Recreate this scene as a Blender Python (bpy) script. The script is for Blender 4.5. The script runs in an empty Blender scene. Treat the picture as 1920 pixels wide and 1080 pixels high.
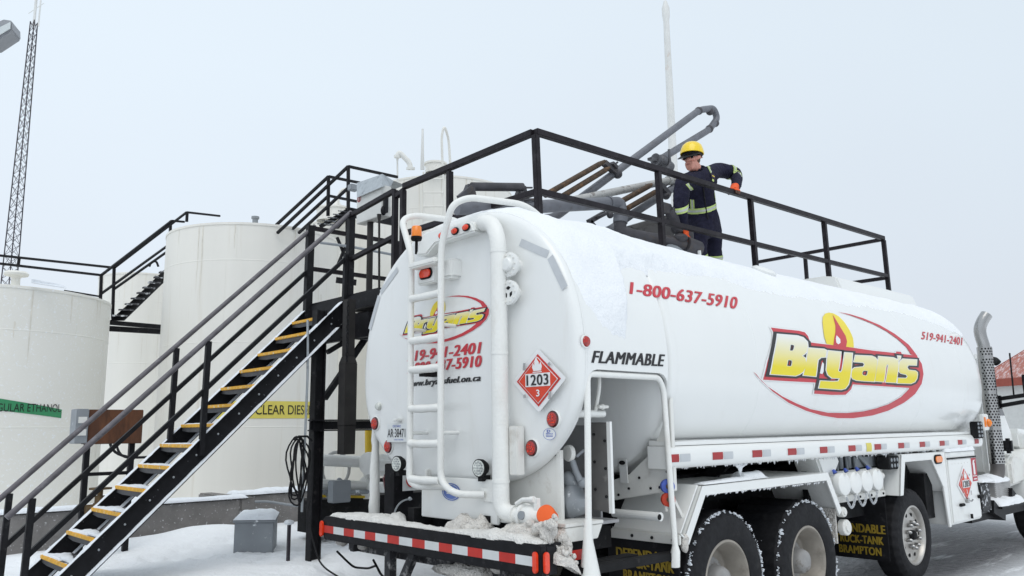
import bpy, bmesh, math, random
from mathutils import Vector, Matrix, noise
random.seed(7)
SC = bpy.context.scene
COL = SC.collection

# ---------------------------------------------------------------- camera, sky, sun, exposure
CAM_H = 1.64
FPX = 1514.7
RX = Vector((0.73502, 0.10740, 0.66948))      # scene X (truck forward) in camera axes (right, down, forward)
RY = Vector((-0.67792, 0.13501, 0.72263))     # scene Y (truck left)
RZ = Vector((-0.01278, -0.98501, 0.17205))    # scene Z
cam_d = bpy.data.cameras.new('camera')
cam_d.sensor_width = 36.0
cam_d.lens = 36.0 * FPX / 1920.0
cam_d.clip_start = 0.1
cam_d.clip_end = 3000.0
cam = bpy.data.objects.new('camera', cam_d)
COL.objects.link(cam)
cam.matrix_world = Matrix(((RX.x, -RX.y, -RX.z, 0), (RY.x, -RY.y, -RY.z, 0), (RZ.x, -RZ.y, -RZ.z, CAM_H), (0, 0, 0, 1)))
SC.camera = cam

SUN_EL, SUN_AZ = math.radians(62), math.radians(215)
W = bpy.data.worlds.new('World')
SC.world = W
W.use_nodes = True
wn, wl = W.node_tree.nodes, W.node_tree.links
wn.clear()
wo = wn.new('ShaderNodeOutputWorld')
bg = wn.new('ShaderNodeBackground')
sky = wn.new('ShaderNodeTexSky')
sky.sky_type = 'NISHITA'
sky.sun_disc = False
sky.sun_elevation = SUN_EL
sky.sun_rotation = SUN_AZ
sky.dust_density = 4.0
mixw = wn.new('ShaderNodeMix')
mixw.data_type = 'RGBA'
mixw.inputs[0].default_value = 0.90
# flat, bright cloud layer: slightly brighter overhead than at the horizon
tcw = wn.new('ShaderNodeTexCoord')
sepw = wn.new('ShaderNodeSeparateXYZ')
rampw = wn.new('ShaderNodeValToRGB')
rampw.color_ramp.elements[0].position = 0.0
rampw.color_ramp.elements[0].color = (0.72, 0.775, 0.85, 1)
rampw.color_ramp.elements[1].position = 0.42
rampw.color_ramp.elements[1].color = (0.775, 0.865, 0.945, 1)
cnz = wn.new('ShaderNodeTexNoise')
cnz.inputs['Scale'].default_value = 2.2
cnz.inputs['Detail'].default_value = 4
cadd = wn.new('ShaderNodeMath')
cadd.operation = 'MULTIPLY_ADD'
cadd.inputs[1].default_value = 0.30
csub = wn.new('ShaderNodeMath')
csub.operation = 'SUBTRACT'
csub.inputs[1].default_value = 0.15
cmul = wn.new('ShaderNodeVectorMath')
cmul.operation = 'SCALE'
cmul.inputs['Scale'].default_value = 9.9
wl.new(tcw.outputs['Generated'], sepw.inputs[0])
wl.new(tcw.outputs['Generated'], cnz.inputs['Vector'])
wl.new(cnz.outputs['Fac'], cadd.inputs[0])
wl.new(sepw.outputs['Z'], cadd.inputs[2])
wl.new(cadd.outputs[0], csub.inputs[0])
wl.new(csub.outputs[0], rampw.inputs[0])
wl.new(rampw.outputs[0], cmul.inputs[0])
wl.new(sky.outputs[0], mixw.inputs['A'])
# the cloud is a little thicker towards the right of the yard
dotw = wn.new('ShaderNodeVectorMath'); dotw.operation = 'DOT_PRODUCT'; dotw.inputs[1].default_value = (0.735, -0.678, 0)
mrw = wn.new('ShaderNodeMapRange'); mrw.inputs[1].default_value = -0.6; mrw.inputs[2].default_value = 0.6; mrw.inputs[3].default_value = 1.04; mrw.inputs[4].default_value = 0.93
cm2 = wn.new('ShaderNodeVectorMath'); cm2.operation = 'SCALE'
wl.new(tcw.outputs['Generated'], dotw.inputs[0]); wl.new(dotw.outputs['Value'], mrw.inputs[0]); wl.new(mrw.outputs[0], cm2.inputs['Scale']); wl.new(cmul.outputs[0], cm2.inputs[0])
wl.new(cm2.outputs[0], mixw.inputs['B'])
wl.new(mixw.outputs['Result'], bg.inputs[0])
bg.inputs[1].default_value = 0.11
wl.new(bg.outputs[0], wo.inputs[0])

sun_d = bpy.data.lights.new('sun', 'SUN')
sun_d.energy = 0.95
sun_d.angle = math.radians(45)
sun_d.color = (1.0, 0.97, 0.92)
sun = bpy.data.objects.new('sun', sun_d)
COL.objects.link(sun)
sdir = Vector((-0.62 * math.cos(SUN_EL), -0.78 * math.cos(SUN_EL), math.sin(SUN_EL)))   # towards the sun
sun.rotation_euler = sdir.to_track_quat('Z', 'Y').to_euler()
SC.view_settings.view_transform = 'Standard'
SC.view_settings.look = 'None'
SC.view_settings.exposure = 0.02
SC.view_settings.gamma = 1.0
SC.view_settings.use_curve_mapping = False
SC.render.engine = 'CYCLES'
SC.cycles.max_bounces = 6

# ---------------------------------------------------------------- surveying helpers: pixel of the 1920 px photo -> point on a real plane
EYE = Vector((0, 0, CAM_H))
def ray(x, y):
    c = Vector(((x - 960) / FPX, (y - 540) / FPX, 1.0))
    return Vector((RX.dot(c), RY.dot(c), RZ.dot(c)))
def aX(x, y, v):
    r = ray(x, y); return EYE + r * (v / r.x)
def aY(x, y, v):
    r = ray(x, y); return EYE + r * (v / r.y)
def aZ(x, y, v):
    r = ray(x, y); return EYE + r * ((v - CAM_H) / r.z)
def aD(x, y, d):
    return EYE + ray(x, y) * d

# ---------------------------------------------------------------- materials
MATS = {}
def mat(name, col, rough=0.6, metal=0.0, var=0.06, scale=6.0, dirt=None, dirt_amt=0.0, dirt_scale=2.0, bump=0.0, bump_scale=40.0, coat=0.0, emit=0.0, stretch=(1, 1, 1), spec=0.5, sharp=0.08):
    if name in MATS: return MATS[name]
    m = bpy.data.materials.new(name)
    m.use_nodes = True
    n, l = m.node_tree.nodes, m.node_tree.links
    b = n['Principled BSDF']
    b.inputs['Roughness'].default_value = rough
    b.inputs['Metallic'].default_value = metal
    b.inputs['Coat Weight'].default_value = coat
    b.inputs['Specular IOR Level'].default_value = spec
    tc = n.new('ShaderNodeTexCoord')
    mp = n.new('ShaderNodeMapping'); mp.inputs['Scale'].default_value = stretch
    l.new(tc.outputs['Object'], mp.inputs[0])
    nz = n.new('ShaderNodeTexNoise'); nz.inputs['Scale'].default_value = scale; nz.inputs['Detail'].default_value = 6
    l.new(mp.outputs[0], nz.inputs['Vector'])
    rp = n.new('ShaderNodeValToRGB')
    rp.color_ramp.elements[0].position = 0.3; rp.color_ramp.elements[1].position = 0.7
    rp.color_ramp.elements[0].color = tuple(max(0, c * (1 - var)) for c in col) + (1,)
    rp.color_ramp.elements[1].color = tuple(min(1, c * (1 + var)) for c in col) + (1,)
    l.new(nz.outputs['Fac'], rp.inputs[0])
    out = rp.outputs[0]
    if dirt:
        dz = n.new('ShaderNodeTexNoise'); dz.inputs['Scale'].default_value = dirt_scale; dz.inputs['Detail'].default_value = 8; dz.inputs['Roughness'].default_value = 0.65
        l.new(mp.outputs[0], dz.inputs['Vector'])
        dr = n.new('ShaderNodeValToRGB')
        th = 0.72 - 0.45 * dirt_amt
        dr.color_ramp.elements[0].position = th; dr.color_ramp.elements[1].position = min(1, th + sharp)
        l.new(dz.outputs['Fac'], dr.inputs[0])
        mx = n.new('ShaderNodeMix'); mx.data_type = 'RGBA'
        mx.inputs['B'].default_value = tuple(dirt) + (1,)
        l.new(dr.outputs[0], mx.inputs[0]); l.new(out, mx.inputs['A'])
        out = mx.outputs['Result']
    l.new(out, b.inputs['Base Color'])
    if bump:
        bz = n.new('ShaderNodeTexNoise'); bz.inputs['Scale'].default_value = bump_scale; bz.inputs['Detail'].default_value = 6
        l.new(tc.outputs['Object'], bz.inputs['Vector'])
        bp = n.new('ShaderNodeBump'); bp.inputs['Strength'].default_value = bump; bp.inputs['Distance'].default_value = 0.05
        l.new(bz.outputs['Fac'], bp.inputs['Height']); l.new(bp.outputs[0], b.inputs['Normal'])
    if emit:
        b.inputs['Emission Strength'].default_value = emit
        b.inputs['Emission Color'].default_value = tuple(col) + (1,)
    MATS[name] = m
    return m

SNOWC = (0.80, 0.835, 0.88)
PAINT_T = mat('barrel_white', (0.79, 0.797, 0.782), 0.26, var=0.012, scale=1.2, dirt=(0.70, 0.685, 0.645), dirt_amt=0.30, dirt_scale=2.6, coat=0.3, stretch=(2.2, 2.2, 0.30), sharp=0.5, bump=0.03, bump_scale=0.9)
PAINT_L = mat('salted_white', (0.79, 0.795, 0.775), 0.35, var=0.03, scale=2, dirt=(0.60, 0.565, 0.50), dirt_amt=0.36, dirt_scale=2.2, coat=0.15, stretch=(1, 1, 0.45), sharp=0.45)
PAINT = mat('truck_white', (0.79, 0.795, 0.775), 0.28, var=0.02, scale=1.5, dirt=(0.72, 0.70, 0.64), dirt_amt=0.28, dirt_scale=1.2, coat=0.25, stretch=(0.6, 1, 3), sharp=0.4)
PAINT_D = mat('dirty_white', (0.74, 0.735, 0.70), 0.5, var=0.05, scale=4, dirt=(0.42, 0.37, 0.31), dirt_amt=0.35, dirt_scale=6, sharp=0.3)
PIPE_W = mat('frosted_white_pipe', (0.80, 0.80, 0.77), 0.5, var=0.03, scale=9, dirt=(0.60, 0.55, 0.47), dirt_amt=0.3, dirt_scale=4, stretch=(1, 1, 0.4), bump=0.15, bump_scale=60, sharp=0.35)
SNOW = mat('snow', SNOWC, 0.9, var=0.02, scale=3, bump=0.5, bump_scale=22, spec=0.2)
SNOW_S = mat('soft_snow', (0.83, 0.845, 0.865), 0.9, var=0.02, scale=3, bump=0.28, bump_scale=55, spec=0.2)
SNOW_D = mat('gritty_snow', (0.80, 0.765, 0.715), 0.95, var=0.10, scale=14, dirt=(0.55, 0.48, 0.42), dirt_amt=0.30, dirt_scale=9, bump=1.0, bump_scale=45, spec=0.2, sharp=0.3)
BLACK = mat('black_steel', (0.010, 0.010, 0.012), 0.55, spec=0.22, var=0.35, scale=12, dirt=(0.045, 0.043, 0.045), dirt_amt=0.3, dirt_scale=14, sharp=0.15)
BLACK_FROST = mat('black_steel_frosted', (0.010, 0.010, 0.012), 0.5, spec=0.22, var=0.3, scale=12, dirt=(0.30, 0.31, 0.34), dirt_amt=0.14, dirt_scale=26, sharp=0.12)
HANDRAIL = mat('worn_handrail', (0.115, 0.107, 0.118), 0.5, var=0.3, scale=10, dirt=(0.28, 0.265, 0.29), dirt_amt=0.35, dirt_scale=7, sharp=0.3)
CAGE = mat('cage_steel', (0.014, 0.011, 0.014), 0.5, spec=0.22, var=0.4, scale=9, dirt=(0.05, 0.045, 0.05), dirt_amt=0.4, dirt_scale=8, sharp=0.3)
DARK = mat('dark_chassis', (0.012, 0.012, 0.013), 0.8, spec=0.22, var=0.5, scale=7, dirt=(0.10, 0.095, 0.09), dirt_amt=0.3, dirt_scale=9, sharp=0.3)
RUBBER = mat('rubber', (0.016, 0.016, 0.018), 0.75, spec=0.22, var=0.25, scale=18, dirt=(0.06, 0.058, 0.055), dirt_amt=0.32, dirt_scale=8, sharp=0.35, bump=0.1, bump_scale=30)
YELLOW = mat('safety_yellow', (0.78, 0.42, 0.035), 0.6, var=0.15, scale=20, dirt=(0.72, 0.66, 0.52), dirt_amt=0.34, dirt_scale=18)
GRATE = mat('tread_grating', (0.05, 0.05, 0.055), 0.7, var=0.4, scale=30, dirt=(0.75, 0.77, 0.8), dirt_amt=0.42, dirt_scale=16)
TANKC = mat('tank_cream', (0.78, 0.76, 0.705), 0.5, var=0.03, scale=1.6, dirt=(0.60, 0.55, 0.46), dirt_amt=0.33, dirt_scale=3.2, stretch=(2, 2, 0.10), sharp=0.35, bump=0.04, bump_scale=1.2)
TANKC2 = mat('tank_frosted', (0.77, 0.755, 0.70), 0.6, var=0.02, scale=0.8, dirt=(0.86, 0.88, 0.9), dirt_amt=0.34, dirt_scale=26, sharp=0.12)
RUST = mat('rusty_sheet', (0.085, 0.035, 0.018), 0.85, var=0.4, scale=3, dirt=(0.20, 0.075, 0.03), dirt_amt=0.55, dirt_scale=5, stretch=(1, 1, 0.3), sharp=0.25)
GALV = mat('galvanised', (0.42, 0.45, 0.47), 0.45, metal=0.55, var=0.12, scale=14, dirt=(0.26, 0.28, 0.3), dirt_amt=0.3, dirt_scale=9)
GREYBOX = mat('grey_box', (0.26, 0.28, 0.30), 0.6, var=0.08, scale=5, dirt=(0.78, 0.8, 0.83), dirt_amt=0.2, dirt_scale=11)
CONC = mat('concrete', (0.205, 0.195, 0.188), 0.95, var=0.16, scale=5, dirt=(0.72, 0.73, 0.74), dirt_amt=0.25, dirt_scale=26, bump=0.3, bump_scale=30)
PIPE_G = mat('grey_pipe', (0.15, 0.155, 0.175), 0.5, metal=0.2, var=0.15, scale=8, dirt=(0.09, 0.075, 0.065), dirt_amt=0.35, dirt_scale=6, sharp=0.25)
PIPE_GD = mat('dark_grey_pipe', (0.065, 0.062, 0.070), 0.55, metal=0.2, var=0.25, scale=9, dirt=(0.10, 0.07, 0.045), dirt_amt=0.4, dirt_scale=7, sharp=0.25)
PIPE_L = mat('pale_pipe', (0.42, 0.42, 0.41), 0.6, var=0.12, scale=7, dirt=(0.22, 0.2, 0.19), dirt_amt=0.3, dirt_scale=10)
SPRING = mat('rusty_spring', (0.075, 0.048, 0.030), 0.75, metal=0.2, var=0.35, scale=16, dirt=(0.16, 0.085, 0.04), dirt_amt=0.4, dirt_scale=10)
CHROME = mat('chrome', (0.40, 0.395, 0.39), 0.22, metal=1.0, var=0.08, scale=5, dirt=(0.33, 0.32, 0.31), dirt_amt=0.35, dirt_scale=5, sharp=0.4)
ALU = mat('aluminium_rim', (0.50, 0.48, 0.45), 0.4, metal=0.75, var=0.1, scale=8, dirt=(0.28, 0.25, 0.22), dirt_amt=0.4, dirt_scale=7, sharp=0.35)
RIMD = mat('dirty_rim', (0.34, 0.31, 0.27), 0.6, metal=0.35, var=0.15, scale=9, dirt=(0.13, 0.11, 0.09), dirt_amt=0.42, dirt_scale=6, sharp=0.35)
RED = mat('tape_red', (0.55, 0.028, 0.018), 0.45, var=0.1, scale=12)
RED_D = mat('rail_tape_red', (0.36, 0.02, 0.022), 0.45, var=0.1, scale=12)
WHT = mat('tape_white', (0.68, 0.70, 0.70), 0.45, var=0.05, scale=12)
SILV = mat('tape_silver', (0.52, 0.54, 0.56), 0.4, var=0.06, scale=12)
LAMP_R = mat('lamp_red', (0.36, 0.008, 0.004), 0.2, var=0.4, scale=70, coat=0.6)
LAMP_RD = mat('lamp_red_rim', (0.07, 0.003, 0.003), 0.25, var=0.2, scale=40, coat=0.5)
LAMP_B = mat('lamp_red_bright', (0.80, 0.05, 0.012), 0.25, var=0.1, scale=40, coat=0.5)
AMBER = mat('lamp_amber', (0.85, 0.22, 0.008), 0.25, var=0.12, scale=30, coat=0.5)
LENS = mat('clear_lens', (0.62, 0.64, 0.60), 0.15, var=0.35, scale=60, coat=0.6)
LOGO_R = mat('print_red', (0.55, 0.030, 0.045), 0.4, var=0.03)
LOGO_K = mat('print_black', (0.012, 0.011, 0.013), 0.4, var=0.05)
LOGO_Y = mat('print_yellow', (0.83, 0.66, 0.03), 0.4, var=0.03)
LOGO_W = mat('print_white', (0.80, 0.80, 0.80), 0.4, var=0.02)
ORANGE = mat('orange_cap', (0.83, 0.115, 0.010), 0.5, var=0.08)
BLUE = mat('blue_cap', (0.06, 0.11, 0.45), 0.5, var=0.15, scale=30)
REDCAP = mat('red_cap', (0.52, 0.04, 0.012), 0.5, var=0.12, scale=30)
CABIN = mat('cabinet_grey', (0.30, 0.30, 0.305), 0.6, var=0.1, scale=4, dirt=(0.17, 0.165, 0.16), dirt_amt=0.35, dirt_scale=5, sharp=0.4)
WALLB = mat('building_wall', (0.55, 0.55, 0.53), 0.8, var=0.05)
ROOFR = mat('red_roof', (0.36, 0.13, 0.10), 0.8, var=0.1, scale=3, dirt=(0.82, 0.84, 0.87), dirt_amt=0.52, dirt_scale=3.5, stretch=(0.35, 2.5, 1), sharp=0.3)
REDTRIM = mat('red_trim', (0.26, 0.055, 0.035), 0.7, var=0.1)
GLASS = mat('dark_glass', (0.03, 0.035, 0.04), 0.08, var=0.1, coat=0.5)
NAVY = mat('navy_cloth', (0.016, 0.016, 0.034), 0.9, var=0.3, scale=18, bump=0.6, bump_scale=16, spec=0.2)
SKIN = mat('skin', (0.66, 0.30, 0.225), 0.55, var=0.12, scale=25)
HIVIS = mat('lime_band', (0.52, 0.66, 0.22), 0.6, var=0.08)
HIVIS_S = mat('silver_band', (0.50, 0.52, 0.50), 0.35, var=0.08)
HELMET = mat('helmet_yellow', (0.86, 0.60, 0.008), 0.3, var=0.03, coat=0.4)
GLOVE = mat('orange_glove', (0.80, 0.10, 0.015), 0.75, var=0.15, scale=40)
GLOVE_D = mat('glove_palm', (0.10, 0.05, 0.035), 0.8, var=0.2, scale=30)
GREEN = mat('green_label', (0.035, 0.25, 0.105), 0.5, var=0.05)
YLABEL = mat('yellow_label', (0.70, 0.60, 0.12), 0.5, var=0.05)
GASY = mat('yellow_gas_pipe', (0.68, 0.45, 0.02), 0.5, var=0.1)
MAROON = mat('maroon_cover', (0.15, 0.035, 0.04), 0.6, var=0.25, scale=10)
BRONZE = mat('bronze', (0.13, 0.085, 0.04), 0.55, metal=0.5, var=0.3, scale=20)
TOWERM = mat('tower_steel', (0.035, 0.03, 0.04), 0.6, var=0.3)
POLEW = mat('white_pole', (0.66, 0.66, 0.64), 0.6, var=0.05, dirt=(0.42, 0.25, 0.16), dirt_amt=0.25, dirt_scale=2.5, stretch=(1, 1, 0.5), sharp=0.2)

def ground_material():
    m = bpy.data.materials.new('snowy_ground')
    m.use_nodes = True
    n, l = m.node_tree.nodes, m.node_tree.links
    b = n['Principled BSDF']
    tc = n.new('ShaderNodeTexCoord')
    def nz(scale, det=8, st=(1, 1, 1), rough=0.6):
        mp = n.new('ShaderNodeMapping'); mp.inputs['Scale'].default_value = st
        l.new(tc.outputs['Object'], mp.inputs[0])
        t = n.new('ShaderNodeTexNoise'); t.inputs['Scale'].default_value = scale; t.inputs['Detail'].default_value = det; t.inputs['Roughness'].default_value = rough
        l.new(mp.outputs[0], t.inputs['Vector']); return t
    # the driven lane: world Y below about 7.4 is asphalt with packed snow in streaks along X
    sep = n.new('ShaderNodeSeparateXYZ'); l.new(tc.outputs['Object'], sep.inputs[0])
    lane = n.new('ShaderNodeMapRange'); lane.inputs[1].default_value = 7.6; lane.inputs[2].default_value = 6.4
    l.new(sep.outputs['Y'], lane.inputs[0])
    near = n.new('ShaderNodeMapRange'); near.inputs[1].default_value = 2.7; near.inputs[2].default_value = 3.7; l.new(sep.outputs['Y'], near.inputs[0])
    nl = n.new('ShaderNodeMath'); nl.operation = 'MULTIPLY'; l.new(lane.outputs[0], nl.inputs[0]); l.new(near.outputs[0], nl.inputs[1])
    far = n.new('ShaderNodeMapRange'); far.inputs[1].default_value = 19.0; far.inputs[2].default_value = 14.0
    l.new(sep.outputs['X'], far.inputs[0])
    st = nz(1.6, 14, (0.30, 1.9, 1), 0.72)
    ad = n.new('ShaderNodeMath'); ad.operation = 'MULTIPLY'
    l.new(nl.outputs[0], ad.inputs[0]); l.new(far.outputs[0], ad.inputs[1])
    rp = n.new('ShaderNodeValToRGB'); rp.color_ramp.elements[0].position = 0.54; rp.color_ramp.elements[1].position = 0.70
    l.new(st.outputs['Fac'], rp.inputs[0])
    inv = n.new('ShaderNodeMath'); inv.operation = 'SUBTRACT'; inv.inputs[0].default_value = 1.0
    l.new(rp.outputs[0], inv.inputs[1])
    mu = n.new('ShaderNodeMath'); mu.operation = 'MULTIPLY'
    l.new(ad.outputs[0], mu.inputs[0]); l.new(inv.outputs[0], mu.inputs[1])
    sn = nz(3.0, 6)
    rs = n.new('ShaderNodeValToRGB')
    rs.color_ramp.elements[0].color = (0.88, 0.90, 0.93, 1); rs.color_ramp.elements[1].color = (0.92, 0.94, 0.96, 1)
    l.new(sn.outputs['Fac'], rs.inputs[0])
    an = nz(14, 8)
    ra = n.new('ShaderNodeValToRGB')
    ra.color_ramp.elements[0].position = 0.3; ra.color_ramp.elements[1].position = 0.75
    ra.color_ramp.elements[0].color = (0.035, 0.035, 0.038, 1); ra.color_ramp.elements[1].color = (0.20, 0.20, 0.215, 1)
    l.new(an.outputs['Fac'], ra.inputs[0])
    mx = n.new('ShaderNodeMix'); mx.data_type = 'RGBA'
    l.new(mu.outputs[0], mx.inputs[0]); l.new(rs.outputs[0], mx.inputs['A']); l.new(ra.outputs[0], mx.inputs['B'])
    l.new(mx.outputs['Result'], b.inputs['Base Color'])
    rr = n.new('ShaderNodeMapRange'); rr.inputs[3].default_value = 0.9; rr.inputs[4].default_value = 0.42
    l.new(mu.outputs[0], rr.inputs[0]); l.new(rr.outputs[0], b.inputs['Roughness'])
    bz = nz(9, 8)
    bp = n.new('ShaderNodeBump'); bp.inputs['Strength'].default_value = 0.5; bp.inputs['Distance'].default_value = 0.08
    l.new(bz.outputs['Fac'], bp.inputs['Height']); l.new(bp.outputs[0], b.inputs['Normal'])
    return m

def gradient_print(name, zlo, zhi):     # the lettering is printed yellow at the bottom fading to white at the top
    m = bpy.data.materials.new(name)
    m.use_nodes = True
    n, l = m.node_tree.nodes, m.node_tree.links
    b = n['Principled BSDF']; b.inputs['Roughness'].default_value = 0.4
    tc = n.new('ShaderNodeTexCoord'); sep = n.new('ShaderNodeSeparateXYZ')
    l.new(tc.outputs['Object'], sep.inputs[0])
    mr = n.new('ShaderNodeMapRange'); mr.inputs[1].default_value = zlo; mr.inputs[2].default_value = zhi
    l.new(sep.outputs['Z'], mr.inputs[0])
    rp = n.new('ShaderNodeValToRGB')
    rp.color_ramp.elements[0].color = (0.80, 0.66, 0.01, 1); rp.color_ramp.elements[0].position = 0.35
    rp.color_ramp.elements[1].color = (0.80, 0.80, 0.74, 1); rp.color_ramp.elements[1].position = 0.95
    l.new(mr.outputs[0], rp.inputs[0]); l.new(rp.outputs[0], b.inputs['Base Color'])
    return m

def perforated():                        # punched stainless heat shield: dark round holes in staggered rows
    m = bpy.data.materials.new('perforated_steel')
    m.use_nodes = True
    n, l = m.node_tree.nodes, m.node_tree.links
    b = n['Principled BSDF']; b.inputs['Metallic'].default_value = 0.7; b.inputs['Roughness'].default_value = 0.35
    b.inputs['Base Color'].default_value = (0.5, 0.49, 0.48, 1)
    return m

# ---------------------------------------------------------------- mesh builder
WLOC = {}
class MB:
    def __init__(s): s.v = []; s.f = []; s.mi = []; s.m = 0
    def add(s, vs, fs):
        o = len(s.v); s.v += [Vector(v) for v in vs]
        s.f += [tuple(i + o for i in f) for f in fs]; s.mi += [s.m] * len(fs); return s
    def box(s, a, b):
        x0, y0, z0 = a; x1, y1, z1 = b
        x0, x1 = min(x0, x1), max(x0, x1); y0, y1 = min(y0, y1), max(y0, y1); z0, z1 = min(z0, z1), max(z0, z1)
        return s.add([(x0, y0, z0), (x1, y0, z0), (x1, y1, z0), (x0, y1, z0), (x0, y0, z1), (x1, y0, z1), (x1, y1, z1), (x0, y1, z1)],
                     [(0, 3, 2, 1), (4, 5, 6, 7), (0, 1, 5, 4), (1, 2, 6, 5), (2, 3, 7, 6), (3, 0, 4, 7)])
    def beam(s, p, q, w, h, up=(0, 0, 1)):
        p, q = Vector(p), Vector(q); d = (q - p).normalized(); u = Vector(up)
        if abs(d.dot(u)) > 0.98: u = Vector((1, 0, 0))
        a = d.cross(u).normalized() * (w / 2); c = a.cross(d).normalized() * (h / 2)
        vs = [p - a - c, p + a - c, p + a + c, p - a + c, q - a - c, q + a - c, q + a + c, q - a + c]
        return s.add(vs, [(0, 3, 2, 1), (4, 5, 6, 7), (0, 1, 5, 4), (1, 2, 6, 5), (2, 3, 7, 6), (3, 0, 4, 7)])
    def tube(s, pts, r, seg=12, cap=True, lump=0.0):
        pts = [Vector(p) for p in pts]; n = len(pts); rs = r if isinstance(r, (list, tuple)) else [r] * n
        d0 = (pts[1] - pts[0]).normalized()
        u = Vector((0, 0, 1)) if abs(d0.z) < 0.95 else Vector((1, 0, 0))
        a = d0.cross(u).normalized(); vs = []; fs = []
        for i in range(n):
            if i == 0: d = d0
            elif i == n - 1: d = (pts[i] - pts[i - 1]).normalized()
            else:
                d = ((pts[i] - pts[i - 1]).normalized() + (pts[i + 1] - pts[i]).normalized())
                d = d.normalized() if d.length > 1e-6 else d0
            a = (a - d * a.dot(d))
            a = a.normalized() if a.length > 1e-6 else d.orthogonal().normalized()
            b = d.cross(a)
            for k in range(seg):
                t = 2 * math.pi * k / seg
                rr = rs[i]
                p = pts[i] + (a * math.cos(t) + b * math.sin(t)) * rr
                if lump: p += (p - pts[i]).normalized() * lump * noise.noise(p * 14)
                vs.append(p)
        for i in range(n - 1):
            for k in range(seg):
                k2 = (k + 1) % seg
                fs.append((i * seg + k, i * seg + k2, (i + 1) * seg + k2, (i + 1) * seg + k))
        if cap: fs += [tuple(range(seg - 1, -1, -1)), tuple((n - 1) * seg + k for k in range(seg))]
        return s.add(vs, fs)
    def lathe(s, prof, o, axis, seg=32, ref=None, close=False):   # prof: (radius, along axis)
        o = Vector(o); ax = Vector(axis).normalized(); a = Vector(ref).normalized() if ref else ax.orthogonal().normalized(); b = ax.cross(a)
        vs = []; fs = []; n = len(prof)
        for (r, h) in prof:
            for k in range(seg):
                t = 2 * math.pi * k / seg
                vs.append(o + ax * h + (a * math.cos(t) + b * math.sin(t)) * r)
        for i in range(n - 1):
            for k in range(seg):
                k2 = (k + 1) % seg; fs.append((i * seg + k, i * seg + k2, (i + 1) * seg + k2, (i + 1) * seg + k))
        if close:
            fs += [tuple(range(seg - 1, -1, -1)), tuple((n - 1) * seg + k for k in range(seg))]
        return s.add(vs, fs)
    def cyl(s, p, q, r, r2=None, seg=20):
        p, q = Vector(p), Vector(q)
        return s.lathe([(r, 0), (r if r2 is None else r2, (q - p).length)], p, q - p, seg, close=True)
    def prism(s, poly, vec):
        poly = [Vector(p) for p in poly]; vec = Vector(vec); n = len(poly)
        return s.add(poly + [p + vec for p in poly], [tuple(range(n - 1, -1, -1)), tuple(range(n, 2 * n))] + [(i, (i + 1) % n, n + (i + 1) % n, n + i) for i in range(n)])
    def ball(s, c, r, seg=12, rings=8, sc=(1, 1, 1), lump=0.0, lf=3.0):
        c = Vector(c); vs = [c + Vector((0, 0, -r * sc[2]))]; fs = []
        for i in range(1, rings):
            ph = -math.pi / 2 + math.pi * i / rings
            for k in range(seg):
                t = 2 * math.pi * k / seg
                vs.append(c + Vector((r * sc[0] * math.cos(ph) * math.cos(t), r * sc[1] * math.cos(ph) * math.sin(t), r * sc[2] * math.sin(ph))))
        vs.append(c + Vector((0, 0, r * sc[2])))
        for k in range(seg):
            k2 = (k + 1) % seg
            fs.append((0, 1 + k2, 1 + k))
            for i in range(rings - 2): fs.append((1 + i * seg + k, 1 + i * seg + k2, 1 + (i + 1) * seg + k2, 1 + (i + 1) * seg + k))
            fs.append((1 + (rings - 2) * seg + k, 1 + (rings - 2) * seg + k2, len(vs) - 1))
        if lump: vs = [v + (v - c) * lump * noise.noise(v * lf + Vector((c.x * 7, 0, 3))) for v in vs]
        return s.add(vs, fs)
    def build(s, name, m, parent=None, origin=None, smooth=True, bevel=0.0, angle=40, **props):
        ms = m if isinstance(m, (list, tuple)) else [m]
        base = Vector(origin) if origin is not None else (WLOC[parent.name] if parent else Vector((0, 0, 0)))
        me = bpy.data.meshes.new(name)
        me.from_pydata([tuple(v - base) for v in s.v], [], s.f)
        for x in ms: me.materials.append(x)
        for i, p in enumerate(me.polygons): p.material_index = s.mi[i]
        bm = bmesh.new(); bm.from_mesh(me)
        bmesh.ops.recalc_face_normals(bm, faces=bm.faces)
        if bevel:
            bmesh.ops.bevel(bm, geom=[e for e in bm.edges if len(e.link_faces) == 2 and e.calc_face_angle(0) > 0.6], offset=bevel, segments=2, affect='EDGES', clamp_overlap=True)
        if smooth:
            ca = math.radians(angle)
            for f in bm.faces: f.smooth = True
            for e in bm.edges: e.smooth = len(e.link_faces) == 2 and e.calc_face_angle(0) < ca
        bm.to_mesh(me); bm.free()
        return link(name, me, parent, base, **props)

def link(name, me, parent=None, base=Vector((0, 0, 0)), **props):
    o = bpy.data.objects.new(name, me); COL.objects.link(o)
    WLOC[o.name] = Vector(base)
    if parent:
        o.parent = parent; o.location = Vector(base) - WLOC[parent.name]
    else: o.location = base
    for k, v in props.items(): o[k] = v
    return o
def thing(name, label, cat, loc=(0, 0, 0), group=None):
    o = bpy.data.objects.new(name, None); COL.objects.link(o)
    o.location = loc; o.empty_display_size = 0.2; WLOC[o.name] = Vector(loc); o['label'] = label; o['category'] = cat
    if group: o['group'] = group
    return o
def tag(o, label, cat, group=None, kind=None):
    o['label'] = label; o['category'] = cat
    if group: o['group'] = group
    if kind: o['kind'] = kind
    return o
def copy_tree(o, parent=None, shift=None):
    c = o.copy(); COL.objects.link(c); c.parent = parent
    if shift is not None: c.location = o.location + Vector(shift)
    for ch in list(o.children): copy_tree(ch, c)
    return c

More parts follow.
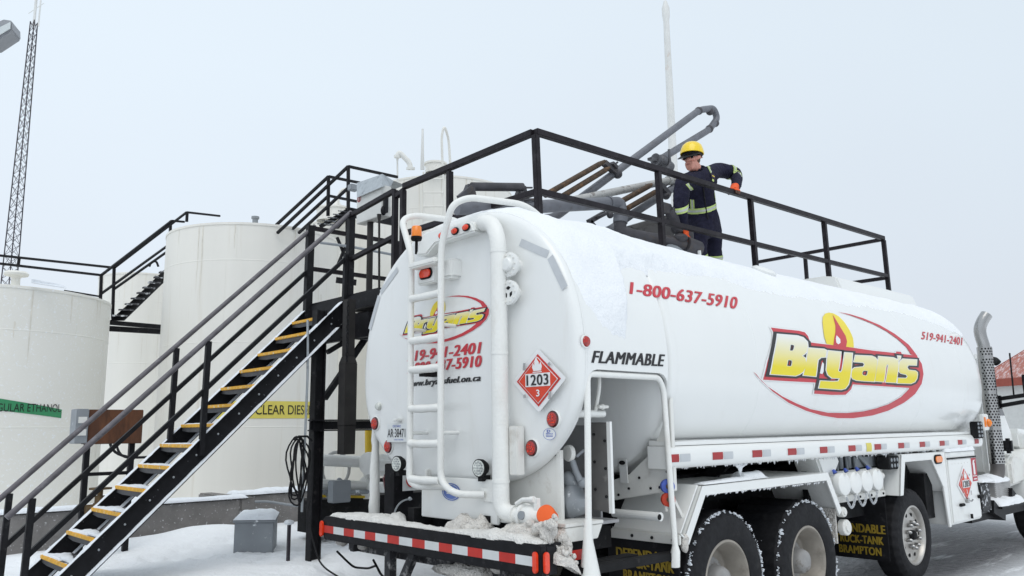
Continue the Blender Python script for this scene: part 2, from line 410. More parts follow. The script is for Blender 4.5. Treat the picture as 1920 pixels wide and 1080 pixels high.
def balls(name, mm, parent, pts, r, sc=(1, 1, 1), seg=8, rings=6):   # one small object per bolt, rivet, diode ...
    b = MB(); b.ball((0, 0, 0), r, seg, rings, sc); me = None
    for p in pts:
        if me is None:
            o = b.build(name, mm, parent, origin=(0, 0, 0)); me = o.data; o.location = Vector(p) - WLOC[parent.name]
        else:
            o = bpy.data.objects.new(name, me); COL.objects.link(o); o.parent = parent; o.location = Vector(p) - WLOC[parent.name]
        WLOC[o.name] = Vector(p)

# ---------------------------------------------------------------- lettering and flat prints
def raw_text(body, bold=0.0, shear=0.0, spacing=1.0, width=1.0):
    c = bpy.data.curves.new('lettering', 'FONT'); c.body = body; c.offset = bold; c.shear = shear; c.space_character = spacing; c.resolution_u = 4; c.fill_mode = 'FRONT'
    return eval_curve(c)
def raw_poly(polys, offset=0.0, scale=1.0):
    c = bpy.data.curves.new('print', 'CURVE'); c.dimensions = '2D'; c.fill_mode = 'BOTH'; c.offset = offset
    for p in polys:
        sp = c.splines.new('POLY'); sp.points.add(len(p) - 1)
        for i, q in enumerate(p): sp.points[i].co = (q[0] * scale, q[1], 0, 1)
        sp.use_cyclic_u = True
    return eval_curve(c)
def eval_curve(c):
    ob = bpy.data.objects.new('temp', c); COL.objects.link(ob)
    dg = bpy.context.evaluated_depsgraph_get(); dg.update()
    me = bpy.data.meshes.new_from_object(ob.evaluated_get(dg))
    bpy.data.objects.remove(ob); bpy.data.curves.remove(c)
    bm = bmesh.new(); bm.from_mesh(me); bpy.data.meshes.remove(me)
    return bm
def place(bm, fn, name, m, parent, norm=True, cut=0.0, ms=None):
    xs = [v.co.x for v in bm.verts]; ys = [v.co.y for v in bm.verts]
    x0, x1, y0, y1 = min(xs), max(xs), min(ys), max(ys)
    if norm:
        for v in bm.verts: v.co = Vector(((v.co.x - x0) / (x1 - x0), (v.co.y - y0) / (y1 - y0), 0))
        x0, x1, y0, y1 = 0, 1, 0, 1
    bmesh.ops.remove_doubles(bm, verts=bm.verts, dist=1e-6)
    if cut:
        k = y0 + cut
        while k < y1:
            bmesh.ops.bisect_plane(bm, geom=bm.verts[:] + bm.edges[:] + bm.faces[:], plane_co=(0, k, 0), plane_no=(0, 1, 0)); k += cut
    base = WLOC[parent.name]
    for v in bm.verts: v.co = Vector(fn(v.co.x, v.co.y)) - base
    bmesh.ops.recalc_face_normals(bm, faces=bm.faces)
    me = bpy.data.meshes.new(name); bm.to_mesh(me); bm.free(); me.materials.append(m)
    return link(name, me, parent, base)
def strikes(body, mk, name, m, parent, offs, shear=0.0, spacing=1.0, cut=0.0):
    """bold lettering: the same text set several times, a hair apart, in one mesh; mk(k) gives the mapping for strike k"""
    obs = []
    for k, (du, dv) in enumerate(offs):
        f = mk(k); obs.append(place(raw_text(body, 0, shear, spacing), lambda u, v: f(u + du, v + dv), name, m, parent, cut=cut))
    bm = bmesh.new()
    for o in obs: bm.from_mesh(o.data)
    bm.to_mesh(obs[0].data); bm.free()
    for o in obs[1:]:
        d = o.data; bpy.data.objects.remove(o); bpy.data.meshes.remove(d)
    return obs[0]
def box_offs(a, b): return [(-a, -b), (a, -b), (-a, b), (a, b), (0, 0)]
def quad(tl, tr, br, bl):     # bilinear map of the unit square
    tl, tr, br, bl = map(Vector, (tl, tr, br, bl))
    return lambda u, v: (bl * (1 - u) + br * u) * (1 - v) + (tl * (1 - u) + tr * u) * v

def snow_ridge(mb, path, width, height, seg=10, lump=0.4, lf=5.0, seed=0):
    """a lumpy ridge of snow along a path: half-round section with uneven outline"""
    pts = []
    path = [Vector(p) for p in path]
    for i in range(len(path) - 1):
        n = max(2, int((path[i + 1] - path[i]).length / 0.03))
        for k in range(n): pts.append((path[i].lerp(path[i + 1], k / n), i + k / n))
    pts.append((path[-1], len(path) - 1))
    vs = []; fs = []; N = len(pts)
    for i, (p, t) in enumerate(pts):
        d = (pts[min(i + 1, N - 1)][0] - pts[max(i - 1, 0)][0]); d.z = 0; d.normalize(); a = Vector((-d.y, d.x, 0))
        def val(x, t):
            if not isinstance(x, (list, tuple)): return x
            j = min(int(t), len(x) - 2); return x[j] + (x[j + 1] - x[j]) * (t - j)
        w, h = val(width, t), val(height, t)
        e = 1.0 if 0 < i < N - 1 else 0.35
        for k in range(seg + 1):
            th = math.pi * k / seg
            q = p + a * (w / 2 * math.cos(th)) + Vector((0, 0, h * e * math.sin(th) ** 0.7 if 0 < k < seg else 0))
            nn = noise.noise(q * lf + Vector((seed, 0, 0))) + 0.5 * noise.noise(q * lf * 3 + Vector((seed, 5, 0)))
            q += (Vector((0, 0, 1)) * math.sin(th) * h + a * math.cos(th) * w * 0.25) * lump * nn
            vs.append(q)
    for i in range(N - 1):
        for k in range(seg):
            fs.append((i * (seg + 1) + k, i * (seg + 1) + k + 1, (i + 1) * (seg + 1) + k + 1, (i + 1) * (seg + 1) + k))
    fs += [tuple(range(seg + 1)), tuple((N - 1) * (seg + 1) + k for k in range(seg, -1, -1))]
    mb.add(vs, fs)

def arc_pts(p, c, q, n=8):      # quadratic bend from p over control c to q
    p, c, q = Vector(p), Vector(c), Vector(q)
    return [p * (1 - t) ** 2 + c * 2 * t * (1 - t) + q * t * t for t in [i / n for i in range(n + 1)]]
def bend(pts, r, n=6):          # polyline with rounded corners
    pts = [Vector(p) for p in pts]; out = [pts[0]]
    for i in range(1, len(pts) - 1):
        a = (pts[i - 1] - pts[i]); b = (pts[i + 1] - pts[i])
        rr = min(r, a.length * 0.48, b.length * 0.48)
        out += arc_pts(pts[i] + a.normalized() * rr, pts[i], pts[i] + b.normalized() * rr, n)
    out.append(pts[-1]); return out

# ================================================================ SETTING: ground
_r = random.Random(12)
BOOTS = [(3.2 + .14 * k + _r.uniform(-.1, .1), 9.9 - .16 * k * (1 if k < 9 else .5) + _r.uniform(-.12, .12)) for k in range(14)] + [(4.2 + _r.uniform(-.6, .6), 9.3 + _r.uniform(-.9, .9)) for k in range(10)] + [(3.9 + _r.uniform(-.3, .9), 7.4 + _r.uniform(-.3, .4)) for k in range(6)]
def terrain_z(x, y):
    t = min(1, max(0, (y - 6.5) / 1.3)); z = 0.28 * t * t * (3 - 2 * t)
    if y > 7.0 and x < 9:
        m = min(1, (y - 7.0) / 1.0)
        z += m * (0.05 * noise.noise(Vector((x * 0.9, y * 0.9, 1))) + 0.03 * noise.noise(Vector((x * 2.3, y * 2.3, 4))))
        for (bx_, by_) in BOOTS:
            q = ((x - bx_) / .07) ** 2 + ((y - by_) / .12) ** 2
            if q < 6: z -= .045 * math.exp(-q) - .014 * math.exp(-((q - 2.2) ** 2) / .8)
        dz = math.exp(-((x - 4.4) ** 2 / 1.0 + (y - 10.9) ** 2 / 0.3)); z += 0.15 * dz
        z += 0.08 * math.exp(-((x - 4.9) ** 2 / 0.25 + (y - 8.2) ** 2 / 0.3))
    elif y < 7.0:
        z += 0.012 * noise.noise(Vector((x * 1.4, y * 2.2, 2)))
    return z
def axis(lo, hi, step, far):
    a = [lo + i * step for i in range(int((hi - lo) / step) + 1)]
    p, d = a[0], step; pre = []
    while p > -far: d *= 1.35; p -= d; pre.append(p)
    q, d = a[-1], step; post = []
    while q < far: d *= 1.35; q += d; post.append(q)
    return pre[::-1] + a + post
gx, gy = axis(0, 14, 0.07, 700), axis(2.5, 13, 0.06, 700)
g = MB()
vs = [(x, y, terrain_z(x, y)) for y in gy for x in gx]
nx = len(gx)
g.add(vs, [(j * nx + i, j * nx + i + 1, (j + 1) * nx + i + 1, (j + 1) * nx + i) for j in range(len(gy) - 1) for i in range(nx - 1)])
go = g.build('ground', ground_material(), angle=180)
go['kind'] = 'structure'

# ================================================================ TANK TRUCK
YC = 4.745                # centre line of the truck
YS = 3.487                # right-hand side plane
HP = [(0, 3.26), (.35, 3.24), (.64, 3.15), (.92, 2.97), (1.09, 2.76), (1.2, 2.52), (1.25, 2.28), (1.26, 2.05), (1.23, 1.85), (1.13, 1.65), (.95, 1.47), (.72, 1.34), (.45, 1.27), (0, 1.24)]
def half_profile(n=8):
    e = [(-HP[1][0], HP[1][1])] + HP + [(-HP[-2][0], HP[-2][1])]; o = []
    for i in range(1, len(e) - 2):
        for k in range(n):
            t = k / n; r = []
            for j in (0, 1):
                a, b, c, d = (e[i + q][j] for q in (-1, 0, 1, 2))
                r.append(.5 * (2 * b + (c - a) * t + (2 * a - 5 * b + 4 * c - d) * t * t + (3 * b - a - 3 * c + d) * t ** 3))
            o.append(tuple(r))
    o.append(HP[-1]); return o
HPD = half_profile()
SL = [0.0]
for i in range(1, len(HPD)): SL.append(SL[-1] + math.hypot(HPD[i][0] - HPD[i - 1][0], HPD[i][1] - HPD[i - 1][1]))
S0 = SL[min(range(len(HPD)), key=lambda i: abs(HPD[i][1] - 2.05))]
def side(s):                    # arc length above the widest line -> (half width, height, normal)
    q = min(max(S0 - s, 0), SL[-1] - 1e-6); i = 0
    while SL[i + 1] < q: i += 1
    t = (q - SL[i]) / (SL[i + 1] - SL[i]); a, b = HPD[i], HPD[i + 1]
    d = Vector((b[0] - a[0], b[1] - a[1])).normalized()
    return a[0] + (b[0] - a[0]) * t, a[1] + (b[1] - a[1]) * t, (-d.y, d.x)
def on_side(lift):
    def fn(x, s):
        w, z, n = side(s); return (x, YC - (w + n[0] * lift), z + n[1] * lift)
    return fn
CZ = 2.22
def rear_x(y, z):
    dy, dz = abs(y - YC), z - CZ
    k = min(1, math.hypot(dy / 1.26, dz / 1.02)); return 3.735 + 0.065 * k * k
def on_rear(lift):
    return lambda y, z: (rear_x(y, z) - lift, y, z)
LOOP = [(YC - w, z) for w, z in HPD] + [(YC + w, z) for w, z in HPD[-2:0:-1]]
NL = len(LOOP)

truck = thing('tank_truck', 'long white fuel tank truck with red and yellow logo, parked beside the staircase', 'truck', (7.5, YC, 0))

# --- rear head panel with a rounded rim
m = MB(); rings = []
for k in (0.08, .2, .35, .5, .65, .8, .90):
    rings.append([(rear_x(YC + (y - YC) * k, CZ + (z - CZ) * k), YC + (y - YC) * k, CZ + (z - CZ) * k) for y, z in LOOP])
for k, x in ((.945, 3.793), (.968, 3.799), (.984, 3.810), (.994, 3.826), (.999, 3.846), (1.0012, 3.868), (1.0012, 3.885), (.985, 3.885)):
    rings.append([(x, YC + (y - YC) * k, CZ + (z - CZ) * k) for y, z in LOOP])
vs = [p for r in rings for p in r]
fs = [(i * NL + k, i * NL + (k + 1) % NL, (i + 1) * NL + (k + 1) % NL, (i + 1) * NL + k) for i in range(len(rings) - 1) for k in range(NL)] + [tuple(range(NL))]
m.add(vs, fs)
m.add([(3.88, YC + (y - YC) * .99, CZ + (z - CZ) * .99) for y, z in LOOP], [tuple(range(NL))])
m.build('rear_head', PAINT_T, truck, angle=65)

# --- tank barrel with domed ends
m = MB(); rings = []
for x, k in ((4.60, .55), (4.66, .8), (4.72, .93), (4.755, .975), (4.78, .995), (4.80, 1), (6.0, 1), (7.0, 1), (8, 1), (9, 1), (10, 1), (11.1, 1), (11.24, .992), (11.33, .97), (11.40, .92), (11.46, .8), (11.5, .5)):
    rings.append([(x, YC + (y - YC) * k, CZ + (z - CZ) * k) for y, z in LOOP])
vs = [p for r in rings for p in r]
fs = [(i * NL + k, i * NL + (k + 1) % NL, (i + 1) * NL + (k + 1) % NL, (i + 1) * NL + k) for i in range(len(rings) - 1) for k in range(NL)] + [tuple(range(NL)), tuple((len(rings) - 1) * NL + k for k in range(NL))]
m.add(vs, fs); m.build('tank_barrel', PAINT_T, truck, angle=50)
for xw in (5.95, 7.62, 9.3, 10.6):
    m = MB(); rr_ = [[(x, YC + (y - YC) * k, CZ + (z - CZ) * k) for y, z in LOOP] for x, k in ((xw - .008, 1.0), (xw - .003, 1.0016), (xw + .003, 1.0016), (xw + .008, 1.0))]
    m.add([p for r in rr_ for p in r], [(i * NL + k, i * NL + (k + 1) % NL, (i + 1) * NL + (k + 1) % NL, (i + 1) * NL + k) for i in range(3) for k in range(NL)]); m.build('weld_seam', PAINT_T, truck, angle=60)

# --- shroud between the rear head and the barrel, cut away below with rounded upper corners
m = MB()
def shroud_bottom(x):
    r = 0.10
    d = min(x - 3.875, 4.735 - x)
    return 2.015 - (r - math.sqrt(max(0, r * r - (r - d) ** 2)) if d < r else 0)
xs = [3.86, 3.875, 3.885, 3.90, 3.93, 3.975, 4.1, 4.3, 4.5, 4.635, 4.68, 4.71, 4.725, 4.735, 4.85]
for sgn in (-1, 1):
    cols = []
    for x in xs:
        zb = shroud_bottom(x) if 3.875 <= x <= 4.735 else 1.30 if x > 4.735 else 1.6
        zb = max(zb, 1.3)
        col = []
        up = [(w, z) for w, z in HPD if z > zb + 0.004]
        w0 = [w for w, z in HPD if z <= zb + 0.004]
        pts = up + [(w0[0] if w0 else up[-1][0], zb)]
        # resample to 40 rows
        L = [0]
        for i in range(1, len(pts)): L.append(L[-1] + math.hypot(pts[i][0] - pts[i - 1][0], pts[i][1] - pts[i - 1][1]))
        for j in range(41):
            t = L[-1] * j / 40; i = 0
            while i < len(L) - 2 and L[i + 1] < t: i += 1
            u = (t - L[i]) / max(1e-9, L[i + 1] - L[i])
            w, z = pts[i][0] + (pts[i + 1][0] - pts[i][0]) * u, pts[i][1] + (pts[i + 1][1] - pts[i][1]) * u
            col.append((x, YC + sgn * (w + 0.002), z))
        cols.append(col)
    vs = [p for c in cols for p in c]; n = 41
    inner = [(x, YC + (y - YC) * .98, CZ + (z - CZ) * .985 if z > 2.1 else z) for x, y, z in vs]
    fs = [(i * n + j, i * n + j + 1, (i + 1) * n + j + 1, (i + 1) * n + j) for i in range(len(cols) - 1) for j in range(n - 1)]
    o = len(vs)
    fs2 = [tuple(q + o for q in f[::-1]) for f in fs] + [(i * n + n - 1, (i + 1) * n + n - 1, o + (i + 1) * n + n - 1, o + i * n + n - 1) for i in range(len(cols) - 1)]
    m.add(vs + inner, fs + fs2)
m.build('rear_shroud', PAINT_T, truck, angle=60)

# --- long raised coaming on the tank top
m = MB()
m.prism([(9.0, YC - 0.62, 3.12), (9.0, YC - 0.55, 3.33), (9.0, YC - 0.40, 3.36), (9.0, YC + .5, 3.36), (9.0, YC + .6, 3.12)], (2.2, 0, 0))
m.build('top_coaming', PAINT, truck, bevel=0.02)
m = MB(); m.lathe([(0, .0), (.10, 0), (.12, .03), (.12, .05), (.09, .07), (0, .075)], (7.1, YC - .70, 3.10), (0, -.45, .9), 20); m.build('top_fitting', PAINT, truck)

# --- logo prints: polygons surveyed on the tank skin as (distance along truck, arc height)
PL = {
'plate': [(6.265, 0.416), (6.483, 0.418), (6.75, 0.424), (6.851, 0.417), (6.89, 0.385), (6.896, 0.326), (6.999, 0.325), (7.596, 0.328), (8.219, 0.323), (8.752, 0.329), (8.78, 0.348), (8.895, 0.35), (8.904, 0.327), (9.303, 0.331), (9.386, 0.243), (9.377, 0.128), (9.288, 0.013), (9.11, -0.043), (8.943, -0.033), (8.205, -0.032), (7.629, -0.032), (7.596, -0.078), (7.487, -0.132), (7.205, -0.139), (6.876, -0.134), (6.898, -0.036), (6.425, -0.038), (6.009, -0.038), (6.092, 0.108), (6.168, 0.204), (6.256, 0.305), (6.281, 0.377)],
'low': [(5.866, 0.021), (5.908, 0.003), (5.991, -0.051), (6.172, -0.131), (6.461, -0.221), (6.802, -0.29), (7.127, -0.335), (7.46, -0.362), (7.788, -0.363), (8.18, -0.333), (8.509, -0.279), (8.846, -0.19), (9.11, -0.093), (9.265, 0.004), (9.012, 0.022), (8.943, -0.046), (8.745, -0.133), (8.465, -0.212), (8.196, -0.259), (7.934, -0.291), (7.61, -0.309), (7.228, -0.308), (6.878, -0.275), (6.599, -0.226), (6.335, -0.168), (6.092, -0.094), (5.931, -0.018)],
'up': [(7.783, 0.724), (8.056, 0.722), (8.319, 0.701), (8.649, 0.646), (8.929, 0.562), (9.184, 0.448), (9.321, 0.325), (9.155, 0.334), (9.09, 0.414), (8.94, 0.497), (8.744, 0.576), (8.506, 0.639), (8.318, 0.671), (8.039, 0.708)],
'yel': [(7.258, 0.499), (7.30, 0.56), (7.365, 0.62), (7.463, 0.668), (7.56, 0.69), (7.66, 0.69), (7.74, 0.663), (7.79, 0.605), (7.82, 0.51), (7.821, 0.427), (7.774, 0.33), (7.596, 0.328), (7.306, 0.329), (7.214, 0.331), (7.21, 0.4), (7.23, .45)],
'flame': [(7.615, 0.671), (7.62, 0.608), (7.637, 0.522), (7.669, 0.44), (7.658, 0.383), (7.601, 0.325), (7.344, 0.328), (7.4, 0.397), (7.476, 0.467), (7.538, 0.539), (7.576, 0.613)],
'drop': [(7.474, 0.434), (7.523, 0.398), (7.506, 0.36), (7.446, 0.341), (7.418, 0.359), (7.434, 0.4)],
'innr': [(7.047, 0.152), (7.074, 0.138), (7.05, 0.066), (7.023, 0.043), (6.976, 0.049), (7.011, 0.107)]}
LET = [[(6.341, 0.361), (6.69, 0.371), (6.78, 0.362), (6.837, 0.327), (6.825, 0.282), (6.785, 0.235), (6.741, 0.211), (6.683, 0.191), (6.739, 0.173), (6.745, 0.133), (6.715, 0.086), (6.67, 0.05), (6.60, 0.025), (6.535, 0.011), (6.122, 0.011), (6.196, 0.152), (6.284, 0.279)],
 [(6.519, 0.283), (6.584, 0.281), (6.584, 0.267), (6.563, 0.241), (6.535, 0.225), (6.481, 0.225)], [(6.428, 0.144), (6.498, 0.143), (6.499, 0.126), (6.482, 0.096), (6.464, 0.088), (6.395, 0.089)],
 [(6.827, 0.27), (7.132, 0.276), (7.171, 0.268), (7.125, 0.202), (7.032, 0.194), (6.97, 0.17), (6.947, 0.133), (6.896, 0.018), (6.674, 0.021), (6.756, 0.152)],
 [(7.207, 0.266), (7.457, 0.268), (7.381, 0.152), (7.337, 0.084), (7.382, 0.071), (7.419, 0.094), (7.48, 0.187), (7.537, 0.266), (7.698, 0.269), (7.636, 0.164), (7.574, 0.041), (7.53, -0.035), (7.465, -0.074), (7.385, -0.086), (6.951, -0.082), (6.981, -0.019), (7.199, -0.018), (7.324, -0.012), (7.357, 0.016), (7.201, 0.014), (7.128, 0.04), (7.105, 0.082), (7.15, 0.186)],
 [(7.757, 0.251), (8.131, 0.263), (8.20, .252), (8.232, 0.222), (8.162, 0.124), (8.093, 0.008), (7.853, 0.007), (7.70, 0.009), (7.625, .02), (7.601, 0.042), (7.61, .075), (7.635, .108), (7.691, 0.128), (7.884, 0.144), (7.92, 0.167), (7.901, 0.188), (7.694, 0.185)], [(7.873, 0.109), (7.971, 0.11), (7.951, 0.075), (7.923, 0.059), (7.844, 0.062), (7.832, 0.083)],
 [(8.284, 0.268), (8.646, 0.273), (8.72, 0.262), (8.745, .235), (8.732, 0.196), (8.66, 0.094), (8.611, 0.011), (8.357, 0.01), (8.415, 0.101), (8.477, 0.185), (8.451, 0.197), (8.407, 0.166), (8.345, 0.067), (8.313, 0.012), (8.107, 0.012), (8.169, 0.124)],
 [(8.885, 0.271), (9.261, 0.281), (9.211, 0.217), (8.996, 0.211), (8.943, 0.188), (8.97, 0.155), (9.158, 0.154), (9.20, .14), (9.195, 0.115), (9.16, .07), (9.10, 0.035), (8.99, 0.013), (8.646, 0.008), (8.667, 0.061), (8.877, 0.065), (8.924, 0.086), (8.889, 0.105), (8.75, 0.114), (8.72, .13), (8.729, 0.163), (8.75, .2), (8.79, 0.24)],
 [(8.765, 0.299), (8.846, 0.3), (8.82, 0.271), (8.749, 0.244), (8.718, 0.246), (8.762, 0.268)]]
def draw_logo(fn, parent, grad, cut, e=1.0):
    # fn(lift) -> mapping of logo coordinates to the surface
    SX = 0.33                  # letters were drawn stretched along X: offset borders in the unstretched space
    def put(polys, lift, name, m, off=0.0, par=parent):
        bm = raw_poly(polys, off, SX)
        for v in bm.verts: v.co.x /= SX
        return place(bm, fn(lift), name, m, par, norm=False, cut=cut)
    def grow(poly, d):      # mitred outset of one outline in the unstretched space
        q = [Vector((p[0] * SX, p[1])) for p in poly]; n = len(q); A = sum(q[k].x * q[(k + 1) % n].y - q[(k + 1) % n].x * q[k].y for k in range(n)); sg = 1 if A > 0 else -1; out = []
        for k in range(n):
            e0, e1 = (q[k] - q[k - 1]).normalized(), (q[(k + 1) % n] - q[k]).normalized()
            n0, n1 = Vector((e0.y, -e0.x)) * sg, Vector((e1.y, -e1.x)) * sg; b = n0 + n1
            b = b.normalized() if b.length > 1e-4 else n0
            o = q[k] + b * d / max(.62, b.dot(n0)); out.append((o.x / SX, o.y))
        return out
    def loose(polys, lift, name, m, par):
        return put(polys, lift, name, m, 0, par)
    root = put([grow(PL['plate'], .008)], 0.0040 * e, 'logo', LOGO_W)
    loose([grow(PL['low'], .007)], 0.003 * e, 'swoosh_border', LOGO_W, root)
    loose([PL['low']], 0.0055 * e, 'swoosh', LOGO_R, root); loose([PL['up']], 0.0055 * e, 'swoosh', LOGO_R, root)
    loose([PL['plate']], 0.006 * e, 'red_plate', LOGO_R, root)
    loose([PL['yel']], 0.005 * e, 'yellow_disc', LOGO_Y, root)
    loose([PL['flame']], 0.0068 * e, 'flame', LOGO_R, root)
    loose([PL['drop']], 0.0076 * e, 'droplet', LOGO_W, root)
    groups = [[0, 1, 2], [3], [4], [5, 6], [7], [8], [9]]
    for gi, g in enumerate(groups):
        lift = gi * .00012 * e
        loose([grow(LET[k], .023 if n_ == 0 else -.011) for n_, k in enumerate(g)], 0.0082 * e + lift, 'letter_shadow', LOGO_K, root)
        loose([grow(LET[k], .0055 if n_ == 0 else -.003) for n_, k in enumerate(g)], 0.0094 * e + lift, 'letter_rim', LOGO_W, root)
        loose([LET[k] for k in g], 0.0106 * e + lift, 'lettering', grad, root)
    loose([PL['innr']], 0.0098 * e, 'droplet', LOGO_W, root)
    return root
# local Z equals world Z (the truck stands at z = 0)
draw_logo(on_side, truck, gradient_print('side_logo_gradient', 1.97, 2.42), 0.03)
def rear_logo(lift):
    f = on_rear(lift)
    return lambda x, s: f(5.40 - (x - 5.866) * 1.115 / 3.52, 2.405 + s * 0.315 + 0.0)
draw_logo(rear_logo, truck, gradient_print('rear_logo_gradient', 2.40, 2.52), 0, 0.6)
def side_text(body, m, tl, tr, br, bl, bold, shear=0.0, halo=None, spacing=1.0, name='lettering'):
    q = quad(tl + (0,), tr + (0,), br + (0,), bl + (0,))
    def mk(k):
        f = on_side(.004 + .0004 * k)
        def g(u, v):
            p = q(u, v); return f(p.x, p.y)
        return g
    return strikes(body, mk, name, m, truck, box_offs(bold, bold * 1.6), shear, spacing, cut=.2)
side_text('FLAMMABLE', LOGO_K, (3.937, 0.083), (4.694, 0.098), (4.675, 0.014), (3.919, 0.006), 0.008, 0.12, spacing=1.08)
side_text('1-800-637-5910', LOGO_R, (4.50, 0.633), (5.93, 0.674), (5.80, 0.547), (4.43, 0.527), 0.0055, 0.0, spacing=1.05)
side_text('519-941-2401', LOGO_R, (9.83, 0.663), (11.14, 0.682), (10.93, 0.556), (9.65, 0.55), 0.0045, 0.0, spacing=1.05)
def rear_text(body, m, y0, y1, z0, z1, bold, shear=0.2):
    def mk(k):
        f = on_rear(.004 + .0004 * k); return lambda u, v: f(y0 + (y1 - y0) * u, z0 + (z1 - z0) * v)
    return strikes(body, mk, 'lettering', m, truck, box_offs(bold, bold * 1.8), shear, 1.05)
rear_text('519-941-2401', LOGO_R, 5.27, 4.365, 2.175, 2.255, 0.008)
rear_text('1-800-637-5910', LOGO_R, 5.27, 4.365, 2.08, 2.16, 0.008)
rear_text('www.bryansfuel.on.ca', LOGO_K, 5.26, 4.38, 1.965, 2.025, 0.006, 0.3)

# --- rub rail with tape marks, ledge above it
m = MB(); sec = []
for k in range(13):
    t = -math.pi / 2 + math.pi * k / 12
    sec.append((YS + 0.055 - 0.06 * math.cos(t) ** 0.6 if 0 < k < 12 else YS + 0.055, 1.428 + 0.078 * math.sin(t)))
sec = [(YS + 0.20, 1.35)] + sec + [(YS + 0.20, 1.506)]
m.prism([(4.72, y, z) for y, z in sec], (6.30, 0, 0))
rail = m.build('rub_rail', PAINT, truck, angle=50)
m = MB(); m.prism([(4.74, YS + .035, 1.509), (4.74, YS + .035, 1.535), (4.74, YS + .20, 1.545), (4.74, YS + .20, 1.509)], (6.0, 0, 0)); m.build('rail_ledge', PAINT, truck)
def rail_tape(name, x0, x1, m_, lo=-.42, hi=.30):
    def f(u, v):
        t = lo + (hi - lo) * v
        return (x0 + (x1 - x0) * u, YS + 0.055 - 0.06 * math.cos(t) ** 0.6 - 0.0025, 1.428 + 0.078 * math.sin(t))
    b = MB(); n = 6
    b.add([f(i, j / n) for j in range(n + 1) for i in (0, 1)], [(2 * j, 2 * j + 1, 2 * j + 3, 2 * j + 2) for j in range(n)])
    return b.build(name, m_, truck)
px0 = [4.60 + 0.0, 5.15, 5.705, 6.255, 6.815, 7.355, 7.905, 8.455, 9.0, 9.55, 10.10, 10.65]
marks = [(1240 + 88 / 6, 1240 + 190 / 6, 1240 + 318 / 6), (1240 + 568 / 6, 1240 + 685 / 6, 1240 + 800 / 6), (1409.5, 1240 + 1127 / 6, 1240 + 1225 / 6), (1476.2, 1240 + 1515 / 6, 1240 + 1605 / 6), (1536.7, 1540 + 65 / 6, 1540 + 147 / 6), (1590.5, 1540 + 383 / 6, 1540 + 455 / 6), (1639.7, 1540 + 671 / 6, 1540 + 737 / 6), (1684.5, 1540 + 932 / 6, 1540 + 995 / 6), (1725, 1540 + 1170 / 6, 1540 + 1227 / 6), (1762.8, 1540 + 1392 / 6, 1540 + 1442 / 6), (1797.2, 1540 + 1593 / 6, 1540 + 1640 / 6), (1828.8, 1540 + 1780 / 6, None)]
for a, b, c in marks:
    xa, xb = aY(a, 850, YS).x, aY(b, 850, YS).x
    rail_tape('red_reflector', xa, xb, RED_D)
    if c: rail_tape('silver_reflector', xb + 0.012, aY(c, 850, YS).x, SILV)
rail_tape('yellow_reflector', aY(1540 + 503 / 6, 840, YS).x, aY(1540 + 562 / 6, 840, YS).x, YLABEL, -.6, .5)

# --- chassis frame and axles
m = MB()
for y in (YC - 0.43, YC + 0.43): m.box((3.72, y - 0.04, 0.78), (13.2, y + 0.04, 1.06))
for x in (3.9, 4.75, 6.1, 7.6, 9.0, 10.4, 11.8): m.box((x, YC - 0.43, 0.82), (x + 0.08, YC + 0.43, 1.0))
for x in (5.40, 6.63): m.box((x - .07, YC - 0.9, 0.44), (x + .07, YC + 0.9, 0.58)); m.ball((x, YC, 0.52), 0.24, 14, 8)
for y in (YC - 0.5, YC + 0.5):
    for x in (5.40, 6.63): m.box((x - .55, y - .05, .60), (x + .55, y + .05, .68)); m.ball((x + .3, y, .72), .13, 12, 8)
m.cyl((5.4, YC, .55), (9, YC, .62), .06)
m.box((4.85, YC - .55, 1.0), (11.2, YC + .55, 1.24))
for x in (4.9, 6.0, 7.3, 8.6, 9.9):
    m.prism([(x, YC - 1.1, 1.45), (x, YC - .45, 1.0), (x, YC + .45, 1.0), (x, YC + 1.1, 1.45), (x, YC + .5, 1.2), (x, YC - .5, 1.2)], (.05, 0, 0))
m.build('chassis', DARK, truck)

# --- rear bumper / deck
ZB0, ZB1 = 0.775, 0.958
m = MB(); bx = 3.50
YB = aX(1014, 1030, 3.50).y
m.prism([(bx, YB, ZB0), (bx, YB, ZB1 - .012), (bx, YB + .02, ZB1), (bx, 6.06, ZB1), (bx, 6.10, ZB1 - .03), (bx, 6.10, ZB0 + .04), (bx, 6.06, ZB0)], (0.05, 0, 0))
m.box((bx + .05, YB + .02, ZB1 - .02), (bx + .20, 6.08, ZB1 - .002)); m.box((bx + .05, YB + .02, ZB0 + .002), (bx + .16, 6.05, ZB0 + .014))
m.box((bx + .05, YB + .001, ZB0 + .002), (bx + .14, YB + .014, ZB1 - .014)); m.box((bx + .05, 6.085, ZB0 + .04), (bx + .30, 6.10, ZB1 - .03))
bump = m.build('rear_bumper', BLACK, truck, bevel=0.004)
TB = [608.1, 625.8, 645.1, 664.0, 684.9, 704.3, 726.8, 748.75, 773.3, 796.9, 823.3, 848.2, 877.2, 905, 936, 966.8, 999.7]
ys = [aX(p, 985.5 + .1519 * (p - 608), bx).y for p in TB]
zt = aX(800, 985.5 + .1519 * 192 + 7, bx).z
for i in range(16):
    b = MB(); b.box((bx - .0025, ys[i], zt - .028), (bx, ys[i + 1], zt + .028)); b.build('red_reflector' if i % 2 == 0 else 'white_reflector', RED if i % 2 == 0 else WHT, bump)
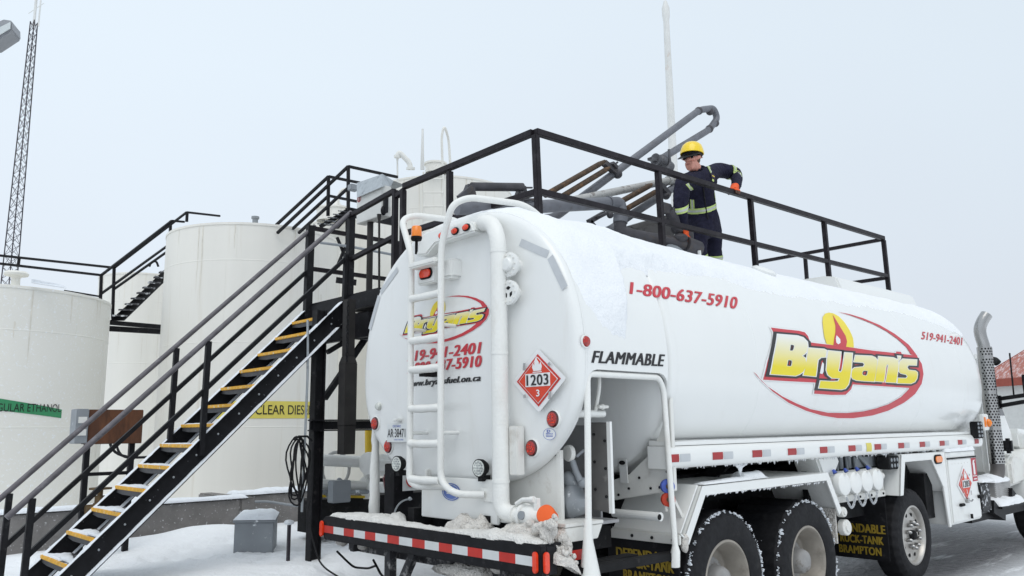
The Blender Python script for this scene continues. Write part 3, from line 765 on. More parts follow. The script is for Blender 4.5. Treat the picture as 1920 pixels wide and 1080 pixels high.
def oval_lamp(c, h, w, axis_x, m_, par, name='marker_lamp'):
    b = MB(); pts = []; n = 8; c = Vector(c)
    for k in range(n + 1):
        t = math.pi * k / n; pts.append((w / 2 * math.cos(t), (h - w) / 2 + w / 2 * math.sin(t)))
    for k in range(n + 1):
        t = math.pi + math.pi * k / n; pts.append((w / 2 * math.cos(t), -(h - w) / 2 + w / 2 * math.sin(t)))
    if axis_x: P = [c + Vector((0, a, z)) for a, z in pts]; v = Vector((-.018, 0, 0))
    else: P = [c + Vector((a, 0, z)) for a, z in pts]; v = Vector((0, -.018, 0))
    b.prism(P, v); return b.build(name, m_, par, bevel=.004)
oval_lamp((bx, aX(1005.5, 1051, bx).y, zt - .002), .125, .042, True, LAMP_B, bump)
oval_lamp((bx, aX(604.8, 990, bx).y, zt), .125, .05, True, LAMP_B, bump)
oval_lamp((bx + .036, YB, zt - .004), .125, .046, False, LAMP_B, bump)
# underside: support brackets and the impact guard struts
m = MB()
ya_ = aX(735, 1050, 3.6).y
for y in (3.95, ya_):
    m.box((3.56, y - .03, .30), (3.62, y + .04, .785)); m.beam((3.59, y - .02, .36), (3.59, y - .30, .77), .05, .06)
m.box((3.58, 5.75, .70), (3.64, 5.80, .79)); m.box((3.66, 3.6, .69), (3.74, 5.95, .74))
m.build('bumper_bracket', mat('frosted_steel', (.03, .03, .034), .7, var=.3, scale=12, dirt=(.50, .49, .48), dirt_amt=.48, dirt_scale=14, sharp=.25), truck)

# --- rear ladder with its two grab hoops over the tank top
yl, yr = 5.03, 4.655
xl = 3.60
m = MB()
L = bend([(3.72, yl - .30, 1.235), (xl, yl - .10, 1.235), (xl, yl, 1.27), (xl, yl, 1.45), (xl, yl, 2.98), (xl, yl + .14, 3.29), (xl + .12, yl + .14, 3.35), (4.15, yl + .10, 3.37), (4.25, yl + .1, 3.24)], 0.09)
R_ = bend([(3.72, yr - .34, 1.20), (xl, yr - .16, 1.20), (xl, yr, 1.28), (xl, yr, 1.5), (xl, yr, 3.0), (xl, yr - .13, 3.28), (xl + .12, yr - .18, 3.345), (4.20, yr - .30, 3.35), (4.42, yr - .34, 3.20)], 0.12)
m.tube(L, .025, 14); m.tube(R_, .025, 14)
lad = m.build('rear_ladder', PIPE_W, truck)
b = MB(); b.box((xl - .05, yr + .02, 2.86), (xl + .05, yl - .02, 2.905)); b.build('top_step', PIPE_W, lad, bevel=.012)
for z in (2.635, 2.31, 2.09, 1.80, 1.545, 1.285):
    b = MB(); b.tube([(xl, yl - .01 - .03 * k, z - .003 * math.sin(k * .26)) for k in range(13)], [.030 + .0015 * math.sin(k * 1.1 + z * 5) for k in range(13)], 12); b.build('rung', PIPE_W, lad)
for z in (2.40, 1.62):
    for y in (yl, yr): b = MB(); b.cyl((xl, y, z), (3.76, y, z), .014); b.build('standoff', PAINT, lad)
m = MB(); m.box((3.722, 4.22, 1.155), (3.7325, 4.36, 1.245)); m.build('ladder_foot', PIPE_W, lad)

# --- bulky vapour pipe down the rear face, over the top and into the valve
m = MB()
xp = 3.67; ypipe = aX(937, 700, xp).y; zel = aX(945, 962, xp).z
yv0 = aX(981, 966, xp + .03).y
m.tube(bend([(4.2, ypipe + .42, 3.20), (3.88, ypipe + .36, 3.15), (3.73, ypipe + .24, 3.125), (3.69, ypipe + .08, 3.08), (xp, ypipe, 2.94), (xp, ypipe, 2.5), (xp, ypipe, 1.8), (xp, ypipe, zel), (xp + .03, yv0, zel - .01)], .13, 8), .057, 24)
for z in (2.86, 2.15, 1.30): m.cyl((xp, ypipe, z - .010), (xp, ypipe, z + .010), .060)
m.cyl((xp + .01, ypipe - .12, zel - .004), (xp + .01, ypipe - .135, zel - .004), .060)
vp = m.build('vapour_pipe', PIPE_W, truck)
m = MB(); m.box((xp + .03, ypipe - .13, 1.34), (3.77, ypipe - .05, 1.66)); m.build('pipe_bracket', PAINT_D, vp, bevel=.006)
# two bolted flanges (domed cover and vented cover)
for nm, z, dome in (('domed_cover', 2.765, True), ('vented_cover', 2.58, False)):
    b = MB(); c = aX(953, 496 if dome else 548, 3.685)
    prof = [(0, 0), (.082, 0), (.086, -.012), (.086, -.035), (.078, -.04), (.05, -.04)] + ([(.05, -.06), (.04, -.075), (0, -.08)] if dome else [(.035, -.036), (0, -.036)])
    b.lathe([(r, h * .8) for r, h in prof], c + Vector((.03, 0, 0)), (1, 0, 0), 28)
    b.cyl(c + Vector((.02, 0, 0)), (3.80, c.y, c.z), .045)
    fl = b.build(nm, PAINT, truck)
    balls('bolt', PAINT_D, fl, [c + Vector((-.003, .068 * math.cos(2 * math.pi * k / 10), .068 * math.sin(2 * math.pi * k / 10))) for k in range(10)], .0085)
    if not dome:
        for k in range(3):
            b = MB(); t0 = math.pi / 2 + 2 * math.pi * k / 3
            b.prism([c + Vector((-.001, .044 * math.cos(t0 + s) * r, .044 * math.sin(t0 + s) * r)) for s, r in ((-.62, .9), (0, 1.0), (.62, .9), (.3, .42), (-.3, .42))], (.002, 0, 0))
            b.build('vent_slot', DARK, fl)
# valve with orange cap at the end of the pipe
va = Vector((xp + .03, yv0, zel - .01)); vd = Vector((.05, -1, -.02)).normalized()
m = MB()
m.lathe([(0, 0), (.057, 0), (.078, 0), (.082, .010), (.082, .026), (.068, .03), (.072, .055), (.077, .085), (.070, .115), (.058, .13), (.058, .15), (0, .15)], va, vd, 28)
m.tube([va + Vector((-.03, .03, .075)), va + Vector((-.03, -.03, .105)), va + Vector((-.03, -.10, .11))], .015, 10); m.cyl(va + Vector((-.03, -.10, .11)), va + Vector((-.03, -.135, .112)), .019)
m.box(va + Vector((-.03, -.16, .04)), va + Vector((0, -.13, .12)))
for k in range(8): t = 2 * math.pi * k / 8; m.cyl(va + Vector((.07 * math.cos(t), .008, .07 * math.sin(t))), va + Vector((.07 * math.cos(t), -.034, .07 * math.sin(t))), .007, seg=8)
valve = m.build('outlet_valve', PIPE_W, truck)
m = MB(); m.cyl(va + Vector((-.068, -.062, .012)), va + Vector((-.082, -.064, .014)), .027); m.build('sight_port', GREYBOX, valve)
m = MB(); cc = aX(1025, 966, xp - .02); cd = Vector((-.8, -.25, .40)).normalized()
m.lathe([(0, -.06), (.052, -.06), (.056, -.02), (.060, .0), (.060, .022), (.054, .030), (.03, .034), (0, .035)], cc, cd, 28)
m.build('orange_cap', ORANGE, valve)
m = MB(); m.tube([va + vd * .14, cc - cd * .05], [.056, .05], 18); m.build('cap_seat', PIPE_W, valve)

# --- skirt below the rear head and side cabinet
m = MB()
ysk = aX(790, 930, 3.735).y; m.box((3.735, 4.20, 1.005), (3.76, ysk, 1.30)); m.box((3.76, ysk - .04, 1.005), (4.3, ysk - .001, 1.35))
m.box((3.76, 4.0, 1.02), (4.2, 4.7, 1.04))
m.build('rear_skirt', PAINT_L, truck, bevel=.006)
m = MB()
ycw = aX(1049, 900, 3.89).y; m.box((3.895, ycw + .02, .97), (3.91, 4.30, 1.46)); m.box((3.885, ycw - .015, .96), (3.915, ycw + .02, 1.50))
m.build('cabinet_rear_wall', PAINT_D, truck)
m = MB()
m.box((3.84, 3.62, 1.02), (4.30, 4.5, 1.04)); m.box((3.84, 4.30, 1.04), (4.6, 4.34, 1.95)); m.box((4.30, 3.78, 1.02), (4.32, 4.30, 1.66))
m.build('cabinet_interior', CABIN, truck)
m = MB(); m.prism([(3.74, 3.58, 1.03), (4.09, 3.58, 1.03), (4.04, 3.58, .945), (3.74, 3.58, .945)], (0, .04, 0)); m.box((3.74, 3.58, 1.033), (4.10, 3.80, 1.055)); m.build('cabinet_sill', PAINT_D, truck, bevel=.004)
m = MB()
dl, dr_, dbl, dbr = aY(1105, 792, 3.74), aY(1140, 792, 3.56), aY(1110, 955, 3.74), aY(1144, 963, 3.56)
m.prism([dl, dr_, Vector((dr_.x, dr_.y, dbr.z)), Vector((dl.x, dl.y, dbl.z))], (.02, .01, 0)); door = m.build('cabinet_door', mat('door_grey', (.13, .125, .12), .55, var=.15, scale=6, dirt=(.22, .21, .2), dirt_amt=.3, dirt_scale=8), truck, bevel=.003)
m = MB(); m.beam(dr_ + Vector((.01, 0, .005)), Vector((dr_.x + .01, dr_.y, dbr.z)), .03, .022); m.build('door_edge', PAINT, door)
balls('rivet', DARK, door, [dl.lerp(dr_, .82) + Vector((-.006, 0, -dz)) for dz in (.12, .30, .48)] + [dl.lerp(dr_, .25) + Vector((-.006, 0, -dz)) for dz in (.08, .26, .44)], .010)
m = MB(); m.tube([(3.88, 3.66, 1.735), (4.22, 3.66, 1.735)], .026, 12); m.build('cross_pipe', PIPE_W, truck)
m = MB(); m.tube(bend([(4.12, 3.60, 2.02), (4.12, 3.60, 1.9), (4.15, 3.68, 1.72)], .1), .014, 10); m.ball((4.17, 3.62, 1.78), .02, 10, 6); m.tube([(4.13, 3.62, 1.78), (4.22, 3.62, 1.78)], .012); m.build('small_tube', PAINT_D, truck)
# gauge and fittings inside the cabinet
m = MB(); gc = aX(1063, 850, 4.0); m.lathe([(0, 0), (.05, 0), (.055, .012), (.055, .03), (0, .03)], gc, (1, -.15, 0), 24); gz = m.build('pressure_gauge', PAINT_D, truck)
m = MB()
m.tube([gc + Vector((.03, -.02, -.05)), gc + Vector((.03, -.05, -.12)), gc + Vector((.03, -.09, -.18))], .022, 10)
m.tube([gc + Vector((.04, -.05, -.02)), gc + Vector((.06, -.10, .02))], .010, 8); m.ball(gc + Vector((.05, -.09, -.19)), .035, 10, 7)
m.build('gauge_valve', GREYBOX, gz)
m = MB(); m.ball(gc + Vector((.05, .02, -.32)), .10, 14, 9, (1, 1, 1.3), lump=.5, lf=9); m.ball(gc + Vector((.05, .02, -.18)), .06, 12, 8, lump=.4, lf=9); m.build('wrapped_meter', GREYBOX, truck)
m = MB(); m.box((4.0, 3.95, .8), (4.6, 4.4, .95)); m.build('undertray', DARK, truck)

# --- bolted cradle under the barrel seen through the opening
m = MB()
m.prism([(4.80, 3.50, 1.48), (4.80, 3.50, 1.20), (4.80, 3.70, 1.17), (4.80, 4.15, 1.09), (4.80, 4.4, 1.08), (4.80, 4.4, 1.22), (4.80, 4.1, 1.24), (4.80, 3.9, 1.30), (4.80, 3.70, 1.45), (4.80, 3.60, 1.60), (4.80, 3.50, 1.85)], (-.04, 0, 0))
cr = m.build('cradle', PAINT_D, truck, bevel=.004)
balls('bolt', DARK, cr, [(4.755, y, z) for y, z in ((3.55, 1.23), (3.62, 1.22), (3.70, 1.21), (3.9, 1.2), (4.0, 1.15), (3.55, 1.33), (4.2, 1.14), (3.8, 1.28))], .010)
m = MB(); m.beam((4.745, 3.93, 1.24), (4.735, 3.93, 1.41), .07, .010, (1, 0, 0)); m.build('lifting_lug', PAINT, cr)
m = MB(); m.ball((4.725, 3.93, 1.385), .02, 12, 8, (.12, 1.5, .8)); m.build('lug_slot', DARK, cr)
m = MB(); m.prism([(4.78, 3.56, 1.2), (4.78, 3.66, 1.2), (4.90, 3.60, .98), (4.90, 3.53, .98)], (.03, 0, 0)); m.build('fender_stay', PAINT_D, truck)

# --- white guard hoop in front of the opening, second leg ending at the step
m = MB()
m.tube(bend([(3.86, YS + .02, .62), (3.87, YS + .02, 1.0), (3.90, YS + .02, 1.985), (4.65, YS + .02, 1.985), (4.70, YS + .02, 1.9), (4.715, YS - .01, .76)], .05), .021, 14)
m.tube([(3.85, YS, .50), (3.855, YS + .01, .72), (3.865, YS + .02, .95), (3.87, YS + .02, 1.08)], [.075, .06, .035, .02], 14, lump=.05)
m.tube([(4.72, YS - .01, .70), (4.715, YS - .01, .80), (4.712, YS - .01, .88)], [.03, .032, .02], 10, lump=.03)
m.build('guard_hoop', PIPE_W, truck)
m = MB(); m.tube([(3.90, 5.95, .93 + .045 * k) for k in range(20)], [.046 - .0009 * k for k in range(20)], 14, lump=.012); m.build('far_guard_post', PIPE_W, truck)
m = MB(); m.beam((3.80, YS + .05, .775), (4.80, YS + .05, .765), .08, .05); m.beam((3.84, YS + .02, .60), (3.62, YS + .1, .66), .10, .03); m.build('side_step', DARK, truck)
b = MB(); b.box((3.90, YS + .10, .76), (4.45, YS + .2, .80)); b.build('step_tread', DARK, truck)
for x0, x1, mm in ((3.66, 3.74, WHT), (3.74, 3.89, RED), (3.89, 4.0, WHT)):
    b = MB(); b.box((x0, 3.575, .835), (x1, 3.58, .895)); b.build('cabinet_reflector', mm, truck)

# --- rear lamps, plate, sign, work lamps, stickers
def round_lamp(y, z, r, name='tail_lamp'):
    x = rear_x(y, z)
    b = MB(); b.lathe([(r * 1.14, .01), (r * 1.14, -.012), (r * 1.02, -.016), (r * .98, -.006)], (x, y, z), (1, 0, 0), 28); o = b.build(name, PAINT, truck)
    b = MB(); b.lathe([(r, -.006), (r * .97, -.02), (r * .82, -.026)], (x, y, z), (1, 0, 0), 28); b.build('lamp_rim', LAMP_RD, o)
    b = MB(); b.lathe([(r * .82, -.026), (r * .45, -.030), (0, -.031)], (x, y, z), (1, 0, 0), 28); b.build('lens', LAMP_R, o)
    rnd = random.Random(int(y * 100)); dp = []
    for _ in range(22):
        a, q = rnd.uniform(0, 6.28), r * .62 * math.sqrt(rnd.random()); dp.append((x - .031, y + q * math.cos(a), z + q * math.sin(a)))
    balls('diode', LAMP_B, o, dp, .0042, seg=6, rings=4)
for y, z in ((3.71, 1.70), (3.91, 1.515), (5.78, 1.70), (5.58, 1.515)): round_lamp(y, z, .054)
b = MB(); b.lathe([(.035, 0), (.033, -.012), (.024, -.03), (0, -.036)], (rear_x(5.72, 1.84), 5.72, 1.84), (1, 0, 0), 20); b.build('camera_lens', LENS, truck)
def on_plane_text(body, m_, par, y0, y1, z0, z1, x, bold=.0, shear=0):
    return place(raw_text(body, bold, shear), lambda u, v: (x, y0 + (y1 - y0) * u, z0 + (z1 - z0) * v), 'lettering', m_, par)
b = MB(); xq = 3.74; b.box((xq, 5.262, 1.55), (xq + .006, 5.54, 1.695)); pl = b.build('licence_plate', WHT, truck, bevel=.002)
on_plane_text('ONTARIO', BLUE, pl, 5.46, 5.345, 1.665, 1.683, xq - .002)
on_plane_text('AR·38471', LOGO_K, pl, 5.53, 5.285, 1.587, 1.655, xq - .002, .008)
on_plane_text('YOURS TO DISCOVER', BLUE, pl, 5.44, 5.31, 1.564, 1.575, xq - .002)
b = MB(); b.box((xq - .03, 5.37, 1.71), (3.78, 5.43, 1.735)); b.build('plate_lamp', PAINT, truck, bevel=.008)
for y, z in ((5.33, 1.385), (4.345, 1.378)):
    b = MB(); b.lathe([(0, .05), (.045, .05), (.06, .02), (.062, -.01), (.055, -.014)], (3.70, y, z), (1, .1, 0), 26); o = b.build('work_lamp', DARK, truck)
    b = MB(); b.lathe([(.055, -.013), (0, -.015)], (3.70, y, z), (1, .1, 0), 26); b.build('lens', LENS, o)
    balls('diode', GREYBOX, o, [(3.685, y + q * math.cos(2 * math.pi * k / nn), z + q * math.sin(2 * math.pi * k / nn)) for q, nn in ((.0, 1), (.020, 6), (.040, 12)) for k in range(nn)], .0055, seg=6, rings=4)
    b = MB(); b.box((3.70, y - .02, z - .09), (3.78, y + .02, z - .05)); b.build('lamp_bracket', DARK, o)
def placard(fr, par=truck):      # fr(u, v, lift): unit diamond frame, u to the right, v up, both -1..1
    def poly(pts, lift, m_, nm, p):
        b = MB(); b.prism([fr(u, v, lift) for u, v in pts], Vector(fr(0, 0, lift - .002)) - Vector(fr(0, 0, lift))); return b.build(nm, m_, p, smooth=False)
    o = poly([(0, 1.0), (.06, .97), (.97, .06), (1, 0), (.97, -.06), (.06, -.97), (0, -1), (-.06, -.97), (-.97, -.06), (-1, 0), (-.97, .06), (-.06, .97)], .006, LOGO_W, 'hazard_placard', par)
    d = lambda k: [(0, k), (k, 0), (0, -k), (-k, 0)]
    poly(d(.84), .009, RED, 'placard_red', o); poly(d(.75), .0115, LOGO_W, 'placard_line', o); poly(d(.72), .014, mat('placard_scarlet', (.66, .045, .012), .45, var=.05), 'placard_field', o)
    poly([(-.46, -.20), (.48, -.20), (.48, .22), (-.46, .22)], .0165, LOGO_W, 'number_panel', o)
    strikes('1203', lambda k: (lambda u, v: fr(-.40 + .82 * u, -.16 + .34 * v, .019 + .0004 * k)), 'number', LOGO_K, o, box_offs(.012, .012), 0, 1.05)
    place(raw_text('3', .02), lambda u, v: fr(-.05 + .13 * u, -.52 + .22 * v, .017), 'class_number', LOGO_W, o)
    fl = [(-.14, .30), (-.19, .42), (-.16, .56), (-.10, .46), (-.10, .62), (-.02, .78), (.0, .66), (.06, .58), (.08, .48), (.13, .58), (.18, .44), (.15, .30)]
    poly(fl, .0168, LOGO_W, 'flame_symbol', o); poly([(-.17, .245), (.17, .245), (.17, .275), (-.17, .275)], .0168, LOGO_W, 'flame_base', o)
    for (u, v) in ((-.48, .47), (.48, .47), (-.48, -.5), (.48, -.5)):
        s = 1 if u * v > 0 else -1
        poly([(u - .05, v + .08 * s - .04), (u + .03, v + .10 * s - .03), (u + .06, v - .07 * s + .04), (u - .03, v - .09 * s + .03)], .024, CHROME, 'clip', o)
    return o
placard(lambda u, v, l: (rear_x(3.83, 1.955) - .012 - l, 3.81 - .245 * u, 1.955 + .205 * v))
b = MB(); b.lathe([(0, 0), (.07, 0)], (0, 0, 0), (1, 0, 0), 30)
b.v = [Vector((rear_x(3.75, 1.615) - .004, 3.755 + p.y * .85, 1.605 + p.z * .55)) for p in b.v]; st = b.build('oval_sticker', LOGO_W, truck)
f_ = on_rear(.006); place(raw_text('D', .03), lambda u, v: f_(3.775 - .03 * u, 1.615 + .018 * v), 'emblem', BLUE, st); 
b = MB()
for k in range(24):
    t0, t1 = 2 * math.pi * k / 24, 2 * math.pi * (k + 1) / 24
    q = [(rear_x(3.75, 1.615) - .0055, 3.755 + .058 * rr * math.cos(t), 1.605 + .038 * rr * math.sin(t)) for t, rr in ((t0, 1), (t1, 1), (t1, .94), (t0, .94))]; b.add(q, [(0, 1, 2, 3)])
for z in (1.607, 1.597, 1.588): b.add([f_(3.775 + .01, z), f_(3.735 - .01, z), f_(3.735 - .01, z + .004), f_(3.775 + .01, z + .004)], [(0, 1, 2, 3)])
b.build('sticker_print', BLUE, st, smooth=False)
b = MB(); b.lathe([(0, 0), (.085, 0)], (3.731, 4.70, 1.20), (1, 0, 0), 30); b.v = [Vector((p.x, 4.70 + (p.y - 4.70) * 1.25, 1.20 + (p.z - 1.20) * .72)) for p in b.v]; bd = b.build('maker_badge', mat('badge_blue', (.10, .17, .46), .4, var=.1), truck)
b = MB(); b.lathe([(.07, 0), (.074, 0)], (3.729, 4.70, 1.20), (1, 0, 0), 30); b.v = [Vector((p.x, 4.70 + (p.y - 4.70) * 1.25, 1.20 + (p.z - 1.20) * .72)) for p in b.v]
b.box((3.728, 4.64, 1.205), (3.73, 4.76, 1.215)); b.box((3.728, 4.65, 1.185), (3.73, 4.75, 1.193)); b.build('badge_print', WHT, bd)
# grey reflective strips at the shoulders of the rear head
def strip(a, c):
    f = on_rear(.004); a, c = Vector(a + (0,)), Vector(c + (0,)); d = (c - a).normalized(); n = Vector((-d.y, d.x, 0)) * .027
    b = MB(); N = 6
    b.add([f(*(a.lerp(c, i / N) + n * s).xy) for i in range(N + 1) for s in (-1, 1)], [(2 * i, 2 * i + 1, 2 * i + 3, 2 * i + 2) for i in range(N)]); b.build('grey_reflector', SILV, truck)
strip((3.995, 2.925), (3.735, 2.795)); strip((3.715, 2.775), (3.585, 2.545))
strip((5.49, 2.965), (5.745, 2.80)); strip((5.765, 2.775), (5.90, 2.50))
# beacon, light bracket and lamps on top
m = MB()
def bq(px, py, x=3.68): return aX(px, py, x)
m.prism([bq(778, 480), bq(793, 436), bq(882, 414), bq(890, 434), bq(815, 457), bq(798, 478)], (.30, 0, .02))
brk = m.build('light_bracket', PAINT, truck, bevel=.015)
for px, py in ((827, 441), (851, 433), (872, 426)):
    c = aX(px, py, 3.662); b = MB(); b.ball(c, .024, 14, 8, (.5, 1.5, .9)); b.build('stop_lamp', LAMP_B, brk)
    b = MB(); b.ball(c + Vector((.010, 0, 0)), .031, 14, 8, (.4, 1.45, .95)); b.build('lamp_bezel', DARK, brk)
c = aX(781, 436, 3.70); b = MB(); b.lathe([(0, .085), (.034, .085), (.040, .078), (.043, .0), (0, 0)], c - Vector((0, 0, .035)), (0, 0, 1), 24); bc = b.build('amber_beacon', AMBER, truck)
b = MB(); b.lathe([(.044, 0), (.046, -.015), (.04, -.03), (.012, -.032), (.012, -.14), (0, -.14)], c - Vector((0, 0, .035)), (0, 0, 1), 20); b.build('beacon_base', DARK, bc)
c = aX(798, 513, 3.66)
b = MB(); b.box((3.665, c.y - .115, c.z - .075), (3.74, c.y + .12, c.z + .07)); bx2 = b.build('lamp_box', PAINT, truck, bevel=.01)
h0, h1 = aX(829, 488, 3.68), aX(850, 520, 3.68); b = MB(); b.box((3.66, h1.y, h1.z), (3.80, h0.y, h0.z)); b.build('hinge_block', PAINT, truck, bevel=.02)
def flat_oval(c, w, h, m_, par, nm, dx):
    b = MB(); P = []
    for k in range(24):
        t = 2 * math.pi * k / 24; cx = (w - h) / 2 * (1 if math.cos(t) > 0 else -1)
        P.append(c + Vector((0, cx + h / 2 * math.cos(t), h / 2 * math.sin(t))))
    b.prism(P, (dx, 0, 0)); return b.build(nm, m_, par, bevel=.003)
flat_oval(c + Vector((.004, 0, 0)), .165, .088, DARK, bx2, 'lamp_bezel', -.008); flat_oval(c + Vector((-.004, 0, 0)), .140, .064, LAMP_B, bx2, 'brake_lamp', -.01)
b = MB(); b.box((3.60, 4.85, 2.035), (3.74, 4.92, 2.075)); b.build('camera_bracket', DARK, truck)
# small side lamp
w_, z_, n_ = side(.14); c = Vector((3.865, YC - w_, z_))
b = MB(); b.lathe([(.044, 0), (.044, -.010), (.036, -.012)], c, (0, 1, 0), 24); o = b.build('side_lamp', PAINT, truck)
b = MB(); b.lathe([(.036, -.010), (.03, -.02), (0, -.026)], c, (0, 1, 0), 24); b.build('lens', LAMP_R, o)

# --- tandem fender: folded plate over the two drive axles
YF = YS
FP = [(4.835, .865), (5.085, 1.215), (7.01, 1.225), (7.215, .885)]
def off_poly(pts, d):
    out = []
    for i, p in enumerate(pts):
        p = Vector((p[0], p[1])); ns = []
        if i > 0: e = (p - Vector(pts[i - 1])).normalized(); ns.append(Vector((e.y, -e.x)))
        if i < len(pts) - 1: e = (Vector(pts[i + 1]) - p).normalized(); ns.append(Vector((e.y, -e.x)))
        n = sum(ns, Vector((0, 0))).normalized(); k = 1 / max(.5, n.dot(ns[0])); out.append(tuple(p + n * d * k))
    return out
for sgn, y0 in ((1, YF),):
    inn = off_poly(FP, .065)
    m = MB()
    for i in range(3):
        a, b2, c2, d2 = FP[i], FP[i + 1], inn[i + 1], inn[i]
        m.prism([(a[0], y0, a[1]), (b2[0], y0, b2[1]), (c2[0], y0, c2[1]), (d2[0], y0, d2[1])], (0, .012 * sgn, 0))
        p, q = Vector((a[0], 0, a[1])), Vector((b2[0], 0, b2[1]))
        m.add([(a[0], y0, a[1]), (b2[0], y0, b2[1]), (b2[0], y0 + .62 * sgn, b2[1]), (a[0], y0 + .62 * sgn, a[1])], [(0, 1, 2, 3)])
        m.add([(a[0] + .0, y0 + .012 * sgn, a[1] - .012), (b2[0], y0 + .012 * sgn, b2[1] - .012), (b2[0], y0 + .62 * sgn, b2[1] - .012), (a[0], y0 + .62 * sgn, a[1] - .012)], [(0, 1, 2, 3)])
    fen = m.build('tandem_fender', PAINT_L, truck, smooth=False)
m = MB(); m.prism([(4.86, YF + .014, .87), (5.10, YF + .014, 1.18), (5.10, YF + .60, 1.18), (4.86, YF + .60, .87)], (.02, 0, -.01)); m.prism([(5.10, YF + .014, 1.20), (7.0, YF + .014, 1.205), (7.0, YF + .6, 1.205), (5.1, YF + .6, 1.2)], (0, 0, -.015)); m.build('fender_lining', DARK, truck)
m = MB(); m.box((4.775, YF + .0, .835), (4.80, YF + .62, .90)); fb = m.build('flap_clamp', PAINT_D, truck, bevel=.004)
balls('bolt', DARK, fb, [(4.772, y, .866) for y in (3.54, 3.72, 3.9)], .012)
m = MB(); m.prism([(4.80, YF, .90), (4.80, YF + .62, .90), (4.84, YF + .62, .875), (4.84, YF, .875)], (0, 0, .012)); m.tube([(4.62, YF + .45, 1.035), (4.62, YF + .12, 1.035), (4.62, YF + .03, 1.035)], .03, 14)
m.prism([(4.80, YF + .006, .87), (4.835, YF + .006, .87), (5.085, YF + .006, 1.215), (4.95, YF + .006, 1.22), (4.87, YF + .4, 1.23), (4.80, YF + .6, .87)], (0, .01, 0)) if False else None
m.prism([(4.81, YF + .02, .88), (5.06, YF + .02, 1.22), (5.06, YF + .62, 1.22), (4.81, YF + .62, .88)], (-.012, 0, .006))
m.build('fender_back_plate', PAINT_L, truck, smooth=False)
m = MB(); m.cyl((4.60, YF + .025, 1.035), (4.60, YF + .028, 1.035), .02); m.build('pipe_mouth', DARK, truck)
for nm, mm, zc in (('blue_coupling', BLUE, 1.232), ('red_coupling', REDCAP, 1.142)):
    b = MB(); c = Vector((4.72, YF + .03, zc)); b.lathe([(0, 0), (.03, 0), (.047, .006), (.05, .015), (.05, .04), (0, .04)], c, (.8, 1, 0), 26); o = b.build(nm, mm, truck)
    b = MB(); b.cyl(c - Vector((.008, .010, 0)) * .6, c + Vector((.01, .012, 0)), .018); b.build('coupling_core', BRONZE, o)
m = MB()
for k in range(3): m.tube(arc_pts((4.77, 3.56, 1.27 - .02 * k), (4.72, 3.58, 1.24 - .02 * k), (4.72, 3.54, 1.12 - .03 * k)), .010, 8)
m.build('air_hose', PAINT_D, truck)

# --- mud flaps
def flap(x, y0, y1, z0, z1, lines):
    b = MB(); b.box((x, y0, z0), (x + .012, y1, z1)); o = b.build('mud_flap', BLACK, truck, bevel=.004)
    fy = mat('flap_yellow', (.33, .225, .02), .6, var=.25, scale=30, dirt=(.05, .045, .02), dirt_amt=.25, dirt_scale=30)
    for t, ya, yb, za, zb in lines: strikes(t, lambda k: (lambda u, v: (x - .003 - .0004 * k, ya + (yb - ya) * u, za + (zb - za) * v)), 'lettering', fy, o, box_offs(.009, .02), 0, 1.05)
    return o
flap(4.785, YF + .02, YF + .66, .22, .84, [('DEPENDABLE', 4.06, 3.53, .70, .77), ('TRUCK-TANK', 4.04, 3.55, .64, .715), ('BRAMPTON', 4.0, 3.59, .545, .62)])
flap(8.20, YF + .035, YF + .64, .33, .93, [('DEPENDABLE', 4.075, 3.545, .585, .665), ('TRUCK-TANK', 4.05, 3.57, .48, .555), ('BRAMPTON', 4.02, 3.60, .375, .45)])
m = MB(); m.box((7.18, YF + .05, .60), (7.20, YF + .55, .90)); m.build('front_flap', SNOW_D, truck)

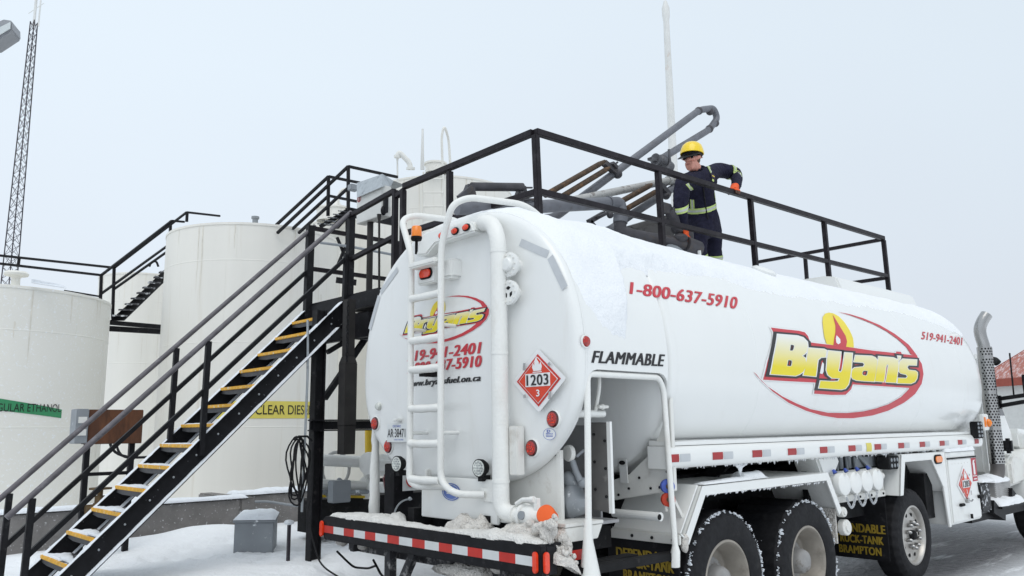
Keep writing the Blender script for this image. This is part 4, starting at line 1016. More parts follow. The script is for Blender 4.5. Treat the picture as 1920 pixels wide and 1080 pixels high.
# --- wheels
def make_wheel(c, r, w, deep, snow, rimr):
    """wheel part centred on c: hub mesh with tyre, rim, stud and snow sub-parts; outer side faces -Y"""
    b = MB()
    if deep: b.lathe([(0, .02), (.05, .022), (.085, .04), (.10, .07), (.105, .14), (.16, .16), (.16, .20), (0, .20)], (c[0], c[1], c[2]), (0, 1, 0), 28)
    else: b.lathe([(0, -.005), (.03, -.005), (.045, .005), (.05, .03), (.05, .05), (0, .05)], c, (0, 1, 0), 24)
    wh = b.build('wheel', mat('hub_grey', (.30, .295, .29), .5, var=.15, scale=9, dirt=(.2, .18, .16), dirt_amt=.35, dirt_scale=8) if deep else DARK, truck, origin=c)
    b = MB(); seg = 120; prof = [(rimr + .005, .03), (rimr + .012, .008), (rimr + .05, -.004), (r - .10, -.006), (r - .045, .006), (r - .012, .03)]
    prof += [(r, .05 + .0), (r, w - .05), (r - .012, w - .03), (r - .045, w - .006), (r - .10, w), (rimr + .03, w - .01), (rimr, w - .03)]
    o0 = len(b.v); b.lathe(prof, c, (0, 1, 0), seg)
    for i in (5, 6, 7, 8):                 # lugs: every other block of the shoulder is cut back
        for k in range(seg):
            if (k // 2) % 2: 
                v = b.v[i * seg + k]; d = Vector((v.x - c[0], 0, v.z - c[2])).normalized(); v -= d * (.014 if i in (5, 8) else .010)
    for y in (w * .33, w * .5, w * .67):
        pass
    b.build('tyre', RUBBER, wh, angle=28)
    b = MB()
    if deep:
        b.lathe([(rimr + .006, .028), (rimr + .008, .012), (rimr - .008, .008), (rimr - .020, .02), (rimr - .026, .06), (rimr - .05, .10), (rimr - .055, .17), (.22, .185), (.165, .195), (.0, .195)], c, (0, 1, 0), 48)
        b.build('rim', RIMD, wh)
    else:
        b.lathe([(rimr + .006, .028), (rimr + .008, .012), (rimr - .008, .008), (rimr - .02, .02), (rimr - .03, .055), (rimr - .06, .062), (.17, .045), (.05, .045), (0, .045)], c, (0, 1, 0), 48)
        rim = b.build('rim', ALU, wh)
        nut = None
        for k in range(10):
            t = 2 * math.pi * (k + .5) / 10; p = Vector((c[0] + .125 * math.cos(t), c[1], c[2] + .125 * math.sin(t)))
            b = MB(); b.lathe([(.021, .045), (.021, .03), (.018, .02), (.018, -.002), (.010, -.012), (0, -.013)], p, (0, 1, 0), 12); b.build('wheel_nut', CHROME, wh)
        balls('rim_hole', DARK, wh, [(c[0] + .205 * math.cos(2 * math.pi * k / 10), c[1] + .0515, c[2] + .205 * math.sin(2 * math.pi * k / 10)) for k in range(10)], .022, (1, .25, 1))
    if snow:
        b = MB(); rnd = random.Random(int(c[0] * 31))
        for k in range(460):
            t = math.radians(rnd.uniform(-20, 205)); g_ = noise.noise(Vector((t * 9, c[0], 0)))
            if g_ < -.28: continue
            rr = r - .014 + rnd.uniform(-.008, .012); y = c[1] + .020 + rnd.uniform(-.006, .010)
            if rnd.random() < .05: y += rnd.uniform(.02, .2); rr = r - .004
            z_ = rnd.uniform(.002, .0062) * (1 + g_)
            b.ball((c[0] + rr * math.cos(t), y, c[2] + rr * math.sin(t)), z_, 5, 3, (1, rnd.uniform(.7, 2.6), 1), lump=.6, lf=60)
        b.build('snow_crust', SNOW, wh, kind='stuff')
    return wh
for x, zc, r, w, deep, sn, rr in ((5.42, .51, .508, .56, True, True, .288), (6.65, .505, .508, .56, True, True, .288), (8.86, .515, .465, .27, False, False, .288), (13.35, .50, .50, .28, False, False, .288)):
    wh = make_wheel((x, YS + .035, zc), r, w, deep, sn, rr)
    copy_tree(wh, truck, (0, 2.52 - w - .02 + .0, 0))

# --- folded side panel with lift axle arch, fittings panel and tool box
ya = YS + .005
m = MB()
m.prism([(8.50, ya, .93), (8.62, ya, 1.335), (9.78, ya, 1.325), (9.78, ya, .95), (9.66, ya, .95), (9.40, ya, 1.255), (8.70, ya, 1.255), (8.585, ya, .93)], (0, .02, 0))
m.prism([(8.50, ya, .93), (8.62, ya, 1.335), (8.62, ya + .55, 1.335), (8.50, ya + .55, .93)], (.01, 0, 0)); m.prism([(8.62, ya + .02, 1.322), (9.78, ya + .02, 1.318), (9.78, ya + .6, 1.318), (8.62, ya + .6, 1.322)], (0, 0, .012))
m.prism([(9.42, ya + .02, 1.25), (9.72, ya + .02, .90), (9.72, ya + .6, .90), (9.42, ya + .6, 1.25)], (.01, 0, .01)); m.prism([(9.66, ya, .95), (9.78, ya, .95), (9.78, ya, .52), (9.72, ya, .52)], (0, .02, 0))
arch = m.build('lift_axle_panel', PAINT_L, truck, smooth=False, bevel=.004)
m = MB(); m.box((8.62, ya + .3, .90), (9.70, ya + .33, 1.24)); m.box((9.45, ya + .12, .62), (9.66, ya + .4, 1.1)); m.build('arch_lining', DARK, truck)
m = MB(); m.box((7.30, YS + .16, .93), (8.5, YS + .18, 1.21)); m.box((7.35, YS + .14, .925), (8.48, YS + .155, .985)); m.tube([(8.0, YS + .10, 1.135), (8.33, YS + .10, 1.135)], .034, 14)
m.build('fitting_panel', PAINT_D, truck, bevel=.004)
balls('bolt', DARK, truck, [(x, YS + .138, .955) for x in (7.9, 8.15, 8.42)], .012)
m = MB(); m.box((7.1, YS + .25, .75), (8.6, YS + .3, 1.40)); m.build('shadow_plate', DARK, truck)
m = MB()
for x, d in ((7.35, .30), (7.55, .26), (7.75, .28), (7.92, .24)): m.tube([(x, YS + .24, 1.40), (x, YS + .24, 1.22)], .03, 10); m.tube([(x + .08, YS + .22, 1.36), (x + .02, YS + .18, 1.2)], .012, 8)
m.prism([(8.0, YS + .2, 1.36), (8.1, YS + .2, 1.36), (8.28, YS + .14, 1.18), (8.22, YS + .14, 1.18)], (0, .02, 0)); m.build('manifold_pipe', GREYBOX, truck)
m = MB(); m.prism([(7.02, YS + .10, 1.36), (7.42, YS + .10, 1.37), (7.46, YS + .10, 1.30), (7.36, YS + .10, 1.20), (7.12, YS + .10, 1.19)], (0, .25, 0)); m.build('rail_gusset', PAINT_L, truck, bevel=.02)
caps = []
for i, (px, py) in enumerate(((1583, 908), (1604, 905), (1625, 902), (1645, 899))):
    c = aY(px, py, YS - .005); c.z -= .006 * 0
    b = MB(); ax = Vector((-.10, -1, .04)).normalized()
    b.lathe([(0, .012), (.088, .012), (.098, .006), (.100, -.004), (.100, -.05), (.086, -.055), (.075, -.16), (0, -.16)], c, ax, 32); o = b.build('loading_cap', PAINT, truck)
    b = MB(); b.beam(c + Vector((.0, -.012, .10)), c + Vector((0, -.008, .085)), .02, .03); b.box(c + Vector((-.02, -.005, -.112)), c + Vector((.02, .03, -.095))); b.build('cap_latch', PAINT_D, o)
    b = MB(); b.cyl(c + Vector((-.01, .07, .095)), c + Vector((-.01, .09, .125)), .022, .012); b.build('blue_tag', BLUE, o)
    caps.append(c)
for i in range(4):                       # chains hanging between the caps
    a = caps[i] + Vector((0, .0, -.105)); e = (caps[i + 1] + Vector((-.08, .0, -.10))) if i < 3 else None
    if i == 3: break
    b = MB(); p0 = a + Vector((.02, 0, 0)); p1 = e + Vector((.06, 0, 0)); mid = (p0 + p1) / 2 + Vector((0, 0, -.22)); path = arc_pts(p0, mid, p1, 16)
    for j in range(16):
        q, s = path[j], path[j + 1]; d = (s - q).normalized(); n = Vector((0, 1, 0)) if j % 2 else d.cross(Vector((0, 1, 0)))
        ring = [q + (s - q) * .5 + d * (.022 * math.cos(t)) + n * (.010 * math.sin(t)) for t in [2 * math.pi * k / 10 for k in range(11)]]
        b.tube(ring, .0032, 6)
    b.build('cap_chain', SILV, truck)
for (px, py, r) in ((1582, 960, .045), (1588, 989, .070)):
    c = aY(px, py, YS + .02); b = MB(); b.lathe([(0, .02), (r * .5, .02), (r * .55, .008), (r * .9, .008), (r, 0), (r, -.05), (0, -.05)], c, (-.1, -1, .05), 24); o = b.build('vent_fitting', PAINT_D, truck)
# tool box with placard, extinguisher label, latches
bx0, bx1 = 9.78, 10.72
m = MB(); m.box((bx0, ya - .004, .535), (bx1, ya + .6, 1.325)); tb = m.build('tool_box', PAINT_L, truck, bevel=.012)
m = MB(); m.box((bx0 + .04, ya - .014, .56), (bx1 - .02, ya - .004, 1.235)); dr = m.build('box_door', PAINT_L, tb, bevel=.004)
m = MB(); m.box((bx0 + .03, ya - .018, 1.243), (bx1 - .01, ya - .004, 1.258)); m.build('door_hinge', DARK, tb)
balls('rivet', PAINT_D, tb, [(x, ya - .014, 1.19) for x in (9.93, 10.02, 10.12, 10.22, 10.32, 10.42, 10.52)], .006)
placard(lambda u, v, l: (10.255 + .245 * u, ya - .014 - l, .955 + .205 * v), tb)
m = MB(); m.box((10.53, ya - .0165, .97), (10.69, ya - .0145, 1.235)); el = m.build('extinguisher_label', mat('label_red', (.42, .02, .04), .5, var=.05), tb, smooth=False)
m = MB(); m.prism([(10.575, ya - .018, 1.045), (10.635, ya - .018, 1.045), (10.635, ya - .018, 1.17), (10.62, ya - .018, 1.19), (10.655, ya - .018, 1.215), (10.59, ya - .018, 1.21), (10.555, ya - .018, 1.15), (10.58, ya - .018, 1.18)], (0, .001, 0)); m.prism([(10.54, ya - .018, 1.025), (10.68, ya - .018, 1.025), (10.68, ya - .018, 1.033), (10.54, ya - .018, 1.033)], (0, .001, 0)); m.prism([(10.56, ya - .018, .988), (10.66, ya - .018, .988), (10.66, ya - .018, 1.0), (10.56, ya - .018, 1.0)], (0, .001, 0)); m.build('extinguisher_symbol', LOGO_W, el, smooth=False)
m = MB(); m.tube([(10.02, ya - .03, .735), (10.12, ya - .03, .735)], .018, 10); m.tube([(10.62, ya - .03, .79), (10.74, ya - .03, .79)], .02, 10); m.tube([(10.3, ya - .04, .62), (10.3, ya - .04, .57)], .015, 8); m.tube([(10.67, ya - .02, .95), (10.69, ya - .02, .84)], .008, 6); m.build('rubber_stop', DARK, tb)
m = MB(); m.cyl((10.24, ya - .016, .775), (10.24, ya - .048, .775), .03); m.tube([(10.24, ya - .04, .775), (10.33, ya - .045, .76), (10.37, ya - .045, .775)], .009, 8); m.build('door_latch', CHROME, tb)
# oblong lamps
c = aY(1758, 861, ya); flat = MB()
def side_oval(c, w, h, mm, nm, par, d):
    b = MB(); P = []
    for k in range(24):
        t = 2 * math.pi * k / 24; cx = (w - h) / 2 * (1 if math.cos(t) > 0 else -1); P.append(c + Vector((cx + h / 2 * math.cos(t), 0, h / 2 * math.sin(t))))
    b.prism(P, (0, d, 0)); return b.build(nm, mm, par, bevel=.003)
side_oval(c, .22, .10, DARK, 'lamp_bezel', arch, -.012); side_oval(c + Vector((0, -.012, 0)), .185, .068, AMBER, 'amber_lamp', arch, -.01)
m = MB(); c = aY(1674, 867, YS + .06); m.box(c + Vector((-.16, -.03, -.065)), c + Vector((.18, .10, .065))); wl_ = m.build('work_light', DARK, truck, bevel=.008)
balls('lens', GREYBOX, wl_, [c + Vector((-.10 + .07 * i, -.032, .028 * j)) for i in range(4) for j in (-1, 1)], .020, (1, .3, 1))
m = MB(); m.box((8.0, YS + .2, 1.22), (8.6, YS + .3, 1.32)); m.build('frosted_block', GREYBOX, truck)
# front end of the rub rail: lamps
c = aX(1828, 807, 11.0); m = MB(); c = aY(1829, 806, YS + .0); m.box(c + Vector((-.10, -.05, -.10)), c + Vector((.12, .03, .10))); wl_ = m.build('work_light', DARK, truck, bevel=.01)
balls('lens', GREYBOX, wl_, [c + Vector((-.045 + .1 * i, -.053, -.07 + .047 * j)) for i in range(2) for j in range(4)], .024, (1.2, .3, .7))
c = aY(1846, 793, YS + .0); m = MB(); m.box(c + Vector((-.09, -.02, -.09)), c + Vector((.10, .03, .11))); o = m.build('corner_lamp', PAINT, truck, bevel=.01)
m = MB(); m.ball(c + Vector((.05, -.03, .0)), .05, 12, 8, (.8, .8, 1)); m.box(c + Vector((-.07, -.028, -.05)), c + Vector((-.02, -.018, .07))); m.build('lens', AMBER, o)

# --- exhaust stack with perforated shield (real holes rows modelled as dark discs sunk into the sheet) and curved chrome tip
SY_ = YS + .16
pt = [aY(1851, 652, SY_), aY(1864, 870, SY_)]
SX_ = (pt[0].x + pt[1].x) / 2; z1, z0 = pt[0].z, pt[1].z
rs = .092
m = MB(); m.lathe([(rs, 0), (rs, z1 - z0), (rs - .012, z1 - z0), (rs - .012, 0)], (SX_, SY_, z0), (0, 0, 1), 40); stk = m.build('exhaust_shield', CHROME, truck)
m = MB(); rows = int((z1 - z0) / .036)
for j in range(rows):
    if j % 13 == 12: continue
    for k in range(15):
        t = 2 * math.pi * (k + .5 * (j % 2)) / 15; n = Vector((math.cos(t), math.sin(t), 0)); p = Vector((SX_, SY_, z0 + .025 + j * .036)) + n * (rs + .0012)
        if n.y > .35: continue
        a = Vector((-n.y, n.x, 0)); m.add([p + a * (.0115 * math.cos(q)) + Vector((0, 0, .0125 * math.sin(q))) - n * (.0115 * math.cos(q)) ** 2 / (2 * rs) for q in [2 * math.pi * i / 8 for i in range(8)]], [tuple(range(8))])
m.build('shield_hole', DARK, stk, smooth=False, kind='stuff')
m = MB()
u_ = Vector((.75, -.66, 0))
T0 = Vector((SX_, SY_, z1)); tip = [T0 - Vector((0, 0, .3)), T0 + Vector((0, 0, .02)), T0 - u_ * .03 + Vector((0, 0, .14)), T0 - u_ * .035 + Vector((0, 0, .25)), T0 + u_ * .02 + Vector((0, 0, .36)), T0 + u_ * .085 + Vector((0, 0, .44))]
m.tube(bend(tip, .15), .075, 24, cap=False); m.build('exhaust_tip', CHROME, truck)
e = T0 + u_ * .078 + Vector((0, 0, .432)); dd = (tip[-1] - tip[-2]).normalized(); m = MB(); m.cyl(e, e + dd * .003, .071); m.build('exhaust_bore', DARK, truck)
m = MB(); m.tube(bend([(SX_, SY_, z0 + .1), (SX_, SY_, z0 - .12), (SX_ - .1, SY_ + .05, z0 - .28), (SX_ - .45, SY_ + .25, z0 - .33)], .2), .085, 18); m.build('exhaust_elbow', mat('dull_steel', (.16, .15, .145), .5, metal=.5, var=.2), truck)
m = MB(); m.tube(bend([aY(1855, 674, 3.75), aY(1866, 676, 3.72), aY(1871, 681, 3.7)], .05), .05, 12); m.build('intake_pipe', DARK, truck)

# --- cab: sleeper-less conventional cab with hood, door, window, mirror, step and fuel tank
m = MB()
m.prism([(12.1, 3.80, .95), (12.1, 3.80, 2.55), (12.4, 3.80, 2.6), (13.28, 3.80, 1.52), (13.4, 3.80, .95)], (0, 1.9, 0)); cab = m.build('cab', PAINT, truck, bevel=.05)
m = MB(); m.prism([(12.25, 3.797, 1.05), (12.25, 3.797, 2.42), (12.42, 3.797, 2.42), (13.15, 3.797, 1.52), (13.15, 3.797, 1.05)], (0, -.012, 0)); m.build('cab_door', PAINT, cab, bevel=.008)
m = MB(); m.prism([(12.5, 3.782, 1.74), (12.42, 3.782, 2.35), (12.46, 3.782, 2.35), (12.98, 3.782, 1.74)], (0, -.004, 0)); m.build('side_window', GLASS, cab)
m = MB(); m.prism([(13.3, 3.66, 1.56), (14.6, 3.75, 1.50), (15.1, 3.9, 1.3), (15.1, 3.9, .8), (14.0, 3.7, .9), (13.35, 3.66, 1.22)], (0, 2.0, 0)); m.build('hood', PAINT, cab, bevel=.09)
m = MB(); fa = [(13.5 + .72 * math.cos(t), .5 + .78 * math.sin(t)) for t in [math.pi * k / 14 for k in range(15)]]
m.prism([(x, 3.47, z) for x, z in fa] + [(13.5 + .62 * math.cos(t), 3.47, .5 + .66 * math.sin(t)) for t in [math.pi * k / 14 for k in range(14, -1, -1)]], (0, .5, 0)); m.build('front_fender', PAINT, cab, bevel=.02)
for a, b_ in (((1874, 748), (1922, 741)), ((1876, 761), (1922, 753))): m = MB(); m.beam(aY(*a, 3.72), aY(*b_, 3.35), .05, .05); m.build('mirror_arm', BLACK, cab)
m = MB(); m.beam(aY(1873, 742, 3.74), aY(1875, 766, 3.74), .05, .05); m.build('mirror_bracket', BLACK, cab)
a, b_ = aY(1919, 702, 3.35), aY(1950, 770, 3.2); m = MB(); m.box((a.x, 3.15, b_.z), (a.x + .12, 3.38, a.z)); m.build('side_mirror', BLACK, cab, bevel=.01)
m = MB(); m.prism([(12.35, 3.60, .80), (12.35, 3.60, 1.12), (12.5, 3.60, 1.22), (13.0, 3.60, 1.15), (13.2, 3.60, .85)], (0, .25, 0)); m.build('rear_fairing', PAINT_D, cab, bevel=.04)
m = MB(); m.tube([aY(1901, 742, 3.5), aY(1893, 662, 3.45)], .011, 8); m.build('whip_antenna', BLACK, cab)
c = aY(1890, 836, 3.62); m = MB(); m.box(c + Vector((-.05, -.05, -.10)), c + Vector((.07, .05, .10))); m.build('hood_mirror', BLACK, cab, bevel=.03)
a, b_ = aY(1864, 905, 3.60), aY(1899, 950, 3.60)
m = MB(); m.box((a.x, 3.60, b_.z), (b_.x, 4.0, a.z))
for k in range(14): z = b_.z + (a.z - b_.z) * (k + .5) / 14; m.box((a.x + .01, 3.592, z - .006), (b_.x - .01, 3.60, z + .006))
ft = m.build('step_box', mat('ribbed_steel', (.42, .41, .40), .45, metal=.5, var=.12, scale=9), truck)
stx0, stx1, stz = a.x, b_.x, a.z
a, b_ = aY(1836, 905, YS + .05), aY(1862, 960, YS + .05); btx = (a.x, b_.x, a.z); m = MB(); m.box((a.x, YS + .05, b_.z), (b_.x, YS + .45, a.z)); m.build('battery_box', mat('frosted_black', (.015, .015, .017), .6, dirt=(.75, .77, .8), dirt_amt=.38, dirt_scale=20), truck, bevel=.03)
p4 = [aY(1864, 938, 3.52), aY(1886, 966, 3.52), aY(1886, 976, 3.52), aY(1864, 962, 3.52)]
m = MB(); m.prism(p4, (0, .3, 0)); m.prism([aY(1898, 915, 3.55), aY(1914, 938, 3.55), aY(1898, 938, 3.55)], (0, .2, 0)); q0, q1 = aY(1876, 950, 3.50), aY(1918, 940, 3.50); spz = q0.z; m.box((q0.x, 3.48, spz - .03), (q1.x, 3.95, spz)); m.box((10.72, 3.6, .47), (12.9, 3.9, .56)); m.build('cab_step', BLACK, truck)

# ================================================================ SNOW AND ICE LYING ON THE TRUCK (one object nobody could count)
ms = MB()
# sheet on the tank: thickness field in (x, arc) with a ragged edge
def fbm(x, y, z=0, o=4):
    s = 0; a = 1
    for _ in range(o): s += a * noise.noise(Vector((x, y, z))); x *= 2.1; y *= 2.1; z += 3; a *= .5
    return s
STOP = S0 - 0.0
def lower_edge(x):      # lowest arc height covered by snow
    pts = [(3.70, .62), (3.85, .44), (3.95, .34), (4.05, .20), (4.15, .145), (4.27, .16), (4.33, .32), (4.37, .52), (4.41, .74), (4.62, .77), (4.8, .76), (5.2, .82), (5.9, .84), (6.4, .76), (7.0, .80), (7.5, .82), (8.0, .82), (8.8, .86), (9.8, .88), (10.6, .82), (10.9, .72), (11.2, .70), (11.4, .8)]
    for a, b in zip(pts, pts[1:]):
        if a[0] <= x <= b[0]: return a[1] + (b[1] - a[1]) * (x - a[0]) / (b[0] - a[0])
    return pts[-1][1]
nxs, nss = 420, 150
X0, X1 = 3.855, 11.3
vs = []; th = []
for i in range(nxs + 1):
    x = X0 + (X1 - X0) * (i / nxs) ** 1.35
    for j in range(nss + 1):
        s = .10 + (STOP + .55 - .10) * j / nss
        e = lower_edge(min(max(x, 3.71), 11.4)) + .035 * fbm(x * 3.5, s * 3) + .026 * fbm(x * 14, s * 14) + .012 * fbm(x * 44, s * 44)
        d = s - e
        t = min(1, max(0, d / .16)) ** .8
        near = 1.0 if x < 4.6 else max(.45, 1 - (x - 4.6) * .5)
        thick = t * near * (.018 + .022 * (fbm(x * 2.2, s * 2.2, 7) + .5) + .006 * fbm(x * 9, s * 9, 2) + (.035 * min(1, max(0, (s - .55) / .35)) if x < 6.5 else .012)) - .006
        thick = max(thick, -.006)
        edge = min(1, .25 + (x - X0) / .20, (X1 - x) / .1)
        edge = max(0, min(1, (x - X0) / .14, (X1 - x) / .1)) ** .6; off_ = thick * edge - .005 * (1 - edge)
        if s <= STOP: w, z, n = side(s); p = Vector((x, YC - (w + n[0] * off_), z + n[1] * off_))
        else: w, z, n = side(STOP - (s - STOP)); p = Vector((x, YC + (w + n[0] * off_), z + n[1] * off_))
        vs.append(p); th.append(thick)
fs = []
for i in range(nxs):
    for j in range(nss):
        q = (i * (nss + 1) + j, (i + 1) * (nss + 1) + j, (i + 1) * (nss + 1) + j + 1, i * (nss + 1) + j + 1)
        if max(th[k] for k in q) > -.004: fs.append(q)
ms.add(vs, fs)
# the rest: ridges and lumps
mbs = MB()
snow_ridge(mbs, [(3.59, 6.07, .95), (3.61, 5.75, .95), (3.61, 5.4, .95), (3.59, 5.1, .95), (3.57, 4.7, .95), (3.58, 4.4, .95), (3.60, 4.1, .95), (3.60, 3.85, .95), (3.57, YB + .03, .95)], [.13, .20, .20, .13, .10, .14, .20, .20, .12], [.03, .05, .055, .032, .022, .028, .05, .055, .022], seed=3, lf=11, lump=.32)
snow_ridge(mbs, [(3.74, 5.40, .96), (3.66, 5.25, .96), (3.60, 5.12, .955)], [.12, .12, .08], [.06, .05, .03], seed=8, lf=9)
snow_ridge(mbs, [(3.56, 5.9, .955), (3.56, 5.3, .955), (3.56, 4.6, .955), (3.56, 3.8, .955)], .09, .02, seed=18, lf=22, lump=.8)
bsn = mbs.build('bumper_snow', mat('beige_snow', (.85, .835, .80), .95, var=.06, scale=9, dirt=(.70, .64, .57), dirt_amt=.34, dirt_scale=5, bump=.8, bump_scale=60, spec=.2, sharp=.4), angle=180); tag(bsn, 'slightly sandy snow lying along the top of the striped black bumper', 'snow', kind='stuff')
snow_ridge(ms, [(4.75, YF + .08, 1.53), (8.0, YF + .08, 1.535), (10.8, YF + .08, 1.53)], .06, .008, seed=5, lf=3)
snow_ridge(ms, [(5.12, YF + .06, 1.222), (5.6, YF + .08, 1.222), (6.1, YF + .10, 1.225)], .10, [.012, .03, .02], seed=2)
snow_ridge(ms, [(5.75, YF + .12, 1.225), (6.05, YF + .12, 1.225)], .14, [.06, .05], seed=22)
snow_ridge(ms, [(9.8, YF + .1, 1.325), (10.3, YF + .1, 1.325), (10.7, YF + .1, 1.325)], .22, [.05, .06, .07], seed=4)
snow_ridge(ms, [(10.75, YF + .06, 1.50), (11.0, YF + .06, 1.50)], .12, [.05, .03], seed=14)
snow_ridge(ms, [(btx[0], YF + .2, btx[2]), (btx[1], YF + .2, btx[2])], .36, .05, seed=6); snow_ridge(ms, [(q0.x, 3.66, spz), (q1.x, 3.66, spz)], .38, [.09, .10, .08], seed=7); snow_ridge(ms, [(stx0 - .05, 3.72, stz), (stx1, 3.72, stz)], .3, .08, seed=8)
rnd = random.Random(5)
for k in range(150):                     # frost fringe and small icicles below the rub rail and the fender
    x = rnd.uniform(4.75, 10.9); h = rnd.uniform(.006, .02) * (2.2 if rnd.random() < .08 else 1)
    ms.cyl((x, YS + .05, 1.352), (x + rnd.uniform(-.004, .004), YS + .05, 1.352 - h), rnd.uniform(.006, .014), .001, seg=6)
for k in range(70):
    x = rnd.uniform(5.12, 6.95); h = rnd.uniform(.006, .022)
    ms.cyl((x, YF + .01, 1.152), (x, YF + .012, 1.152 - h), rnd.uniform(.006, .016), .001, seg=6)
for k in range(14):
    ms.cyl((5.66 + k * .012, YF + .08, 1.352), (5.68 + k * .007, YF + .08, 1.352 - .03 - .07 * math.exp(-((k - 6) / 3) ** 2)), .014, .002, seg=6)
sn = ms.build('snow_cover', SNOW_S, angle=180); tag(sn, 'white snow and ice lying on the tank top, draped over its rear shoulder', 'snow', kind='stuff')
md = MB()
def dirty_pile(path, w, h, sd): snow_ridge(md, path, w, h, lump=.6, lf=9, seed=sd)
dirty_pile([(3.64, 4.62, .955), (3.66, 4.48, .955), (3.70, 4.34, .96), (3.72, 4.24, .96)], [.10, .16, .18, .12], [.04, .09, .09, .04], 1)
dirty_pile([(3.66, 4.1, .955), (3.66, 3.9, .955), (3.68, 3.7, .955)], [.12, .24, .2], [.05, .10, .07], 2)

pp_ = [aX(985, 992, 3.66), aX(1012, 1004, 3.66), aX(1030, 1018, 3.70), aY(1052, 1040, 3.55), aY(1082, 1060, 3.52)]
dirty_pile([p - Vector((0, 0, .05)) for p in pp_], [.12, .15, .16, .15, .10], [.06, .085, .085, .07, .04], 17)
for (px_, py_, xx, rr, sc_) in ((1030, 983, 3.585, .048, (.5, 1.1, .7)), (1010, 990, 3.60, .045, (.6, 1.2, .9)), (1040, 972, 3.61, .022, (.6, .9, 1)), (1022, 1003, 3.60, .055, (.6, .9, 1)), (994, 985, 3.63, .036, (.6, 1.1, 1)), (1036, 996, 3.62, .04, (.6, .8, 1.2)), (985, 1000, 3.63, .04, (.7, 1.4, .7))): md.ball(aX(px_, py_, xx), rr, 16, 12, sc_, lump=.6, lf=22)
for k in range(60):
    t_ = random.Random(k); p = pp_[min(3, k // 15)].lerp(pp_[min(4, k // 15 + 1)], t_.random()); md.ball(p + Vector((t_.uniform(-.07, .03), t_.uniform(-.05, .05), t_.uniform(-.02, .045))), t_.uniform(.008, .02), 7, 5, lump=.7, lf=50)
md.ball((3.71, 3.70, 1.02), .075, 16, 12, (.7, .9, 1.0), lump=.5, lf=14); md.ball((3.74, 3.62, .95), .07, 14, 10, (.8, 1, 1.2), lump=.5, lf=16); md.ball((3.70, 3.86, 1.0), .05, 12, 9, lump=.5, lf=20)
pq = aX(1024, 1062, 3.57); md.ball(pq, .05, 12, 10, (.9, .35, 1.7), lump=.4, lf=14)
md.ball((4.86, YF + .02, .84), .045, 10, 8, (.8, .7, 1.5), lump=.4, lf=20)
for y in (4.05, 5.64, 5.95): md.ball((3.60, y, .76), .06, 12, 8, (.6, 1.0, .6), lump=.6, lf=16)
md.ball((3.62, 4.4, .70), .13, 12, 9, (.6, 2.4, .5), lump=.6, lf=10)
sd_ = md.build('dirty_snow', SNOW_D, angle=180); tag(sd_, 'gritty brown snow piled on the bumper deck and around the orange cap', 'snow', kind='stuff')

# ================================================================ STAIRCASE up to the loading rack
NY, FY = 8.0, 8.85
def ztop(x): return .46 + (3.12 - .46) / (4.78 - 2.06) * (x - 2.06)
st = thing('metal_staircase', 'long black steel staircase with yellow edged snowy treads and grey handrails', 'staircase', (2.0, 8.4, .3))
for nm, y, s in (('stringer', NY, -1), ('stringer', FY, 1)):
    m = MB(); xa, xb = 1.86, 4.80
    for zz, h in ((0, .035), (-.262, .012)): m.beam((xa, y + .0 * s, ztop(xa) + zz - .006), (xb, y + .0 * s, ztop(xb) + zz - .006), .075, .012)
    m.prism([(xa, y - .006, ztop(xa) - .262), (xa, y - .006, ztop(xa) - .004), (xb, y - .006, ztop(xb) - .004), (xb, y - .006, ztop(xb) - .262)], (0, .012, 0))
    o = m.build(nm, BLACK_FROST, st, smooth=False)
    if s < 0: balls('bolt', GALV, o, [(4.63 - .2066 * k + dx, y - .008, 2.83 - .2 * k) for k in range(13) for dx in (0, .13)], .011)
for k in range(13):
    x, z = 4.585 - .2066 * k, 2.93 - .2 * k
    m = MB(); m.box((x + .012, NY + .01, z - .035), (x + .25, FY - .01, z - .004)); tr = m.build('tread', GRATE, st, smooth=False)
    m = MB(); m.box((x - .012, NY + .012, z - .030), (x + .012, FY - .012, z + .004)); m.build('nosing', YELLOW, tr, bevel=.004)
    m = MB(); m.prism([(x + .004, NY + .012, z - .032), (x + .004, FY - .012, z - .032), (x + .004, FY - .012, z - .062), (x + .004, FY - .20, z - .078), (x + .004, NY + .2, z - .078), (x + .004, NY + .012, z - .062)], (.006, 0, 0)); m.build('tread_bracket', mat('bracket_grey', (.075, .076, .082), .6, var=.2, scale=20, dirt=(.02, .02, .02), dirt_amt=.25, dirt_scale=30), tr, smooth=False)
hz = lambda x: 1.14 + (4.16 - 1.14) / (4.85 - 1.80) * (x - 1.80)
for y in (NY, FY):
    xe = 4.86
    m = MB(); xs_ = 1.62 if y == NY else .6
    m.tube([(xs_, y, hz(xs_)), (xe, y, hz(xe))], .026, 14); m.build('handrail', HANDRAIL, st)
    m = MB(); xs_ = 1.80 if y == NY else 1.8; m.beam((1.80, y, hz(1.80) - .50), (xe - .02, y, hz(xe) - .52), .042, .042); m.build('mid_rail', BLACK, st)
    for xp in (1.80, 3.25):
        m = MB(); m.beam((xp - .03, y - .035, ztop(xp) - .20), (xp, y, hz(xp) - .03), .052, .052, (1, 0, 0)); m.build('post', BLACK, st, bevel=.003)
    for xp, w in (((4.86, .075),) if y == NY else ((4.80, .085),)):
        m = MB(); m.beam((xp - .02, y - .02, 2.75), (xp, y, 4.16), w, w, (1, 0, 0)); m.build('post', BLACK, st, bevel=.004)
m = MB(); m.beam((4.78, NY - .02, 2.7), (4.80, NY - .01, 3.65), .05, .05, (1, 0, 0)); m.build('post', BLACK, st)
m = MB(); m.box((1.4, NY - .1, .20), (2.0, FY + .1, .30)); m.build('foot_slab', SNOW, st, bevel=.05)

